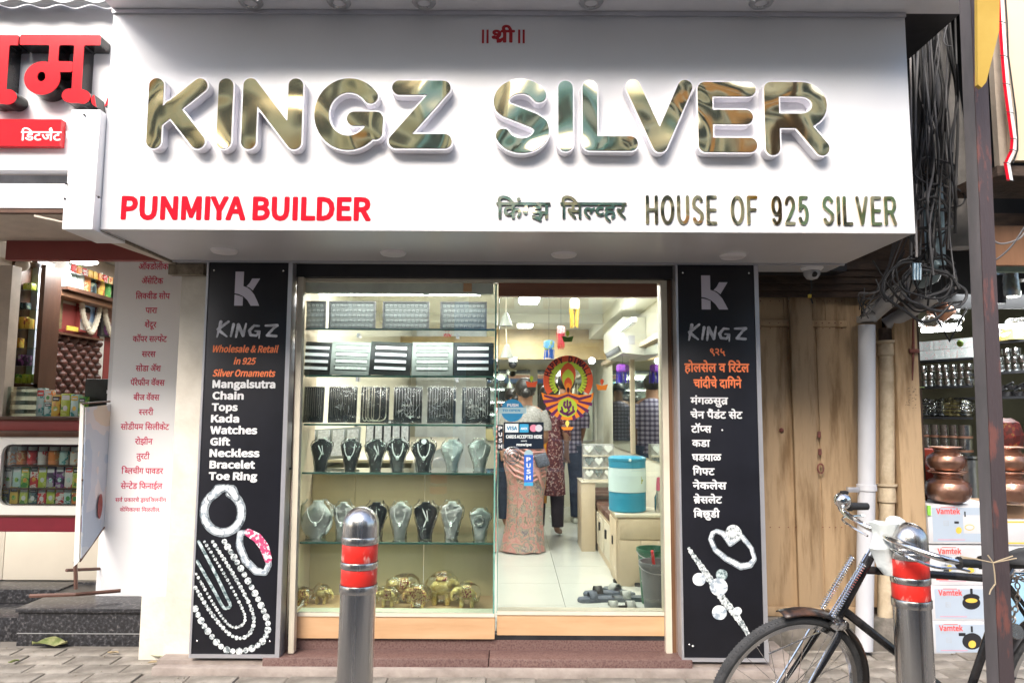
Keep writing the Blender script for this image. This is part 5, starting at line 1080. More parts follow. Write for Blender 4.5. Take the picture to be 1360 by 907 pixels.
b=MB(); b.tube([at(1176,432,.36),at(1205,415,.3),at(1240,393,.2)],.045,18); b.obj('bend',MATS['grimy_pvc'],dp2); b=MB(); b.tube([at(1176,460,.36),at(1176,436,.36)],.04,16); b.obj('coupling',odark,dp2)
dp3=thing('drain_pipe','blue grey plastic pipe dropping through the cable tangle','drain pipe',tuple(at(1242,300,-.1)))
b=MB(); b.tube([at(1238,235,-.1),at(1241,300,-.1),at(1243,352,-.1),at(1236,366,-.05),at(1222,372,.05)],.052,22); b.obj('pipe',bpipe,dp3); b=MB(); b.tube([at(1236,222,-.1),at(1238,246,-.1)],.058,20); b.obj('coupling',odark,dp3)
dp4=thing('drain_pipe','fat pale pipe slanting down from the upper dark gap','drain pipe',tuple(at(1258,120,.0))); b=MB(); b.tube([at(1244,20,.0),at(1256,110,.0),at(1271,205,.0),at(1276,330,.0)],.062,22); b.obj('pipe',mat('pale_dusty_pipe',(.17,.16,.155),.7,c2=(.26,.245,.23),scale=8,bump=.2),dp4)
# cables
cb_=thing('cable_tangle','tangle of black and grey cables hanging beside the sign','cables',tuple(at(1240,300,-.3)))
rr=random.Random(11); cm=[mat('black_cable',(.012,.012,.013),.6,bump=0),mat('grey_cable',(.05,.05,.054),.6,bump=0),mat('pale_cable',(.16,.15,.15),.6,bump=0)]
def cable(pts,r,m): 
    q=[Vector(p) for p in bez(pts,7)]; b=MB(); b.tube(q,r,6); b.obj('cable',m,cb_)
for k in range(30):
    x0=rr.uniform(1209,1268); pts=[]; y=-20; x=x0
    while y<rr.uniform(330,420): pts.append(tuple(at(x,y,rr.uniform(-.42,-.1)))); y+=rr.uniform(55,95); x+=rr.uniform(-14,14); x=min(1272,max(1210,x))
    if len(pts)>2: cable(pts,rr.choice([.004,.006,.008]),cm[rr.choice([0,0,0,1,1,2])])
for k in range(24): # coils
    cx=rr.uniform(1224,1250); cy=rr.uniform(350,392) if k<11 else rr.uniform(215,300); rx=rr.uniform(24,50) if k<11 else rr.uniform(14,34); ry=rx*rr.uniform(.55,.85); a0=rr.uniform(0,360); yy=rr.uniform(-.3,-.12)
    cable([tuple(at(cx+rx*(1+.16*math.sin(a*.031+k))*math.cos(R(a0+a)),cy+ry*(1+.22*math.sin(a*.043+k*2))*math.sin(R(a0+a)),yy+.0003*a*(k%3-1))) for a in range(0,300+60*(k%2),30)],rr.choice([.005,.006,.008]),cm[k%3 if k%3<2 or k%2 else 0])
for k in range(6): cable([tuple(at(1195+rr.uniform(-45,5),405-rr.uniform(0,60),.0)),tuple(at(1190+rr.uniform(-20,10),395+rr.uniform(-20,20),-.05)),tuple(at(1215,rr.uniform(350,390),-.1)),tuple(at(1240,rr.uniform(320,360),-.2))],.004,cm[k%2])
for k in range(10): cable([tuple(at(1155+rr.uniform(-15,10),rr.uniform(380,425),.12)),tuple(at(1140+rr.uniform(0,12),rr.uniform(385,420),.05)),tuple(at(1170,rr.uniform(370,400),.02)),tuple(at(1200+rr.uniform(-8,8),rr.uniform(290,350),-.1))],.0035,cm[(k*2)%3 if k%4==0 else k%2])
cable([tuple(at(x,y,.31)) for x,y in ((1190,512),(1205,515),(1228,514))],.003,mat('green_cord',(.2,.3,.12),.6,bump=0))
for p_ in ([(1310,300),(1316,316),(1330,324),(1352,318),(1362,308)],[(1314,350),(1330,340),(1345,325),(1362,300)],[(1308,250),(1312,300),(1314,345)],[(1262,20),(1254,50),(1256,60),(1264,62)]): cable([tuple(at(x,y,-1.2 if x>1300 else -.45)) for x,y in p_],.004,cm[(len(p_))%3])
for k,(x,y) in enumerate(((1213,350),(1217,350),(1221,350))):
    b=MB(); b.tube([at(x,y,-.32),at(x,y+22,-.32)],[.011,.009],8); b.obj('connector',chrome,cb_)
# dome camera
dc=thing('security_camera','white dome security camera under the sign right of the charcoal board','camera',tuple(at(1078,350,.0))); p=at(1078,359,-.03); b=MB(); b.lathe([(0,.035),(.062,.035),(.066,.012),(.05,-.005),(0,-.005)],p,26); b.obj('base',white_panel,dc); b=MB(); b.lathe([(.048,-.006),(.046,-.03),(.03,-.052),(0,-.06)],p,22); b.obj('dome',mat('camera_dome',(.45,.45,.47),.2,bump=0),dc); b=MB(); b.sphere((p.x,p.y-.035,p.z-.03),.018,12); b.obj('lens',blackrub,dc)
b=MB(); b.tube([p+Vector((0,.02,-.02)),p+Vector((.01,.03,-.1)),p+Vector((.0,.04,-.14)),p+Vector((.02,.05,-.19))],.004,6); b.obj('wire',blackrub,dc); b=MB(); b.box(p+Vector((-.005,.03,-.15)),(.018,.012,.02)); b.obj('tape',mat('yellow_tape',(.6,.45,.05),.5,bump=0),dc)
# ================================================================ RIGHT BUILDING + VESSEL SHOP
vb=thing('vessel_shop_building','open fronted vessel shop with dark eaves at the right edge','shop building',(3.5,1,0))
def vbb(n,m,*a): return MB().b2(*a).obj(n,m,vb)
xw=at(1222,600,.5).x
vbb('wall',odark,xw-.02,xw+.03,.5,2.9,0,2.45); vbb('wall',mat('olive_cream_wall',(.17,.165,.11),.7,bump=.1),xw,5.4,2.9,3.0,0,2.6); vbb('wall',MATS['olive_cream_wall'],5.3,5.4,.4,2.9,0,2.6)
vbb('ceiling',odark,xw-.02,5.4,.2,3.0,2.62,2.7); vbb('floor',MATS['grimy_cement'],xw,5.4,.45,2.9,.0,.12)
vbb('dark_wall',mat('gap_shade_black',(.012,.012,.013),.9,bump=.2),1.6,5.4,.55,.62,2.7,6); vbb('upper_wall',MATS['gap_shade_black'],1.95,5.4,.9,.95,2.2,2.62)  # shade of the gap under the canopies painted in as near-black
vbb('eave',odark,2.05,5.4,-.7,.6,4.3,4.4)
vbb('fascia',brownwood,at(1309,330,-.3).x,4.6,-.3,-.26,at(1330,352,-.3).z,at(1330,300,-.3).z)
vbb('upper_panel',mat('beige_panel',(.62,.50,.36),.6,var=.05,scale=2,bump=.1),at(1332,100,-.6).x,4.6,-.62,-.58,at(1340,215,-.6).z,5.2)
vbb('panel_edge',mat('dusty_pale_wood',(.36,.30,.24),.8,bump=.3),at(1317,100,-.58).x,at(1331,100,-.58).x,-.60,-.56,at(1325,222,-.58).z,5.2)
vbb('panel_soffit',odark,at(1316,230,-.55).x,4.6,-.6,-.2,at(1325,235,-.58).z,at(1325,222,-.58).z)
vbb('steel_angle',MATS['green_plastic'] if 0 else mat('pale_green_rail',(.35,.48,.40),.5,bump=.05),at(1308,358,-.0).x,4.4,-.0,.03,at(1330,361,0).z,at(1330,354,0).z)
vbb('post',brownwood,at(1240,100,.3).x,at(1246,100,.3).x,.3,.35,0,0.01) if 0 else None
fs=thing('fringe_strip','red and white cloth strip tied along the edge of the upper beige panel','cloth strip',tuple(at(1335,120,-.7)))
path=[(1323,-30),(1326,30),(1329,75),(1332,112),(1337,150),(1342,185),(1341,200),(1333,217),(1337,240)]
for off,m,nm in ((0,redv,'red_stripe'),(4.4,whitev,'white_stripe')):
    b=MB(); b.loft([[at(x+off,y,-.66),at(x+off+4.2,y,-.66),at(x+off+4.2,y,-.655),at(x+off,y,-.655)] for x,y in path]); b.obj(nm,m,fs)
for x,y in path[1:]: b=MB(); p=at(x+4,y,-.665); b.tube([p+Vector((-.018,0,.004)),p+Vector((.0,-.006,0)),p+Vector((.022,0,-.004))],.002,5); b.obj('tie',blackrub,fs)
b=MB(); b.tube([at(x+11+1.5*math.sin(y*.3),y,-.64) for x,y in path[:-1]],.004,5); b.obj('cord',blackrub,fs)
# tube lights
for px,py,w_,lb in ((1250,437,50,'bright tube light behind the cables in the vessel shop'),(1345,432,34,'bright tube light right of the iron pole in the vessel shop')):
    t=thing('tube_light',lb,'tube light',tuple(at(px,py,1.1))); b=MB(); b.tube([at(px-w_/2,py+2,1.1),at(px+w_/2,py-1,1.1)],.017,10); b.obj('tube',MATS['tube_glow'],t); p=at(px,py,1.1); areal('tube_lamp',(p.x,1.06,p.z),.4,.05,6,rot=(R(30),0,0),col=(.95,1,1))
p=at(1316,403,.6); b=MB(); b.sphere(p,.03,12); tag(b.obj('light_bulb',MATS['tube_glow']),'small glowing bulb beside the hanging steel pails','bulb'); areal('shop_lamp',(3.6,1.0,2.3),.8,.5,15,col=(.97,1,1))
# shelves
def YR(px): return 2.2-(px-1225)*.0062
stl=mat('shiny_steel_dish',(.55,.57,.56),.16,metal=1,var=.15,scale=40,bump=.15); cop=mat('copper',(.50,.24,.16),.28,metal=.85,c2=(.60,.34,.24),scale=10,bump=.06,rough2=.4)
shu=thing('vessel_shelf','grey metal shelves stacked with steel dishes in the vessel shop','shelf unit',tuple(at(1255,596,2.0)))
def vshelf(pxa,pxb,py,Y0=None):
    p=at(pxa,py,YR(pxa)); q=at(pxb,py-(pxb-pxa)*.10*(545-py)/65,YR(pxb)); b=MB(); z=(p.z+q.z)/2; b.loft([[(p.x,p.y,z),(q.x,q.y,z),(q.x,q.y+.45,z),(p.x,p.y+.45,z)],[(p.x,p.y,z-.02),(q.x,q.y,z-.02),(q.x,q.y+.45,z-.02),(p.x,p.y+.45,z-.02)]]); b.obj('shelf',darksteel,shu); return z
zs={}
for py in (480,514,553,597): zs[py]=vshelf(1222,1292,py)
for py in (456,495,527): zs[py]=vshelf(1312,1375,py)
conts=[]
def tin(): 
    t=thing('steel_container','','container'); b=MB(); b.lathe([(0,0),(.038,0),(.04,.004),(.04,.042),(.0,.042)],(0,0,0),16); b.obj('body',stl,t); b=MB(); b.lathe([(.042,.043),(.042,.052),(.034,.056),(.006,.057),(.006,.062),(0,.062)],(0,0,0),16); b.obj('lid',stl,t); return t
T_=tin(); first=True; rown={0:'bottom',1:'middle',2:'top'}; ordn=['first','second','third','fourth','fifth','sixth','seventh','eighth']
for side,(pa,pb,py) in enumerate(((1229,1288,514),(1320,1372,495))):
    n=7 if side==0 else 6
    for r_ in range(3):
        for c_ in range(n):
            if rr.random()<.06 and r_==2: continue
            px=pa+(pb-pa)*c_/(n-1); p=at(px,py,YR(px)+.08); loc=(p.x,p.y+rr.uniform(-.01,.02),zs[py]+.0012+.0655*r_)
            lb=f"{ordn[c_]} steel container from the left in the {rown[r_]} row, {'left' if side==0 else 'right'} of the iron pole"
            if first: T_.location=loc; T_['label']=lb; T_['group']='steel containers on the shelves'; first=False; o=T_
            else: o=dup(T_,loc,lb)
            s=rr.uniform(.88,1.05); o.scale=(s,s,1)
# cartons on shelf
sbx=ramp_mat('white_red_print',[(0,(.62,.66,.64)),(.52,(.75,.78,.76)),(.60,(.65,.25,.25)),(.63,(.7,.72,.7)),(.72,(.3,.34,.33))],scale=45,rough=.5)
for k in range(9):
    px=1229+7.4*k; p=at(px,480,YR(px)+.05)
    for r_ in range(2):
        o=MB().box((0,0,.042),(.072,.10,.082),bev=.002).obj('small_box',sbx); o.location=(p.x,p.y,zs[480]+.001+.084*r_+rr.uniform(0,.0)); o.rotation_euler=(0,0,rr.uniform(-.1,.1)+.5); tag(o,f"{ordn[k] if k<8 else 'last'} white and red box from the left, {'lower' if r_==0 else 'upper'} row under tube light",'box','small white boxes on the shelf')
yl=mat('yellow_carton',(.52,.42,.14),.7,c2=(.60,.50,.2),bump=.1,scale=4)
for k,(px,w_) in enumerate(((1330,26),(1356,20),)):
    p=at(px,455,YR(px)); o=MB().box((0,0,0),(L(w_,1.5)*.93,.2,.13),bev=.003).obj('carton',yl); o.location=(p.x,p.y+.1,zs[456]+.067); tag(o,('yellow carton just right of the iron pole on the shelf','yellow carton at the right picture edge on the shelf')[k],'carton','yellow cartons')
# wrapped bundles and pots below
for k in range(6):
    px=1231+10.5*k; p=at(px,553,YR(px)+.1); t=thing('wrapped_dishes',f"{ordn[k]} clear wrapped bundle of dishes from the left on the third shelf",'bundle',(p.x,p.y,zs[553]),group='wrapped dish bundles'); b=MB(); 
    for j in range(4): b.lathe([(0,.012+.03*j),(.045,.012+.03*j),(.052,.03+.03*j),(.048,.032+.03*j),(0,.02+.03*j)],(p.x,p.y,zs[553]),14)
    b.obj('dishes',stl if k not in (3,4) else mat('brass_dish',(.6,.5,.2),.3,metal=.8,bump=.1),t)['kind']='stuff'; b=MB(); b.sphere((p.x,p.y,zs[553]+.08),.078,10,sz=1.1); b.noise(.014,20,k); b.obj('film',film2,t)
for k in range(10):
    px=1232+12.5*(k%5); lay=k//5; p=at(px,597,YR(px)+.1); t=thing('steel_pot',f"{ordn[k%5]} steel pot with copper base from the left, {'upper' if lay else 'lower'} layer of lowest shelf",'pot',(p.x,p.y,zs[597]),group='steel pots'); b=MB(); b.lathe([(0,.02),(.06,.02),(.062,.11),(.067,.113),(0,.115)],(p.x,p.y,zs[597]+.117*lay),18); b.obj('body',stl,t); b=MB(); b.lathe([(0,.001),(.062,.001),(.062,.019),(0,.019)],(p.x,p.y,zs[597]+.117*lay),18); b.obj('base',cop,t)
for k in range(6):
    px=1322+8.5*k; p=at(px,527,YR(px)+.08); t=thing('black_pan',f"{ordn[k]} dark frying pan from the pole on the right shelf",'pan',(p.x,p.y,zs[527]),group='dark pans'); b=MB(); b.lathe([(0,.0015),(.05,.0015),(.065,.04),(.062,.04),(.047,.006),(0,.006)],(p.x,p.y,zs[527]+.05*(k%2)),16); b.obj('pan',blackenam,t); b=MB(); b.tube([(p.x,p.y-.06,zs[527]+.035+.05*(k%2)),(p.x-.02,p.y-.17,zs[527]+.06+.05*(k%2))],.008,6); b.obj('handle',blackrub,t)
# hanging steel pails
for k,(px,py,r_,h,m,lb) in enumerate(((1337,372,.075,.22,stl,'ribbed steel pail hanging right of the iron pole'),(1357,352,.08,.2,darksteel,'dark pan hanging at the right picture edge'),(1325,385,.045,.18,darksteel,'narrow dark can hanging against the iron pole'))):
    p=at(px,py,.3); t=thing('hanging_pail',lb,'pail',tuple(p)); b=MB(); b.lathe([(0,-h/2),(r_*.92,-h/2)]+[(r_*(.95+.03*(i%2)),-h/2+h*(i+1)/9) for i in range(8)]+[(r_*1.05,h/2)],p,24); b.obj('body',m,t); b=MB(); b.tube([p+Vector((-r_,0,h/2)),p+Vector((0,0,h/2+.06)),p+Vector((r_,0,h/2))],.003,5); b.obj('bail',alu,t); b=MB(); b.tube([p+Vector((0,0,h/2+.06)),(p.x,p.y,2.62)],.002,4); b.obj('string',blackrub,t)
p=at(1252,415,.9); t=thing('copper_lamp','copper bowl shaped pot hanging near the tube light behind the cables','pot',tuple(p)); b=MB(); b.lathe([(0,-.07),(.03,-.05),(.08,-.01),(.085,.02),(.05,.05),(.055,.065),(0,.066)],p,22); b.obj('bowl',cop,t); b=MB(); b.tube([p+Vector((0,0,.066)),(p.x,p.y,2.62)],.002,4); b.obj('string',blackrub,t)
for k,(x0,x1) in enumerate(((1240,1258),(1280,1263))): pass
t=thing('lemon_charm','green lemon hanging on a black string in front of the white boxes','charm',tuple(at(1275,455,.8))); p=at(1275,456,.8); b=MB(); b.sphere(p,.022,12,sz=1.15); b.obj('lemon',mat('green_lemon',(.2,.32,.04),.5,bump=.1),t); b=MB(); b.tube([p+Vector((0,0,.024)),at(1262,452,.8)],.0015,4); b.tube([at(1240,415,.8),at(1261,453,.8),at(1284,410,.8)],.008,6); b.obj('string',blackrub,t)
# copper pots (stacks of two)
def matka(lb,px,pyb,Y,r_,h,top=True):
    p=at(px,pyb,Y); t=thing('copper_pot',lb,'copper pot',tuple(p),group='copper water pots in clear film'); pr_=[(0,0),(.5,0),(.80,.10),(.98,.30),(1.0,.48),(.90,.64),(.66,.74),(.56,.80),(.58,.88),(.72,.94),(.86,.965),(.85,1.0),(0,1.0)]
    b=MB(); b.lathe([(a*r_,c*h) for a,c in pr_],p,30); b.obj('body',cop,t); b=MB(); b.lathe([(a*r_*1.07+.004,c*h*1.0+.002) for a,c in pr_[1:-1]],p,16); b.noise(.008,22,int(px)); b.obj('plastic_wrap',film,t); return p.z+h
yC=.36
zt=at(1260,670,yC).z
for px,lb in ((1260,'left of the iron pole'),(1343,'right of the iron pole')):
    r0=L(25,yC); h0=L(41,yC); matka('lower copper pot '+lb+' on the cartons',px,668,yC,r0,h0); matka('upper copper pot stacked '+lb,px-3,668-41.3,yC,r0*.86,L(33,yC))
b=MB(); b.lathe([(0,0),(L(24,.7),0),(L(25,.7),L(70,.7)),(0,L(70,.7))],at(1240,668,.7),20); tag(b.obj('red_tin',mat('dark_red_tin',(.22,.03,.02),.4,bump=.05)),'tall dark red tin behind the left copper pots','tin')
t=thing('red_bag','shiny red patterned bag above the right copper pots','bag',tuple(at(1338,590,.7))); p=at(1338,592,.7); b=MB(); b.lathe([(0,0),(L(17,.7),0),(L(20,.7),L(14,.7)),(L(15,.7),L(30,.7)),(L(6,.7),L(37,.7)),(0,L(37,.7))],p,14); b.noise(.01,15,2); b.obj('bag',ramp_mat('red_gold_print',[(0,(.06,.006,.004)),(.5,(.13,.01,.006)),(.6,(.22,.10,.02)),(.66,(.02,.005,.005))],scale=22,rough=.65),t); b=MB(); b.b2(p.x-.1,p.x+.12,.68,.8,p.z-.02,p.z-.002); b.obj('shelf_board',brownwood,t)
# cartons with pressure cooker prints
ctn=mat('white_carton',(.56,.56,.585),.6,c2=(.64,.64,.66),scale=3,bump=.05); cpale=mat('pale_blue_print',(.40,.47,.56),.6,var=.02,bump=0); cred=mat('carton_red',(.75,.08,.07),.5,bump=0); cgry=mat('carton_grey_print',(.40,.44,.50),.6,bump=0); cblk=mat('carton_black_print',(.02,.02,.025),.4,bump=0); corr=mat('print_yellow',(.75,.50,.08),.5,bump=0)
def cartonf(lb,a,b_,t0,u,kind,Y=.30,side=6):
    t=thing('carton',lb,'carton',tuple(at((a+b_)/2,u,Y)),group='cooker cartons'); p=at(a,u,Y); q=at(b_,t0,Y); MB().b2(p.x,q.x,Y,Y+.42,p.z,q.z-.002,.004).obj('box',ctn,t)
    def R_(x0,x1,y0,y1,m,n='print',e=0): c=at(x0,y1,Y); d=at(x1,y0,Y); MB().b2(c.x,d.x,Y-.0006-e,Y-.0001-e,c.z,d.z).obj(n,m,t,smooth=0)
    w_=b_-a; R_(a+.06*w_,b_-.02*w_,t0+4,u-3,cpale if kind!=1 else ctn,'print_panel')
    lat('Vamtek',a+.10*w_,a+.43*w_,t0+5,t0+12.5,Y-.0008,cred,t,off=.04,ext=.0004); R_(a+.16*w_,a+.36*w_,t0+3.2,t0+4,cred,e=.0007)
    R_(a+.12*w_,a+.36*w_,t0+13.5,t0+14.2,cgry,e=.0007); R_(a+.12*w_,a+.30*w_,t0+15.5,t0+16,cgry,e=.0007)
    def disc(cx,cy,rx,ry,m,e=.0012,n='print_shape'): b=MB(); b.prism([(at(cx+rx*math.cos(k),cy+ry*math.sin(k),Y).x,at(cx,cy+ry*math.sin(k),Y).z) for k in [2*PI*i/20 for i in range(20)]],Y-e-.0004,Y-e); b.obj(n,m,t,smooth=0)
    R_(a+.20*w_,a+.27*w_,t0+21,t0+28,cgry,'certification_mark',e=.0007); R_(a+.215*w_,a+.255*w_,t0+22,t0+27,cpale if kind!=1 else ctn,'mark_centre',e=.0012); lat('ISI',a+.22*w_,a+.25*w_,t0+23,t0+26,Y-.0018,cgry,t,ext=.0002)
    R_(a+.12*w_,a+.5*w_,u-6,u-5.2,mat('pink_print',(.65,.3,.38),.5,bump=0),e=.0007)
    if kind==0: R_(a+0.484*w_,b_-.1*w_,t0+14,t0+38,ctn,'cooker_body',e=.0007); R_(a+0.491*w_,a+0.507*w_,t0+9,t0+16,cblk,'cooker_weight',e=.0012); R_(a+0.351*w_,a+0.413*w_,t0+22,t0+25,cblk,'cooker_handle',e=.0012); disc(a+0.413*w_,t0+34,4,4.5,corr); disc(a+0.562*w_,t0+30,6.5,4,corr,.0018); disc(a+0.562*w_,t0+30,5.5,3,ctn,.0024)
    if kind==1: R_(a+0.156*w_,a+0.359*w_,t0+26,t0+39,cgry,'photo_print',e=.0007); disc(a+0.265*w_,t0+31,3.5,4.5,corr); disc(a+0.218*w_,t0+35,4,3,cblk,.0018); R_(a+0.078*w_,a+0.250*w_,t0+43,t0+47,cred,e=.0007); disc(a+0.562*w_,t0+33,7,8,cgry); disc(a+0.562*w_,t0+34,5,3.5,corr,.0018)
    if kind==2: disc(a+0.562*w_,t0+22,12,9,cblk); disc(a+0.562*w_,t0+15,11,5,cblk,.0018); disc(a+0.562*w_,t0+19,8,3,corr,.0024); R_(a+0.546*w_,a+0.577*w_,t0+3,t0+10,cblk,'cooker_weight',e=.0024)
    if kind==3: disc(a+0.562*w_,t0+26,13,11,cblk); R_(a+0.374*w_,a+0.468*w_,t0+15,t0+19,cblk,'cooker_handle',e=.0018); R_(a+0.546*w_,a+0.569*w_,t0+6,t0+14,cblk,'cooker_weight',e=.0018); disc(a+0.562*w_,t0+30,5,5,corr,.0024)
    return t
cartonf('top white cooker carton of the stack left of the iron pole',1234,1329,670,722,0,.30); cartonf('second white cooker carton, with small photo print, behind the handlebar grip',1236,1330,723,777,1,.31); cartonf('third white cooker carton with black cooker print',1237,1331,778,824,2,.30); cartonf('bottom white cooker carton of the stack with black pan print',1238,1332,825,869,3,.29)
for k,(a,b_,t0,u,lb) in enumerate(((1333,1385,690,724,'white carton with yellow border right of the iron pole'),(1332,1385,725,760,'plain white carton behind the bicycle seat'),(1333,1385,762,830,'pale blue carton behind the chain'),(1334,1385,832,872,'lowest white carton right of the iron pole'))):
    t=thing('carton',lb,'carton',tuple(at(a,u,.34)),group='cartons right of the pole'); p=at(a,u,.34); q=at(b_,t0,.34); MB().b2(p.x,q.x,.34,.7,p.z,q.z-.003,.004).obj('box',(ctn,ctn,mat('blue_carton',(.30,.50,.68),.6,bump=.05),ctn)[k],t)
    if k==0: 
        for x0,x1,y0,y1,m in ((a+2,b_,t0+2,t0+4,corr),(a+2,b_,u-4,u-2,corr),(a+1,a+4,t0+4,t0+16,cred)): c=at(x0,y1,.34); d=at(x1,y0,.34); MB().b2(c.x,d.x,.3392,.3398,c.z,d.z).obj('print',m,t,smooth=0)
p=at(1330,690,.40); q=at(1400,672,.4); MB().b2(p.x,q.x,.40,.8,p.z,q.z).obj('cardboard_lid',mat('brown_cardboard',(.34,.2,.11),.8,bump=.1),t)
o=MB().b2(at(1232,684,.295).x,at(1236,684,.295).x,.29,.3,at(1232,684,.295).z,at(1232,671,.295).z).obj('green_sticker',mat('lime_paper',(.25,.6,.08),.5,bump=0)); tag(o,'small lime green paper stuck at the corner of the top carton','sticker')
cpl=thing('carton_plinth','low cement plinth under the carton stacks','plinth',(3,.5,0)); MB().b2(at(1235,870,.27).x,5.2,.27,.9,.0,at(1260,869.5,.29).z-.002,.005).obj('block',MATS['grimy_cement'],cpl)

for k in range(5):
    px=1228+14*k; p=at(px,668,1.5); t=thing('steel_drum',f"{ordn[k]} tall dim steel drum from the left standing behind the copper pots",'drum',(p.x,1.5,.9),group='steel drums behind the copper pots'); b=MB(); zb_=p.z-.1; b.lathe([(0,0),(.10,0),(.10,.02)]+[(.10+.004*(i%2),.05+.05*i) for i in range(8)]+[(.105,.44),(0,.45)],(p.x,1.5+.03*(k%2),zb_),18); b.obj('body',stl,t); b=MB(); b.lathe([(.106,.451),(.106,.47),(.03,.49),(0,.49)],(p.x,1.5+.03*(k%2),zb_),18); b.obj('lid',stl,t)
hk=[(1231,392,.05,.10),(1241,380,.06,.12),(1252,395,.045,.09),(1262,384,.055,.12),(1273,392,.05,.10),(1284,378,.06,.14),(1237,405,.04,.07),(1268,404,.04,.07)]
for k,(px,py,r_,h) in enumerate(hk):
    p=at(px,py,1.3+.05*(k%3)); t=thing('hanging_pot',f"{ordn[k]} steel pot hanging from the ceiling behind the cable coils",'pot',tuple(p),group='steel pots hanging behind the cables'); b=MB(); b.lathe([(0,-h),(r_*.9,-h),(r_,-h*.5),(r_,0),(r_*1.12,.004),(0,.006)],p,18); b.obj('body',stl if k%3 else cop,t); b=MB(); b.tube([p+Vector((0,0,.006)),(p.x,p.y,2.62)],.002,4); b.obj('string',blackrub,t)
for k,(px,py) in enumerate(((1236,428),(1262,424),(1330,440),(1352,430))):
    p=at(px,py,1.0); b=MB(); b.sphere(p,.06,14,sx=1.5,sz=.7,sy=.5); b.noise(.03,14,k); o=b.obj('plastic_bag',film); tag(o,('crumpled clear plastic bag left of the hanging copper pot','crumpled clear plastic bag right of the hanging copper pot','crumpled clear plastic bag just right of the iron pole','crumpled clear plastic bag near the right picture edge')[k],'plastic bag')
# ================================================================ LEFT SHOP
XL=-3.94
def atx(px,py,X=XL): d=_M@Vector(((px-680)/FOC,(453.5-py)/FOC,-1)); return CAM+d*((X-CAM.x)/d.x)
ls=thing('soap_shop_building','neighbouring soap and chemical shop with open front at the left','shop building',(-3.2,1,0))
def lsb(n,m,*a,**k): return MB().b2(*a,**k).obj(n,m,ls)
redp=mat('brick_red_paint',(.26,.05,.045),.5,var=.1,scale=4,bump=.05); mh=mat('mahogany',(.065,.026,.015),.4,c2=(.11,.05,.028),scale=8,stretch=(1,1,.3),bump=.1); beige=mat('beige_paint',(.50,.42,.35),.6,bump=.05); whp=mat('white_paint',(.74,.72,.68),.5,var=.03,bump=.05); marn=mat('maroon_paint',(.16,.008,.02),.4,var=.1,bump=.03)
lsb('wall',beige,XL-.1,XL,1.15,5,.3,2.85); lsb('wall',whp,XL,-1.5,4.2,4.3,.3,2.85); lsb('wall',plaster,-1.72,-1.5,.3,4.3,0,2.85); lsb('floor',mat('cream_tile',(.6,.55,.46),.3,var=.04,scale=3,bump=.02),XL-1.2,-1.5,1.15,4.3,.3,.5)
lsb('ceiling',whp,-6,-1.5,.06,4.3,2.86,2.9); z_=at(60,345,.0).z; lsb('header',redp,at(8,330,.0).x,-2.0,.0,.05,z_,z_+.12); lsb('header_back',beige,-6,-1.6,.0,.05,z_+.121,2.85)
lsb('door_post',beige,-5,at(10,450,1.02).x,1.02,1.12,.3,2.5); lsb('upper_wall',white_panel,-6.4,-2.0,.1,.2,2.62,4.6)
# riser (cream marble) and counter
cz0,cz1,cz2,cz3=at(50,770,1).z,at(50,706,1).z,at(50,683,1).z,at(50,578,1).z
ct=thing('shop_counter','white fronted shop counter with a rounded glass window full of packets','counter',(-3.6,1.1,cz1))
xr=at(150,620,1.0).x
for x0,x1 in ((-6.2,-4.6),(-4.597,-3.6),(-3.597,-2.75)): MB().b2(x0,x1,1.0,1.12,cz0,cz1,.003).obj('marble_riser',MATS['cream_tile'],ct)
MB().b2(-6.2,xr,1.0,1.10,cz1+.001,cz2-.004).obj('base',marn,ct); MB().b2(-6.2,xr,.99,1.0,cz2-.016,cz2-.004).obj('base_trim',mh,ct)
wz0,wz1=at(50,672,1).z,at(50,590,1).z; wx0=at(0,630,1).x-.0
b=MB(); b.b2(-6.2,xr,1.0,1.03,cz2-.003,wz0); b.obj('white_front',whp,ct); MB().b2(-6.2,xr,1.0,1.03,wz1,cz3).obj('white_front',whp,ct); MB().b2(-6.2,wx0,1.0,1.03,wz0,wz1).obj('white_front',whp,ct)
for zc,sz in ((wz0,1),(wz1,-1)):
    b=MB(); b.prism([(wx0,zc),(wx0+.07,zc)]+[(wx0+.07-.07*math.sin(a),zc+sz*(.07-.07*math.cos(a))) for a in [PI/2*k/6 for k in range(1,7)]],1.001,1.029); b.obj('corner_piece',whp,ct)
MB().b2(wx0,xr,1.032,1.036,wz0,wz1).obj('glass',pane,ct); MB().b2(-6.2,xr,1.4,1.42,cz2,cz3).obj('back_panel',marn,ct)
for z in (at(50,617,1.1).z,at(50,647,1.1).z,wz0+.006): MB().b2(wx0,xr,1.04,1.39,z-.01,z).obj('shelf',mh,ct)
for a,u,m,y in ((580,572,mh,.985),(572,558,redp,1.0),(558,553,mh,.98)): p=at(50,a,1.0).z; q=at(50,u,1.0).z; MB().b2(-6.2,xr,y,1.35,p,q-.001,.002).obj('rail',m,ct)
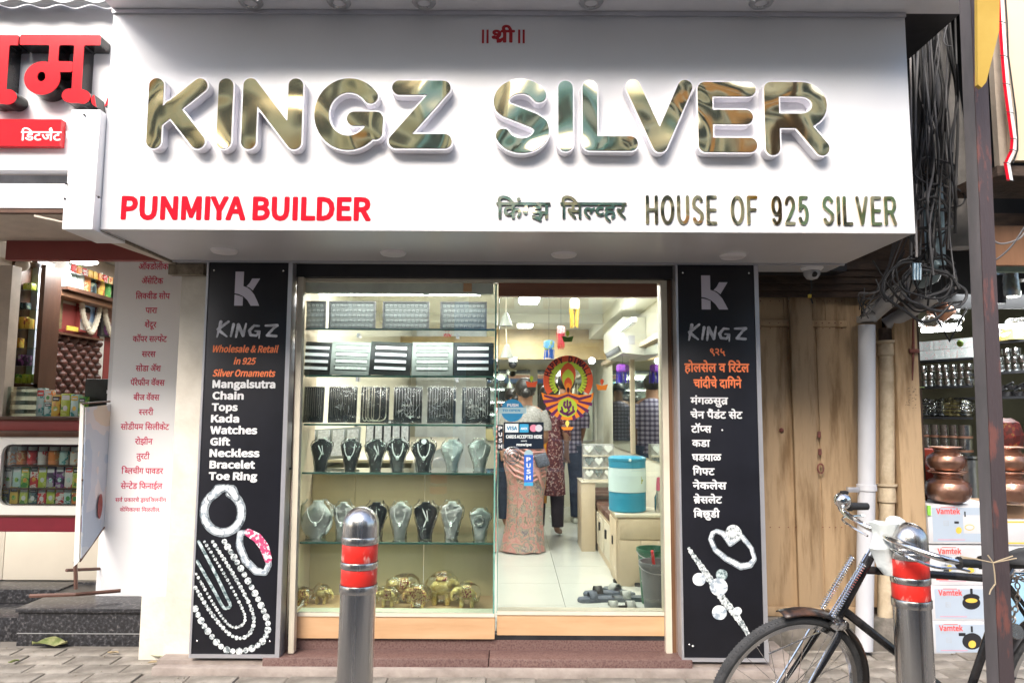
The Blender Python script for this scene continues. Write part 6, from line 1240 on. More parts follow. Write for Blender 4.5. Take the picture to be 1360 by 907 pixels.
cprint=[ramp_mat('packet_print_%s'%n,st,scale=sc_,rough=.35,dist=.4) for n,st,sc_ in (('white_orange',[(0,(.75,.72,.65)),(.5,(.8,.3,.08)),(.6,(.7,.7,.66))],18),('orange',[(0,(.75,.25,.06)),(.55,(.8,.6,.3)),(.62,(.5,.1,.03))],18),('red',[(0,(.6,.05,.05)),(.52,(.7,.65,.6)),(.6,(.5,.03,.04))],20),('white_red',[(0,(.72,.7,.68)),(.55,(.65,.06,.06)),(.61,(.75,.75,.7))],16),('green',[(0,(.08,.32,.07)),(.5,(.35,.5,.10)),(.6,(.7,.75,.6))],16),('purple',[(0,(.05,.03,.07)),(.5,(.25,.08,.28)),(.6,(.5,.5,.5))],20),('lime',[(0,(.45,.55,.06)),(.55,(.6,.65,.2)),(.62,(.12,.3,.06))],16),('yellow',[(0,(.75,.5,.08)),(.52,(.7,.3,.06)),(.6,(.3,.08,.04))],18),('teal',[(0,(.5,.68,.66)),(.55,(.05,.3,.3)),(.62,(.6,.7,.7))],16),('dark',[(0,(.015,.03,.035)),(.54,(.08,.16,.18)),(.62,(.4,.45,.3))],18))]
PN=['white and orange','orange','red','white and red','green','dark purple','lime','yellow','pale teal','dark']
lid=mat('white_plastic_lid',(.75,.74,.70),.35,var=.03,bump=0)
row1=[(13,0),(26,1),(40,2),(54,3),(69,1),(83,8),(97,0)]
def ord_(k): return ['leftmost','second','third','fourth','fifth','sixth','seventh','eighth','ninth','tenth'][k]
z=at(50,617,1.1).z
for k,(px,m) in enumerate(row1):
    p=at(px,616,1.1); rr_=L(5.8,1.1)*(1.15 if m==1 and k==4 else 1); t=thing('jar',f"{ord_(k)} jar in the counter window, {PN[m]}, with white lid",'jar',(p.x,1.12,z),group='jars on the top row of the counter window'); h=L(23,1.1)
    b=MB(); b.lathe([(0,.001),(rr_,.001),(rr_,h*.74),(rr_*.8,h*.8),(0,h*.8)],(p.x,1.12,z),18); b.obj('body',cprint[m],t); b=MB(); b.lathe([(rr_*.85,h*.805),(rr_*.85,h),(0,h)],(p.x,1.12,z),16); b.obj('lid',lid,t)
def packet(lb,x,y,z,w_,h,m,grp,dy=.05,rz=0,acc=None):
    t=thing('packet',lb,'packet',(x,y,z),rz,group=grp); o=MB().box((0,0,h/2+.0005),(w_,dy,h),bev=.0015).obj('box',cprint[m],None); o.parent=t
    k=acc if acc is not None else (m*3+int(x*977))%4
    am=[cred,MATS['print_yellow'],whitev,cblk][k]; o=MB().b2(-w_*.42,w_*.42,-dy/2-.0008,-dy/2-.0001,h*.72,h*.93).obj('title_band',am,None,smooth=0); o.parent=t
    if k!=2: o=MB().b2(-w_*.3,w_*.3,-dy/2-.0016,-dy/2-.0009,h*.79,h*.85).obj('title',whitev,None,smooth=0); o.parent=t
    b=MB(); b.prism([(w_*.25*math.cos(a),h*.36+w_*.3*math.sin(a)) for a in [2*PI*i/14 for i in range(14)]],-dy/2-.0009,-dy/2-.0002); o=b.obj('print_picture',[whitev,cprint[7],cprint[4],cprint[8]][(k+m)%4],None,smooth=0); o.parent=t
    return t
z=at(50,647,1.1).z
for k,(px,m) in enumerate(((10,3),(22,8),(33,4),(45,2),(56,6),(67,5),(79,5),(91,3),(101,6),(111,5))): p=at(px,646,1.08); packet(f"{ord_(k)} upright carton in the middle row of the counter window, {PN[m]}",p.x,1.10,z,L(10.4,1.08),L(29-(k%3),1.08),m,'cartons in the middle row of the counter window')
z=wz0+.006
for k,(px,m) in enumerate(((6,9),(18,7),(31,6),(43,9),(55,2),(67,6),(79,2),(90,8),(99,1),(110,4))): p=at(px,671,1.08); packet(f"{ord_(k)} small box in the bottom row of the counter window, {PN[m]}",p.x,1.10,z,L(10.6,1.08),L(19+(k*7)%4,1.08),m,'boxes in the bottom row of the counter window')
# glass box with stuff on the counter
z=at(50,553,1.05).z
gb=thing('counter_glass_box','glass case with folded packets on the left end of the counter','glass case',tuple(at(18,553,1.1))); p=at(-30,553,1.1); q=at(38,514,1.1); MB().b2(p.x,q.x,1.06,1.32,z+.001,q.z).obj('glass',MATS['counter_glass'],gb)
for k in range(3): MB().b2(p.x+.02,q.x-.02,1.1,1.28,z+.02+.065*k,z+.05+.065*k).obj('tray',mat('grey_green_packets',(.12,.14,.12),.4,c2=(.30,.32,.26),scale=40,bump=.3),gb)
for k,(px,w_,h,m,dy,zz_) in enumerate(((49,10,37,8,.05,0),(60,10,18,8,.05,0),(70,11,28,7,.05,0),(83,12,30,6,.05,0),(95,10,29,8,.05,0),(105,9,26,4,.05,0),(59,9,18,0,.05,.105))): p=at(px,553,1.1); packet(f"{ord_(k)} packet standing on top of the counter, {PN[m]}",p.x,1.15,z+.001+zz_,L(w_,1.1),L(h,1.1) if not zz_ else L(16,1.1),m,'packets standing on the counter')
bm=thing('black_monitor','black boxy screen at the right end of the counter','monitor',tuple(at(128,552,1.2))); p=at(108,552,1.2); q=at(150,503,1.2); MB().b2(p.x,q.x,1.22,1.40,p.z,q.z,.008).obj('casing',blackrub,bm); MB().b2(p.x+.17,p.x+.20,1.216,1.2195,q.z-.11,q.z-.085).obj('label',alu,bm)
# ---- left wall items (plane XL, receding)
def wbox(nm,m,px0,px1,py0,py1,parent,dx0=0,dx1=.05):
    "box on the left wall: pixel column px0..px1 gives Y, rows measured at px0"
    a=atx(px0,py1); c=atx(px1,py1); t0=atx(px0,py0).z; y0,y1=a.y,c.y
    return MB().b2(XL+dx0,XL+dx1,y0,y1,a.z,t0).obj(nm,m,parent)
# tufted panel
tp=thing('tufted_panel','brown diamond tufted leather panel on the back wall of the soap shop','wall panel',tuple(atx(85,485))); a=atx(50,522); c=atx(124,522); zt_=atx(50,441).z; nx,nz=72,48; vs=[];fs=[]
per=.135
for i in range(nx+1):
    for j in range(nz+1):
        y=a.y+(c.y-a.y)*i/nx; z=a.z+(zt_-a.z)*j/nz; u=(y/per+z/(per*.78)); v=(y/per-z/(per*.78)); f=abs(math.sin(PI*u/1))*abs(math.sin(PI*v/1)); vs.append((XL+.01+.055*f**.45,y,z))
for i in range(nx):
    for j in range(nz): k=i*(nz+1)+j; fs.append((k,k+1,k+nz+2,k+nz+1))
b=MB(); b._add(vs,fs); b.obj('leather',mat('tufted_leather',(.065,.02,.015),.35,c2=(.10,.035,.027),scale=9,bump=.1),tp,smooth=50)
wbox('rail',mh,50,124,438,441,tp,0,.10); wbox('panel_side',whp,125,131,441,530,tp,0,.02); wbox('panel_red',redp,132,148,441,530,tp,0,.02); wbox('panel_side',whp,149,156,441,530,tp,0,.02)
wbox('red_wall_panel',redp,50,160,395,438,tp,0,.012)
# narrow glass cabinet at left
gc=thing('glass_cabinet','narrow glass cabinet with brown frame at the far left','cabinet',tuple(atx(30,500))); Xc=XL+.0
blu_=mat('pale_blue_back',(.42,.48,.58),.5,var=.05,bump=0); p0=at(12,510,1.5); p1=at(52,510,1.5)
def fb(nm,m,a,b_,t0,u,Y0,Y1,par): p=at(a,u,Y0); q=at(b_,t0,Y0); return MB().b2(p.x,q.x,Y0,Y1,p.z,q.z).obj(nm,m,par)
fb('back',blu_,12,53,347,511,1.55,1.57,gc)
for a_,b_,t0,u in ((9,14,343,516),(50,55,352,516),(14,50,343,349),(14,50,510,516)): fb('frame',mh,a_,b_,t0,u,1.35,1.56,gc)
for k,py in enumerate((386,412,438,463,487)): fb('shelf',shelfg,14.5,49.5,py-1,py+.3,1.38,1.54,gc)
grp='small items in the narrow glass cabinet'; kk=0
for py,its in ((386,[(38,11,9)]),(412,[(19,8,9),(26,8,9),(33,8,9)]),(438,[(17,6,16),(24,6,16),(31,6,16),(38,6,14)]),(463,[(17,7,13),(24,7,13)]),(487,[(19,9,11),(28,6,15),(34,8,14)]),(510,[(18,7,12),(25,6,12),(34,7,12),(41,5,12)])):
    for j,(px,w_,h) in enumerate(its):
        p=at(px,py-1,1.45); m=cprint[(9,9,7,7,5,6)[(386,412,438,463,487,510).index(py)] if not (py==386) else 6]; o=MB().b2(p.x-L(w_,1.45)/2,p.x+L(w_,1.45)/2,1.43,1.49,p.z,p.z+L(h,1.45),.004).obj('small_box',m); tag(o,f"{ord_(j)} item on the {['top','second','third','fourth','fifth','bottom'][(386,412,438,463,487,510).index(py)]} level of the narrow glass cabinet",'box',grp)
# upper wall cabinet with bottles: on the left wall, receding
uc=thing('wall_cabinet','glazed wall cabinet full of bottles above the portraits','cabinet',tuple(atx(100,380)))
wbox('back',mat('teal_back',(.22,.27,.26),.5,bump=0),58,158,340,378,uc,0,.012); wbox('frame',whp,55,58,340,380,uc,0,.2); wbox('mullion',whp,136,139,340,395,uc,.12,.2)
wbox('ledge',mh,55,165,379,384,uc,0,.22); wbox('ledge_trim',mat('ledge_brown',(.20,.10,.055),.4,bump=.1),55,165,385,392,uc,0,.17); wbox('shelf',shelfg,58,158,358,359.5,uc,.02,.18)
for k,px in enumerate((62,71,80,89,98,107,118,127,144,150,156)):
    zb=atx(55,378.4).z; y=atx(px,378).y; t=thing('bottle',f"{ord_(k) if k<10 else 'last'} bottle from the left in the wall cabinet, {PN[(0,0,2,8,1,9,7,4,8,6,6)[k]]}",'bottle',(XL+.1,y,zb),group='bottles in the wall cabinet'); r_=.045; h=.23-.03*(k%3); b=MB(); b.lathe([(0,.002),(r_,.002),(r_,h*.6),(r_*.4,h*.78),(r_*.4,h*.84)],(XL+.1,y,zb),14); b.obj('body',mat('pale_bottle',(.45,.55,.5),.25,c2=(.75,.78,.7),scale=14,bump=.05) if k<4 else cprint[(0,0,2,8,1,9,7,4,8,6,6)[k]],t); b=MB(); b.lathe([(r_*.5,h*.845),(r_*.5,h),(0,h)],(XL+.1,y,zb),10); b.obj('cap',(lid,cred,lid,cprint[4])[k%4],t)
for k,px in enumerate((72,80,88,96,103,110,117,124,131)): y=atx(px,358).y; zb=atx(55,357.5).z; o=MB().box((XL+.1,y,zb+.045),(.05,.065,.085),bev=.003).obj('small_jar',cprint[(8,2,1,2,7,7,1,2,1)[k]]); tag(o,f"{ord_(k)} small carton on the upper shelf of the wall cabinet",'box','small cartons on the upper cabinet shelf')
pl=thing('ceiling_lamp','bright oblong ceiling lamp inside the soap shop','ceiling lamp',tuple(at(112,349,1.6))); p=at(112,348,1.7); b=MB(); b.sphere(p,.085,16,sx=1.3,sz=.25); b.obj('diffuser',MATS['tube_glow'],pl); b=MB(); b.lathe([(0,.04),(.1,.04),(.1,.022),(0,.022)],p,16); b.tube([p+Vector((0,0,.03)),(p.x,p.y,2.85)],.006,6); b.obj('base',whp,pl); areal('soap_shop_lamp',(p.x,1.7,p.z-.06),.6,.3,9); areal('soap_shop_lamp',(-3.2,2.6,2.8),.8,.8,5)
cc=thing('security_camera','pale dome camera above the narrow glass cabinet','camera',tuple(at(30,352,1.2))); p=at(30,352,1.2); b=MB(); b.sphere(p,.05,12); b.obj('dome',beige,cc); b=MB(); b.lathe([(0,.07),(.06,.07),(.06,.03),(0,.03)],p,14); b.obj('base',whp,cc)
# portraits
def portrait(nm,lb,px0,px1,py0,py1,frame,print_,garl,fig):
    t=thing(nm,lb,'picture',tuple(atx(px0,py1))); a=atx(px0,py1); c=atx(px1,py1); zt=atx(px0,py0).z; tt=.018
    MB().b2(XL+.013,XL+.03,a.y+tt,c.y-tt,a.z+tt,zt-tt).obj('print',print_,t)
    for y0,y1,z0,z1 in ((a.y,a.y+tt,a.z,zt),(c.y-tt,c.y,a.z,zt),(a.y+tt,c.y-tt,a.z,a.z+tt),(a.y+tt,c.y-tt,zt-tt,zt)): MB().b2(XL+.013,XL+.05,y0,y1,z0,z1).obj('frame',frame,t)
    ym_=(a.y+c.y)/2; zm=(a.z+zt)/2; H=zt-a.z; W=c.y-a.y
    for sy,sz,oy,oz,m in fig:
        b=MB(); b.loft([[(XL+.030+d_,ym_+oy*W+sy*W*math.cos(k),zm+oz*H+sz*H*math.sin(k)) for k in [2*PI*i/18 for i in range(18)]] for d_ in (0,.0012*(fig.index((sy,sz,oy,oz,m))+1))]); b.obj('printed_figure',m,t,smooth=0)
    if garl:
        pts=bez([(XL+.06,a.y-.0,zt-.02),(XL+.065,a.y+.1*W,zm),(XL+.07,ym_-.12*W,a.z+.10*H),(XL+.07,ym_+.12*W,a.z+.06*H),(XL+.065,c.y-.12*W,zm),(XL+.06,c.y,zt-.02)],8); b=MB(); b.tube([Vector(q) for q in pts],[.022+.005*(i%2) for i in range(len(pts))],8); b.obj('garland',mat('garland_white',(.68,.62,.50),.8,bump=.5,bscale=60),t)
gold_fr=mat('old_gold_frame',(.30,.22,.11),.4,metal=.3,c2=(.12,.09,.05),scale=40,bump=.4)
dk=mat('picture_dark',(.05,.06,.05),.4,c2=(.16,.15,.12),scale=14,bump=0); skyb=mat('picture_blue',(.12,.25,.55),.4,c2=(.45,.6,.75),scale=5,bump=0)
pf=mat('picture_face',(.28,.15,.12),.5,bump=0); pw=mat('picture_white',(.65,.65,.62),.5,bump=0)
portrait('framed_picture','framed picture of a small dark figure with orange cloth on the soap shop wall',52,68,396,440,gold_fr,dk,False,[(.22,.28,0,-.08,mat('picture_orange',(.55,.22,.05),.5,bump=0)),(.10,.10,0,.22,pf),(.3,.05,0,-.36,corr)])
portrait('framed_portrait','garlanded portrait of a person in white on blue, middle of the wall',97,122,396,440,redp,skyb,True,[(.36,.22,0,-.30,pw),(.17,.2,0,.05,pf),(.17,.09,0,.22,hairm)])
portrait('framed_portrait','darker garlanded portrait of a person, right of the blue one',127,154,394,446,blackrub,dk,True,[(.34,.2,.05,-.3,mat('picture_purple',(.2,.06,.2),.5,bump=0)),(.18,.2,.0,.05,pf)])
wbox('gilt_strip',gold_fr,70,74,396,436,tp,.012,.05)
o=wbox('yellow_card',corr,80,95,432,438,None,.05,.06); tag(o,'small yellow paper card under the red wall panel','card')
# ---- granite steps
gs=thing('granite_step','speckled black granite step block in front of the white price board','step',(-2.6,.5,0)); gx=at(188,830,.33).x; gl=at(22,830,.33).x; zt=at(100,809,.31).z
MB().b2(gl,gx,.34,.95,0,zt-.025).obj('block',granite,gs); MB().b2(gl-.012,gx+.004,.325,1.0,zt-.024,zt,.003).obj('top_slab',granite,gs); MB().b2(gl,gx,.336,.3395,at(100,842,.33).z,at(100,841,.33).z).obj('joint',mat('pale_grout',(.3,.3,.3),.8,bump=0),gs)
gs2=thing('granite_step','lower black granite steps at the far left edge','step',(-3.5,.6,0)); MB().b2(-6,gl-.02,.42,1.0,0,at(10,820,.42).z,.003).obj('tread',granite,gs2); MB().b2(-6,gl-.015,.75,1.0,at(10,820,.42).z+.001,cz0-.004,.003).obj('tread',granite,gs2)
MB().b2(gl-.02,-1.7,.95,1.0,zt,cz0).obj('riser_base',granite,gs)
# ---- white price board
pbY=.62; p=at(134,782,pbY); q=at(243,330,pbY); x0=(at(158,345,pbY).x+at(132,780,pbY).x)/2
pb=thing('price_board','tall white board listing soaps and chemicals in red Marathi letters','signboard',((x0+q.x)/2,pbY,p.z)); MB().b2(x0,-2.0,pbY,pbY+.03,zt+.001,2.5,.002).obj('panel',mat('board_white',(.90,.90,.92),.5,var=.01,bump=0),pb); MB().b2(x0-.03,x0-.001,pbY+.01,pbY+.2,zt+.001,2.5).obj('side',white_panel,pb)
rm=mat('faded_red_letters',(.62,.07,.14),.5,var=.1,bump=0)
lines=[('ऑक~डोलीक',184,224,350),('ॲसेटिक',188,217,369),('लिक~वीड सोप',180,226,389),('पारा',193,209,408),('शेंदूर',192,208,427),('कॉपर सल~फेट',176,222,446),('सरस',188,207,466),('सोडा ॲश',180,214,485),('पॅरेफीन वॅक~स',173,219,504),('बीज वॅक~स',177,212,523.5),('स~लरी',184,204,543),('सोडीयम सिलीकेट',160,225,562.5),('रोझीन',179,203,582),('तुरटी',181,199,601.5),('ब~लिचींग पावडर',161,217,621),('सेन~टेड फिनाईल',160,216,641)]
for s,a,b_,y in lines: dev(s,a,b_,y,y+8,pbY-.0005,rm,pb,off=.018)
dev('सव` प^कारचे ड^ायकि~लनींग'.replace('कि~लनीं','क~लिनीं'),153,221,661,666,pbY-.0005,rm,pb,off=.012); dev('केमिकल~स मिळतील.',159,213,674,679,pbY-.0005,rm,pb,off=.012)
b=MB(); rr=random.Random(2)
for k in range(26):
    z=.25+.083*k; b.box((-1.998+.0,pbY-.36,z),(.01,.01,rr.uniform(.02,.055)))
# ---- leaning banner stand
bs=thing('banner_stand','metal stand with a faded blue picture banner turned sideways by the price board','banner stand',tuple(at(120,780,.6)))
def quad(nm,m,pts,par,th=.006):
    b=MB(); P=[Vector(p) for p in pts]; n=(P[1]-P[0]).cross(P[2]-P[0]).normalized()*th; b.loft([[tuple(p) for p in P],[tuple(p+n) for p in P]]); return b.obj(nm,m,par,smooth=0)
BY0,BY1=.35,.62
bl_=ramp_mat('faded_banner_print',[(0,(.40,.48,.62)),(.42,(.50,.55,.65)),(.50,(.62,.60,.64)),(.58,(.66,.55,.46))],scale=2.2,rough=.3,bump=0,dist=.3); bmn=mat('stand_brown',(.12,.06,.045),.5,var=.2,bump=.1)
quad('banner',bl_,[at(107,741,BY0),at(137,702,BY1),at(146,537,BY1),at(113,541,BY0)],bs)
quad('white_edge',whp,[at(99,752,BY0),at(106.3,745,BY0),at(112.5,540,BY0),at(108,536,BY0)],bs,.012)
for pts,r_ in (([(106,745,BY0),(138,700,BY1)],.008),([(108,638,BY0-.01),(141,618,BY1)],.008),([(100,745,BY0),(101,782,BY0)],.012),([(88,757,BY0+.04),(132,755,BY1)],.010),([(40,791,.42),(101,789,.40),(160,784,.55)],.013),([(108,536,BY0),(146,533,BY1)],.006)):
    b=MB(); b.tube([at(*q) for q in pts],r_,6); b.obj('bar',bmn,bs)
for k,(w_,h,cy,m) in enumerate(((5,10,582,corr),(9,5,607,corr))):
    pass
c0=at(126,582,.478); b=MB(); dvv=(at(137,702,BY1)-at(107,741,BY0)).normalized(); dvv.z=0; dvv.normalize(); nn_=Vector((dvv.y,-dvv.x,0))
for m,w_,h,cc_ in ((MATS['print_yellow'],.03,.05,at(124,580,.49)),(MATS['print_yellow'],.09,.025,at(124,606,.49)),(whitev,.08,.02,at(124,628,.49)),(redp,.03,.08,at(131,672,.53)),(pw,.025,.09,at(117,670,.43))):
    b=MB(); b.loft([[tuple(cc_+dvv*w_*math.cos(a)+Vector((0,0,h*math.sin(a)))+nn_*d_) for a in [2*PI*k/16 for k in range(16)]] for d_ in (.008,.010)]); b.obj('banner_print',m,bs,smooth=0)
# ---- left sign
lsg=thing('soap_shop_sign','white fascia sign with raised red Devanagari letters at the upper left','shop sign',(-2.8,-.6,2.5)); LY=-.62
xR=-1.975; zb=at(50,245,LY).z; zs_=at(50,205,LY).z; 
MB().b2(-6.4,xR,LY,LY+.05,at(50,226,LY).z,4.3).obj('panel',white_panel,lsg); MB().b2(-6.4,xR,LY+.10,LY+.14,zb,at(50,225,LY).z).obj('recess',mat('mottled_grey_panel',(.16,.16,.16),.6,c2=(.36,.36,.37),scale=4,bump=.1),lsg); MB().b2(-6.4,xR,LY-.01,LY+.04,at(50,277,LY).z,zb).obj('lower_panel',white_panel,lsg)  # recessed band in mottled grey, darker than the white panels
MB().b2(-6.4,xR,LY-.005,LY+.03,at(50,283,LY).z,at(50,277.5,LY).z).obj('wood_trim',mh,lsg); MB().b2(-6.4,xR-.02,LY+.035,-.002,at(50,284,LY).z+.006,at(50,284,LY).z+.016).obj('soffit',beige,lsg)
rb=MB(); p=at(-60,197,LY); q=at(88,163,LY); rbn=MB().b2(p.x-.8,q.x,LY-.04,LY-.001,p.z,q.z).obj('red_strip',mat('red_acrylic',(.70,.02,.03),.15,var=.03,bump=0,coat=.3),lsg)
dev('डिटज`ंट',27,82,174,187,LY-.041,whitev,lsg,off=.02); dev('प',87,96,174,187,LY-.041,whitev,lsg,off=.03)
redl=MATS['red_acrylic']; LZ=LY-.001
def P2(x,y,Y=LY-.09): q=at(x,y,Y); return (q.x,q.z)
def sdbox(x0,x1,y0,y1,rd=.0):
    a=P2(x0,y1); c=P2(x1,y0); return lambda X,Y:np.maximum(np.maximum(a[0]-X,X-c[0]),np.maximum(a[1]-Y,Y-c[1]))-rd
def sdell(cx,cy,rx,ry):
    c=P2(cx,cy); a=P2(cx+rx,cy)[0]-c[0]; b_=c[1]-P2(cx,cy+ry)[1]; return lambda X,Y:(np.hypot((X-c[0])/a,(Y-c[1])/b_)-1)*min(a,b_)
def un(*fs): return lambda X,Y:np.minimum.reduce([f(X,Y) for f in fs])
def sub(f,g): return lambda X,Y:np.maximum(f(X,Y),-g(X,Y))
L1=un(sdbox(-60,25,47,60),sdbox(-18,13,55,132),sdell(-10,128,14,11),sdell(10,129,12,10),sdbox(-16,12,120,138))
L2=sub(un(sdbox(26,134,47,60),sdbox(63,79,55,100),sdell(56,104,24,22),sdbox(76,96,82,96),sdbox(94,112,55,132),sdell(92,127,10,9),sdell(110,129,10,9),sdbox(92,112,119,137)),sdell(55,102,5.5,6.5))
L3=sdell(133,133,12,10)
for f,x0,x1 in ((L1,-75,45),(L2,5,165),(L3,105,165)):
    lo=P2(x0,142); hi=P2(x1,44); lp=contour(f,lo[0],hi[0],lo[1],hi[1],.008); body_=sobj(lp,.085,LZ,'letter',blackenam,lsg); sobj(lp,.004,LZ-.0855,'letter_face',redl,body_)
br=thing('sign_bracket_box','white boxed end piece with screws between the two shop signs','panel box',tuple(at(110,300,-.9))); p=at(83,305,-.9); q=at(134,146,-.9)
zj=at(100,259,-.9).z; MB().b2(p.x+.006,X0-.003,-.9,-.62,zj,q.z,.002).obj('upper_panel',white_panel,br); MB().b2(p.x,X0-.003,-.905,-.62,p.z,zj-.003,.002).obj('lower_panel',white_panel,br)
for px,py in ((112,153),(88,244),(86,264),(131,262)): b=MB(); b.sphere(at(px,py,-.906),.006,8); b.obj('screw',darksteel,br)
# dirty timber under the sign at left
tb=thing('soffit_batten','weathered timber battens under the left end of the big sign','batten',tuple(at(250,358,-.05)))
MB().b2(at(230,358,-.0).x,at(276,358,0).x,-.06,.0,at(240,365,-.05).z,2.297).obj('batten',mat('dirty_wood',(.14,.11,.08),.9,c2=(.30,.26,.2),scale=20,bump=.5),tb)
b=MB(); b.tube([(X0-.01,-.84,2.297),(X0-.01,.1,2.297)],.008,6); b.obj('edge_strip',MATS['dirty_wood'],tb); b=MB(); b.loft([[(X0-.32,-.85,2.36),(X0-.005,-.85,2.296),(X0-.005,-.85,2.30),(X0-.32,-.85,2.37)],[(X0-.06,.3,2.36),(X0-.005,.3,2.296),(X0-.005,.3,2.30),(X0-.06,.3,2.37)]]); b.obj('side_soffit',beige,tb)
# corrugated eave top left
zoff=0.07
ce=thing('corrugated_eave','pale corrugated roof edge above the left sign','roof edge',(-2.8,-.9,3.45)); zc=at(60,1,-.72).z; vs=[];fs=[]
for i in range(180):
    x=-4.6+.0146*i
    vs+= [(x,-.72,zc+.01*math.sin(i*.55)),(x,-.625,zc+.03+.01*math.sin(i*.55))]
for i in range(179): fs.append((2*i,2*i+1,2*i+3,2*i+2))
b=MB(); b._add(vs,fs); o=b.obj('sheet',mat('pale_sheet',(.55,.58,.6),.5,bump=.05),ce); o.modifiers.new('t','SOLIDIFY').thickness=.004
# ---- leaves
lfg=mat('dry_green_leaf',(.16,.20,.06),.7,c2=(.34,.33,.16),scale=14,bump=.3,thr=(.4,.6)); lfb=mat('dry_tan_leaf',(.40,.30,.17),.7,c2=(.52,.42,.28),scale=16,bump=.3)
def leaf(lb,px,py,w_,rz,m,curl=.02):
    p=onz(px,py,.0); b=MB(); rings=[]
    for i in range(11):
        t=i/10; ww=.38*math.sin(PI*t**.85)*w_*.5+.0012; rings.append([((t-.5)*w_,-ww,curl*abs(math.sin(3*t+1))+.006),((t-.5)*w_,0,curl*.45*abs(math.sin(3*t+1))+.003),((t-.5)*w_,ww,curl*1.3*abs(math.sin(3*t))+.007)])
    b.loft(rings,closed=False,cap=False); b.noise(.004,20,int(px)); o=b.obj('leaf',m); o.modifiers.new('t','SOLIDIFY').thickness=.0012; o.location=(p.x,p.y,.014); o.rotation_euler=(0,0,R(rz)); tag(o,lb,'leaf','fallen leaves on the pavement')
leaf('long green leaf below the granite step',65,861,.20,8,lfg,.03); leaf('curled green and brown leaf below the plaster pillar',222,854,.17,12,lfg,.05); leaf('flat green leaf left of the charcoal board foot',219,876,.17,5,lfg,.012); leaf('small leaf nearest the charcoal board foot',236,883,.07,10,lfg,.012); leaf('upper tan leaf in front of the charcoal board',352,880,.12,15,lfb,.03); leaf('lower tan leaf in front of the charcoal board',350,890,.14,2,lfb,.02); leaf('thin leaf on the step left of the charcoal board',243,868,.08,15,lfg,.01); leaf('tiny pale leaf among the pavers',203,884,.05,40,lfb,.006)
# ================================================================ BICYCLE
bk_=thing('bicycle','old black roadster bicycle parked between the bollard and the iron pole','bicycle',(1.75,-1.2,0))
# frame-local: x forward (to the left of the picture), z up
LEAN=8; STEER=13; WH=.345
Mb=Matrix.Translation((1.56,-1.20,0))@Matrix.Rotation(R(180+4),4,'Z')@Matrix.Rotation(R(-LEAN),4,'X')
HT,HB=Vector((.165,0,.90)),Vector((.285,0,.665)); hd=(HT-HB).normalized(); FA=HB+(-hd)*.29+Vector((.07,0,0)); FA.z=WH
Mf=Mb@Matrix.Translation(HB)@Matrix.Rotation(R(STEER),4,hd)@Matrix.Translation(-HB)
def bo(b,nm,m,M,par=None,**k): b.xf(M); o=b.obj(nm,m,None,**k); p=par or bk_; o.parent=p; o.matrix_parent_inverse=wm(p).inverted(); return o
BB=Vector((-.25,0,.29)); ST=Vector((-.405,0,.80)); RA=Vector((-.74,0,WH))
TT0=HT-hd*.06; 
b=MB(); b.tube([HB-hd*.02,HT],.019,14); b.tube([TT0,ST],.0155,12); b.tube([HB+hd*.03,BB],.017,12); b.tube([BB,ST+(ST-BB)*.03],.016,12)
for s in (-1,1): b.tube([ST+Vector((0,s*.015,-.02)),RA+Vector((0,s*.06,0))],.008,8); b.tube([BB+Vector((0,s*.03,0)),RA+Vector((0,s*.06,0))],.009,8)
bo(b,'frame',blackenam,Mb); 
b=MB(); b.tube([ST,ST+Vector((-.02,0,.045))],.012,10); bo(b,'seat_post',chrome,Mb)
b=MB(); sp=ST+Vector((-.03,0,.055))
b.loft([[(sp.x+x,w_*math.cos(a),sp.z+.02+h*math.sin(a)) for a in [PI*k/8-.25*PI*0 for k in range(9)]]+[(sp.x+x,0,sp.z-.012)] for x,w_,h in ((.15,.018,.02),(.10,.026,.03),(.02,.04,.035),(-.06,.085,.045),(-.11,.10,.045),(-.14,.08,.03))]); bo(b,'saddle',blackrub,Mb,smooth=50)
for s in (-1,1):
    b=MB(); pts=[(sp.x-.09+.018*math.cos(k*.9),s*.055+.018*math.sin(k*.9),sp.z-.075+.0024*k) for k in range(34)]; b.tube(pts,.003,5); bo(b,'saddle_spring',chrome,Mb)
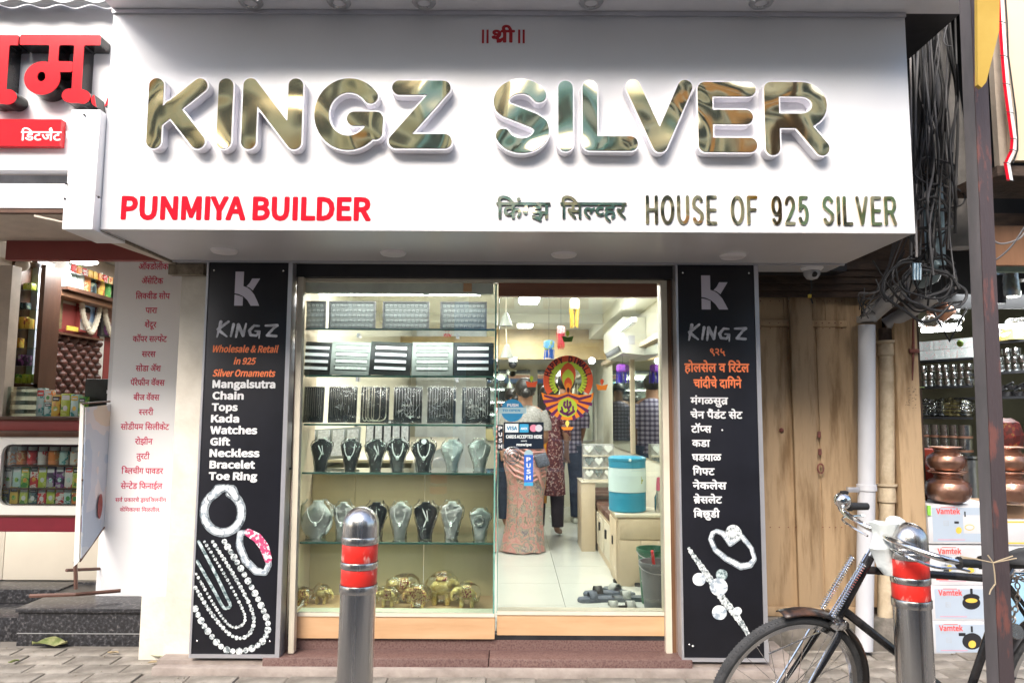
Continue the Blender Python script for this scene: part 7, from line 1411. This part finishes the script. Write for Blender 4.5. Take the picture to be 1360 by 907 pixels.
def wheel(C,M,nm='wheel'):
    b=MB(); Rr=WH-.019; N=64; b.tube([C+Vector((Rr*math.cos(a),0,Rr*math.sin(a))) for a in [2*PI*k/N for k in range(N)]],.019,12,closed=True); w_=bo(b,nm,mat('tyre_rubber',(.035,.036,.038),.8,c2=(.07,.07,.072),scale=16,bump=.4),M)
    b=MB()
    for k in range(150):
        a=2*PI*k/150
        for s in (-1,1):
            c=C+Vector(((WH-.002)*math.cos(a),s*.0075,(WH-.002)*math.sin(a))); t=Vector((-math.sin(a),0,math.cos(a))); u=Vector((math.cos(a),0,math.sin(a))); y=Vector((0,1,0))
            q=[c+t*.005+y*s*-.005,c+t*.001+y*s*.006,c-t*.005-y*s*.005,c-t*.002-y*s*.005]; b.loft([[tuple(x-u*.002) for x in q],[tuple(x+u*.0012) for x in q]])
    o=bo(b,'tread',MATS['tyre_rubber'],M,w_); o['kind']='stuff'
    b=MB(); b.loft([[(C.x+(r_)*math.cos(a),y_,C.z+r_*math.sin(a)) for a in [2*PI*k/N for k in range(N)]] for r_,y_ in ((Rr-.012,-.015),(Rr-.030,-.013),(Rr-.036,0),(Rr-.030,.013),(Rr-.012,.015))],cap=False); bo(b,'rim',chrome,M,w_)
    b=MB(); b.tube([C+Vector((0,-.045,0)),C+Vector((0,.045,0))],.018,12); b.tube([C+Vector((0,-.07,0)),C+Vector((0,.07,0))],.006,8); bo(b,'hub',chrome,M,w_)
    for k in range(32):
        a=2*PI*k/32; a2=a+(.55 if k%4<2 else -.55); s=1 if k%2 else -1; b=MB(); b.tube([C+Vector((.02*math.cos(a2),s*.03,.02*math.sin(a2))),C+Vector(((Rr-.032)*math.cos(a),0,(Rr-.032)*math.sin(a)))],.0013,4,cap=False); bo(b,'spoke',chrome,M,w_)
    return w_
wheel(FA,Mf); wheel(RA,Mb)
def fender(C,M,a0,a1,m,nm,w_=.031,r_=WH+.022):
    b=MB(); n=22; R_=[]
    for i in range(n+1):
        a=R(a0+(a1-a0)*i/n); sec=[]
        for k in range(9): t=PI*k/8; rr_=r_+ .014*math.sin(t)-.01; sec.append(C+Vector((rr_*math.cos(a),w_*math.cos(t),rr_*math.sin(a))))
        R_.append(sec)
    b.loft(R_,closed=False,cap=False); o=bo(b,nm,m,M); o.modifiers.new('t','SOLIDIFY').thickness=.0025; return o
rustf=mat('rusty_fender',(.014,.013,.014),.35,c2=(.20,.09,.05),scale=7,thr=(.52,.72),bump=.2,stretch=(1,1,1))
fender(FA,Mf,-25,88,mat('black_fender',(.014,.013,.014),.3,c2=(.10,.06,.045),scale=7,thr=(.5,.8),bump=.1),'mudguard') if 0 else fender(FA,Mf,80,205,rustf,'mudguard')
fender(RA,Mb,-10,200,rustf,'mudguard')
# fork, springs, rods
b=MB()
for s in (-1,1): b.tube([HB-hd*.02+Vector((0,s*.03,0)),HB-hd*.08+Vector((.0,s*.046,0)),HB-hd*.2+Vector((.012,s*.05,0)),FA+Vector((0,s*.052,0))],[.013,.013,.010,.007],10)
b.box(HB-hd*.022,(.05,.10,.03),bev=.008); bo(b,'fork',blackenam,Mf)
b=MB()
for s in (-1,1): b.tube([HB-hd*.03+Vector((.035,s*.055,0)),FA+Vector((.01,s*.066,0))],.0045,6)
bo(b,'fork_stay',chrome,Mf)
b=MB(); b.box(HB-hd*.02+Vector((.02,0,.005)),(.055,.115,.035),bev=.01); bo(b,'fork_crown',chrome,Mf)
for s in (-1,1):
    c0=HB+Vector((.055,s*.03,.02)); c1=HT+Vector((.055,s*.03,-.01)); b=MB(); ax=(c1-c0); u=ax.orthogonal().normalized(); v=ax.normalized().cross(u); b.tube([c0+ax*(k/160)+(u*math.cos(k*.9)+v*math.sin(k*.9))*.0115 for k in range(161)],.0022,5); b.tube([c0,c1],.004,6); bo(b,'spring',chrome,Mf)
HS=HT+hd*.10
b=MB(); b.tube([HT,HS],.012,12); b.box(HS,(.045,.04,.035),bev=.006); bo(b,'stem',chrome,Mf)
# handlebar: forward curve, out and back to grips; local y: +y = far side? (Mb turns by 180)
for s in (1,-1):
    pts=bez([HS+Vector((.0,0,.0)),HS+Vector((.035,s*.06,.012)),HS+Vector((.035,s*.16,.02)),HS+Vector((-.01,s*.245,.015)),HS+Vector((-.09,s*.275,.0)),HS+Vector((-.13,s*.28,-.004))],8)
    b=MB(); b.tube([Vector(p) for p in pts],.0115,12); bo(b,'handlebar',chrome,Mf)
    b=MB(); g0=HS+Vector((-.08,s*.274,.0)); g1=HS+Vector((-.180,s*.281,-.010)); b.tube([g0,g0+(g1-g0)*.06,g0+(g1-g0)*.1,(g0+g1)/2,g1],[.021,.021,.016,.0165,.0155],14); bo(b,'grip',blackrub,Mf)
    b=MB(); b.tube([Vector(p) for p in bez([HS+Vector((.02,s*.05,-.03)),HS+Vector((.03,s*.16,-.02)),HS+Vector((-.02,s*.235,-.03)),HS+Vector((-.10,s*.25,-.035)),HS+Vector((-.15,s*.262,-.045))],8)],.005,8); bo(b,'brake_lever',chrome,Mf)
b=MB(); b.tube([HS+Vector((.03,.0,-.03)),HB+Vector((.085,0,-.06)),FA+Vector((.10,0,.2))],.0035,6); bo(b,'brake_rod',chrome,Mf)
b=MB(); b.tube([HB+Vector((.16,.035,.16)),HB+Vector((.09,.03,-.06))],.0035,6); pts=[HB+Vector((.16,.035,.17))+Vector((.008*math.cos(k*.9),.008*math.sin(k*.9),.0022*k)) for k in range(40)]; b.tube(pts,.0025,5); bo(b,'bell_spring',chrome,Mf) if 0 else None
bell=MB(); bc_=HS+Vector((.01,-.215,.055)); bell.sphere(bc_,.034,18); bo(bell,'bell',chrome,Mf); b=MB(); b.box(bc_+Vector((-.005,0,.034)),(.03,.02,.012),bev=.003); bo(b,'bell_clamp',darksteel,Mf)
# chain, chain case, crank
b=MB(); b.lathe([(0,-.004),(.09,-.004),(.092,0),(.09,.004),(0,.004)],(0,0,0),28,M=Matrix.Translation(BB+Vector((0,.045,0)))@Matrix.Rotation(R(90),4,'X')); bo(b,'chainwheel',chrome,Mb)
b=MB(); b.tube([BB+Vector((0,-.06,0)),BB+Vector((.06,-.065,-.15))],.009,8); b.box(BB+Vector((.06,-.11,-.155)),(.09,.07,.022),bev=.004); bo(b,'crank',darksteel,Mb)
b=MB(); b.tube([BB+Vector((.08,.045,.09)),RA+Vector((0,.045,.04))],.004,6); bo(b,'chain',darksteel,Mb)
# cloth over the stem
cl=thing('cloth','pale white cloth draped over the bicycle stem','cloth',tuple((Mf@HS))); b=MB(); c=Mf@HS
for k,(ox,oz) in enumerate(((0,0),)):
    R_=[]
    for i in range(9):
        t=i/8; wv=.058*(1-.55*t)+.006*math.sin(i*2); R_.append([(c.x-.005+.012*math.sin(i)+wv*math.cos(a)*(1+.12*math.sin(3*a)),c.y-.03+.035*math.sin(a)*(1-.3*t),c.z+.045-.19*t) for a in [2*PI*j/20 for j in range(20)]])
    b.loft(R_)
b.sphere((c.x+.045,c.y-.02,c.z+.045),.034,12,sz=.7); b.noise(.012,18,3); b.obj('drape',mat('pale_mint_cloth',(.62,.68,.66),.9,c2=(.72,.75,.74),scale=8,bump=.4),cl)
# lock chain + padlock
lk=thing('lock_chain','rusty iron chain with a round padlock looped under the saddle','chain lock',tuple(Mb@(ST+Vector((0,0,-.05))))); lc=Mb@(ST+Vector((-.0,0,-.03)))
chm_=mat('dull_iron_chain',(.18,.17,.16),.4,metal=.8,c2=(.35,.28,.22),scale=30,bump=.2)
def chain(pts,nm='link'):
    P=resamp(bez(pts,12),.019)
    for k in range(len(P)-1):
        a=Vector(P[k]); c=Vector(P[k+1]); d=(c-a).normalized(); s=d.orthogonal().normalized(); 
        if k%2: s=d.cross(s)
        m=(a+c)/2; b=MB(); b.tube([m+d*.0125*math.cos(t)+s*.008*math.sin(t) for t in [2*PI*i/10 for i in range(10)]],.0027,5,closed=True); b.obj(nm,chm_,lk)
def lp(x,y,Y=-1.42): return tuple(at(x,y,Y))
chain([lp(1326,768),lp(1333,785),lp(1340,805),lp(1343,826)]); chain([lp(1350,765),lp(1352,790),lp(1348,812),lp(1344,828)]); chain([lp(1328,764,-1.44),lp(1340,772,-1.45),lp(1352,766,-1.44),lp(1362,772,-1.45)]); chain([lp(1332,772,-1.46),lp(1345,764,-1.47),lp(1360,770,-1.46)])
b=MB(); c=Vector(lp(1348,838)); b.lathe([(0,-.012),(.026,-.012),(.028,-.008),(.028,.008),(.026,.012),(0,.012)],(0,0,0),22,M=Matrix.Translation(c)@Matrix.Rotation(R(75),4,'X')); b.obj('padlock',steel,lk)
# ================================================================ STREET BEHIND THE CAMERA (seen in the gold letters and the glass)
def bld(x0,x1,Y,H,wallc,lb,nm,win=(3,3),aw=None,seed=0):
    t=thing('street_building',lb,'building',((x0+x1)/2,Y,0)); wmt=mat('facade_'+nm,wallc,.85,var=.12,scale=.8,bump=.2); b=MB(); b.b2(x0,x1,Y-6,Y,0,H); b.obj('wall',wmt,t)
    gl_=mat('window_dark',(.02,.03,.035),.1,bump=0); fr=mat('window_frame_'+nm,tuple(min(1,c*1.4) for c in wallc),.7,bump=0)
    for i in range(win[0]):
        for j in range(win[1]):
            cx=x0+(x1-x0)*(i+.5)/win[0]; cz=3.6+(H-4)*(j+.4)/win[1]; f=MB().b2(cx-.65,cx+.65,Y+.001,Y+.08,cz-.8,cz+.8).obj('window',fr,t); MB().b2(cx-.55,cx+.55,Y+.0805,Y+.1,cz-.7,cz+.7).obj('pane',gl_,f); MB().b2(cx-.8,cx+.8,Y+.1005,Y+.5,cz+.85,cz+.92).obj('sunshade',fr,t)
        MB().b2(x0+.2,x1-.2,Y+.001,Y+.9,3.0+3.1*(i%2),3.12+3.1*(i%2)).obj('balcony_slab',fr,t) if i<2 else None
    MB().b2(x0+.3,x1-.3,Y+.001,Y+.05,.1,2.7).obj('shutter',mat('shutter_'+nm,(.12,.10,.09),.6,bump=.2),t)
    if aw:
        b=MB(); b.loft([[(x0+.1,Y+.01,3.0),(x1-.1,Y+.01,3.0),(x1-.1,Y+1.4,2.5),(x0+.1,Y+1.4,2.5)],[(x0+.1,Y+.01,2.97),(x1-.1,Y+.01,2.97),(x1-.1,Y+1.4,2.47),(x0+.1,Y+1.4,2.47)]]); b.obj('awning',mat('awning_'+nm,aw,.7,bump=.1),t)
    return t
bld(-13,-7.2,-12.5,10.5,(.82,.72,.56),'tan three storey building across the road, left','tan',(3,2),(.7,.45,.25))
bld(-7,-1.6,-12,9.6,(.78,.74,.58),'olive four storey building across the road, centre left','olive',(3,3),(.6,.6,.5))
bld(-1.4,2.2,-13,9.0,(.34,.62,.82),'blue painted narrow building across the road','blue',(2,2),(.05,.2,.4))
bld(2.4,8.2,-12,9.8,(.86,.80,.66),'cream building with orange banner across the road, right','cream',(3,3),(.75,.45,.25))
bld(8.4,14,-12.5,9.0,(.70,.56,.42),'brown building across the road, far right','brown',(3,2),(.3,.25,.1))
for k,(x,z,w_,h,c,lb) in enumerate(((4.6,7.2,1.3,1.5,(.75,.38,.16),'orange cloth banner hung on the cream building across the road'),(-5.2,6.2,1.6,1.4,(.6,.25,.05),'small orange hoarding on the olive building'),(.6,6.6,2.2,1.6,(.75,.80,.82),'white hoarding on the blue building'),(6.8,5.2,1.4,2.4,(.35,.55,.40),'green banner on the cream building'))):
    o=MB().b2(x-w_/2,x+w_/2,-11.9 if abs(x)>2 else -12.9,-11.8 if abs(x)>2 else -12.8,z-h/2,z+h/2).obj('banner',mat('banner_cloth_%d'%k,c,.7,bump=.05)); tag(o,lb,'banner')
tr_=thing('street_tree','leafy green tree on the far pavement across the road','tree',(-2.0-7,-9.8,0)); b=MB(); b.tube([(-2,-9.8,-.1),(-1.9,-9.8,2.5),(-2.1,-9.7,5)],[.22,.16,.09],10); 
for a in range(5): b.tube([(-1.95,-9.8,3.0+.3*a),(-1.95+1.5*math.cos(a*1.3),-9.8+1.2*math.sin(a*1.3),5.0+.4*a)],[.08,.03],6)
b.obj('trunk',mat('bark',(.12,.08,.05),.9,bump=.6),tr_); b=MB(); rr=random.Random(9)
for k in range(2600):
    a=rr.uniform(0,2*PI); u=rr.random()**.4; e=rr.uniform(-1,1); x=-2+2.2*u*math.cos(a)*math.sqrt(1-e*e); y=-9.8+1.6*u*math.sin(a)*math.sqrt(1-e*e); z=5.6+1.9*u*e; s=.13; n=Vector((rr.uniform(-1,1),rr.uniform(-1,1),rr.uniform(-1,1))).normalized(); q=n.orthogonal().normalized(); r2=n.cross(q); c=Vector((x,y,z)); b._add([c+q*s,c+r2*s*.5,c-q*s,c-r2*s*.5],[(0,1,2,3)])
o=b.obj('crown',mat('leaf_green',(.05,.09,.025),.7,c2=(.10,.16,.05),scale=2,bump=0),tr_,smooth=0); o['kind']='stuff'
for ch_ in tr_.children: ch_.location.x-=7
sct=thing('scooter','grey scooter parked in the road, facing the shop','scooter',(.9,-5.9,0)); gsm=mat('scooter_grey',(.30,.33,.36),.25,var=.05,bump=0)
b=MB(); b.loft([[( .9+w_*math.cos(a),-5.6-.5*k*.2+.10*math.sin(a),z) for a in [2*PI*j/14 for j in range(14)]] for k,(z,w_) in enumerate(((.35,.12),(.5,.20),(.75,.24),(.9,.2),(1.0,.13)))]); b.obj('front_apron',gsm,sct)
b=MB(); b.box((.9,-6.3,.62),(.34,.9,.28),bev=.08); b.obj('body',gsm,sct); b=MB(); b.box((.9,-6.3,.79),(.3,.7,.08),bev=.03); b.obj('seat',blackrub,sct)
for y in (-5.5,-6.7): b=MB(); b.torus((.9,y,.13),.16,.06,Matrix.Rotation(R(90),4,'Z'),24,8); b.obj('wheel',blackrub,sct)
b=MB(); b.tube([(.55,-5.8,1.05),(.9,-5.75,1.0),(1.25,-5.8,1.05)],.02,8); b.obj('handlebar',chrome,sct); b=MB(); b.sphere((.9,-5.55,.98),.07,12); b.obj('headlight',chrome,sct)

rr=random.Random(21); b=MB()
for k in range(420):
    x=rr.uniform(-3.1,3.0); y=rr.uniform(-.6,-.14) if -1.95<x<1.6 else rr.uniform(-.6,.3); q=rr.uniform(.0015,.005)*(1.8 if rr.random()<.1 else 1); b.box((x,y,.010+q*.3),(q,q*rr.uniform(.6,1.6),q*.6),rot=(0,0,rr.uniform(0,3)))
o=tag(b.obj('grit',mat('grit_dark',(.10,.085,.06),.9,c2=(.30,.26,.18),scale=20,bump=0)),'scattered grit and tiny litter lying on the pavers','grit'); o['kind']='stuff'
for k in range(7):
    leaf(('small curled tan leaf left of the left bollard','tiny dry leaf right of the left bollard','tiny brown leaf in front of the threshold middle','small pale leaf in front of the glass door','tiny dry leaf left of the bicycle wheel','small brown leaf under the granite step corner','tiny tan leaf nearest the left picture edge')[k],(425,520,600,760,905,150,18)[k],(897,893,886,889,893,872,884)[k],(.06,.035,.04,.05,.035,.06,.05)[k],37*k,lfb if k%2 else lfg,.012)
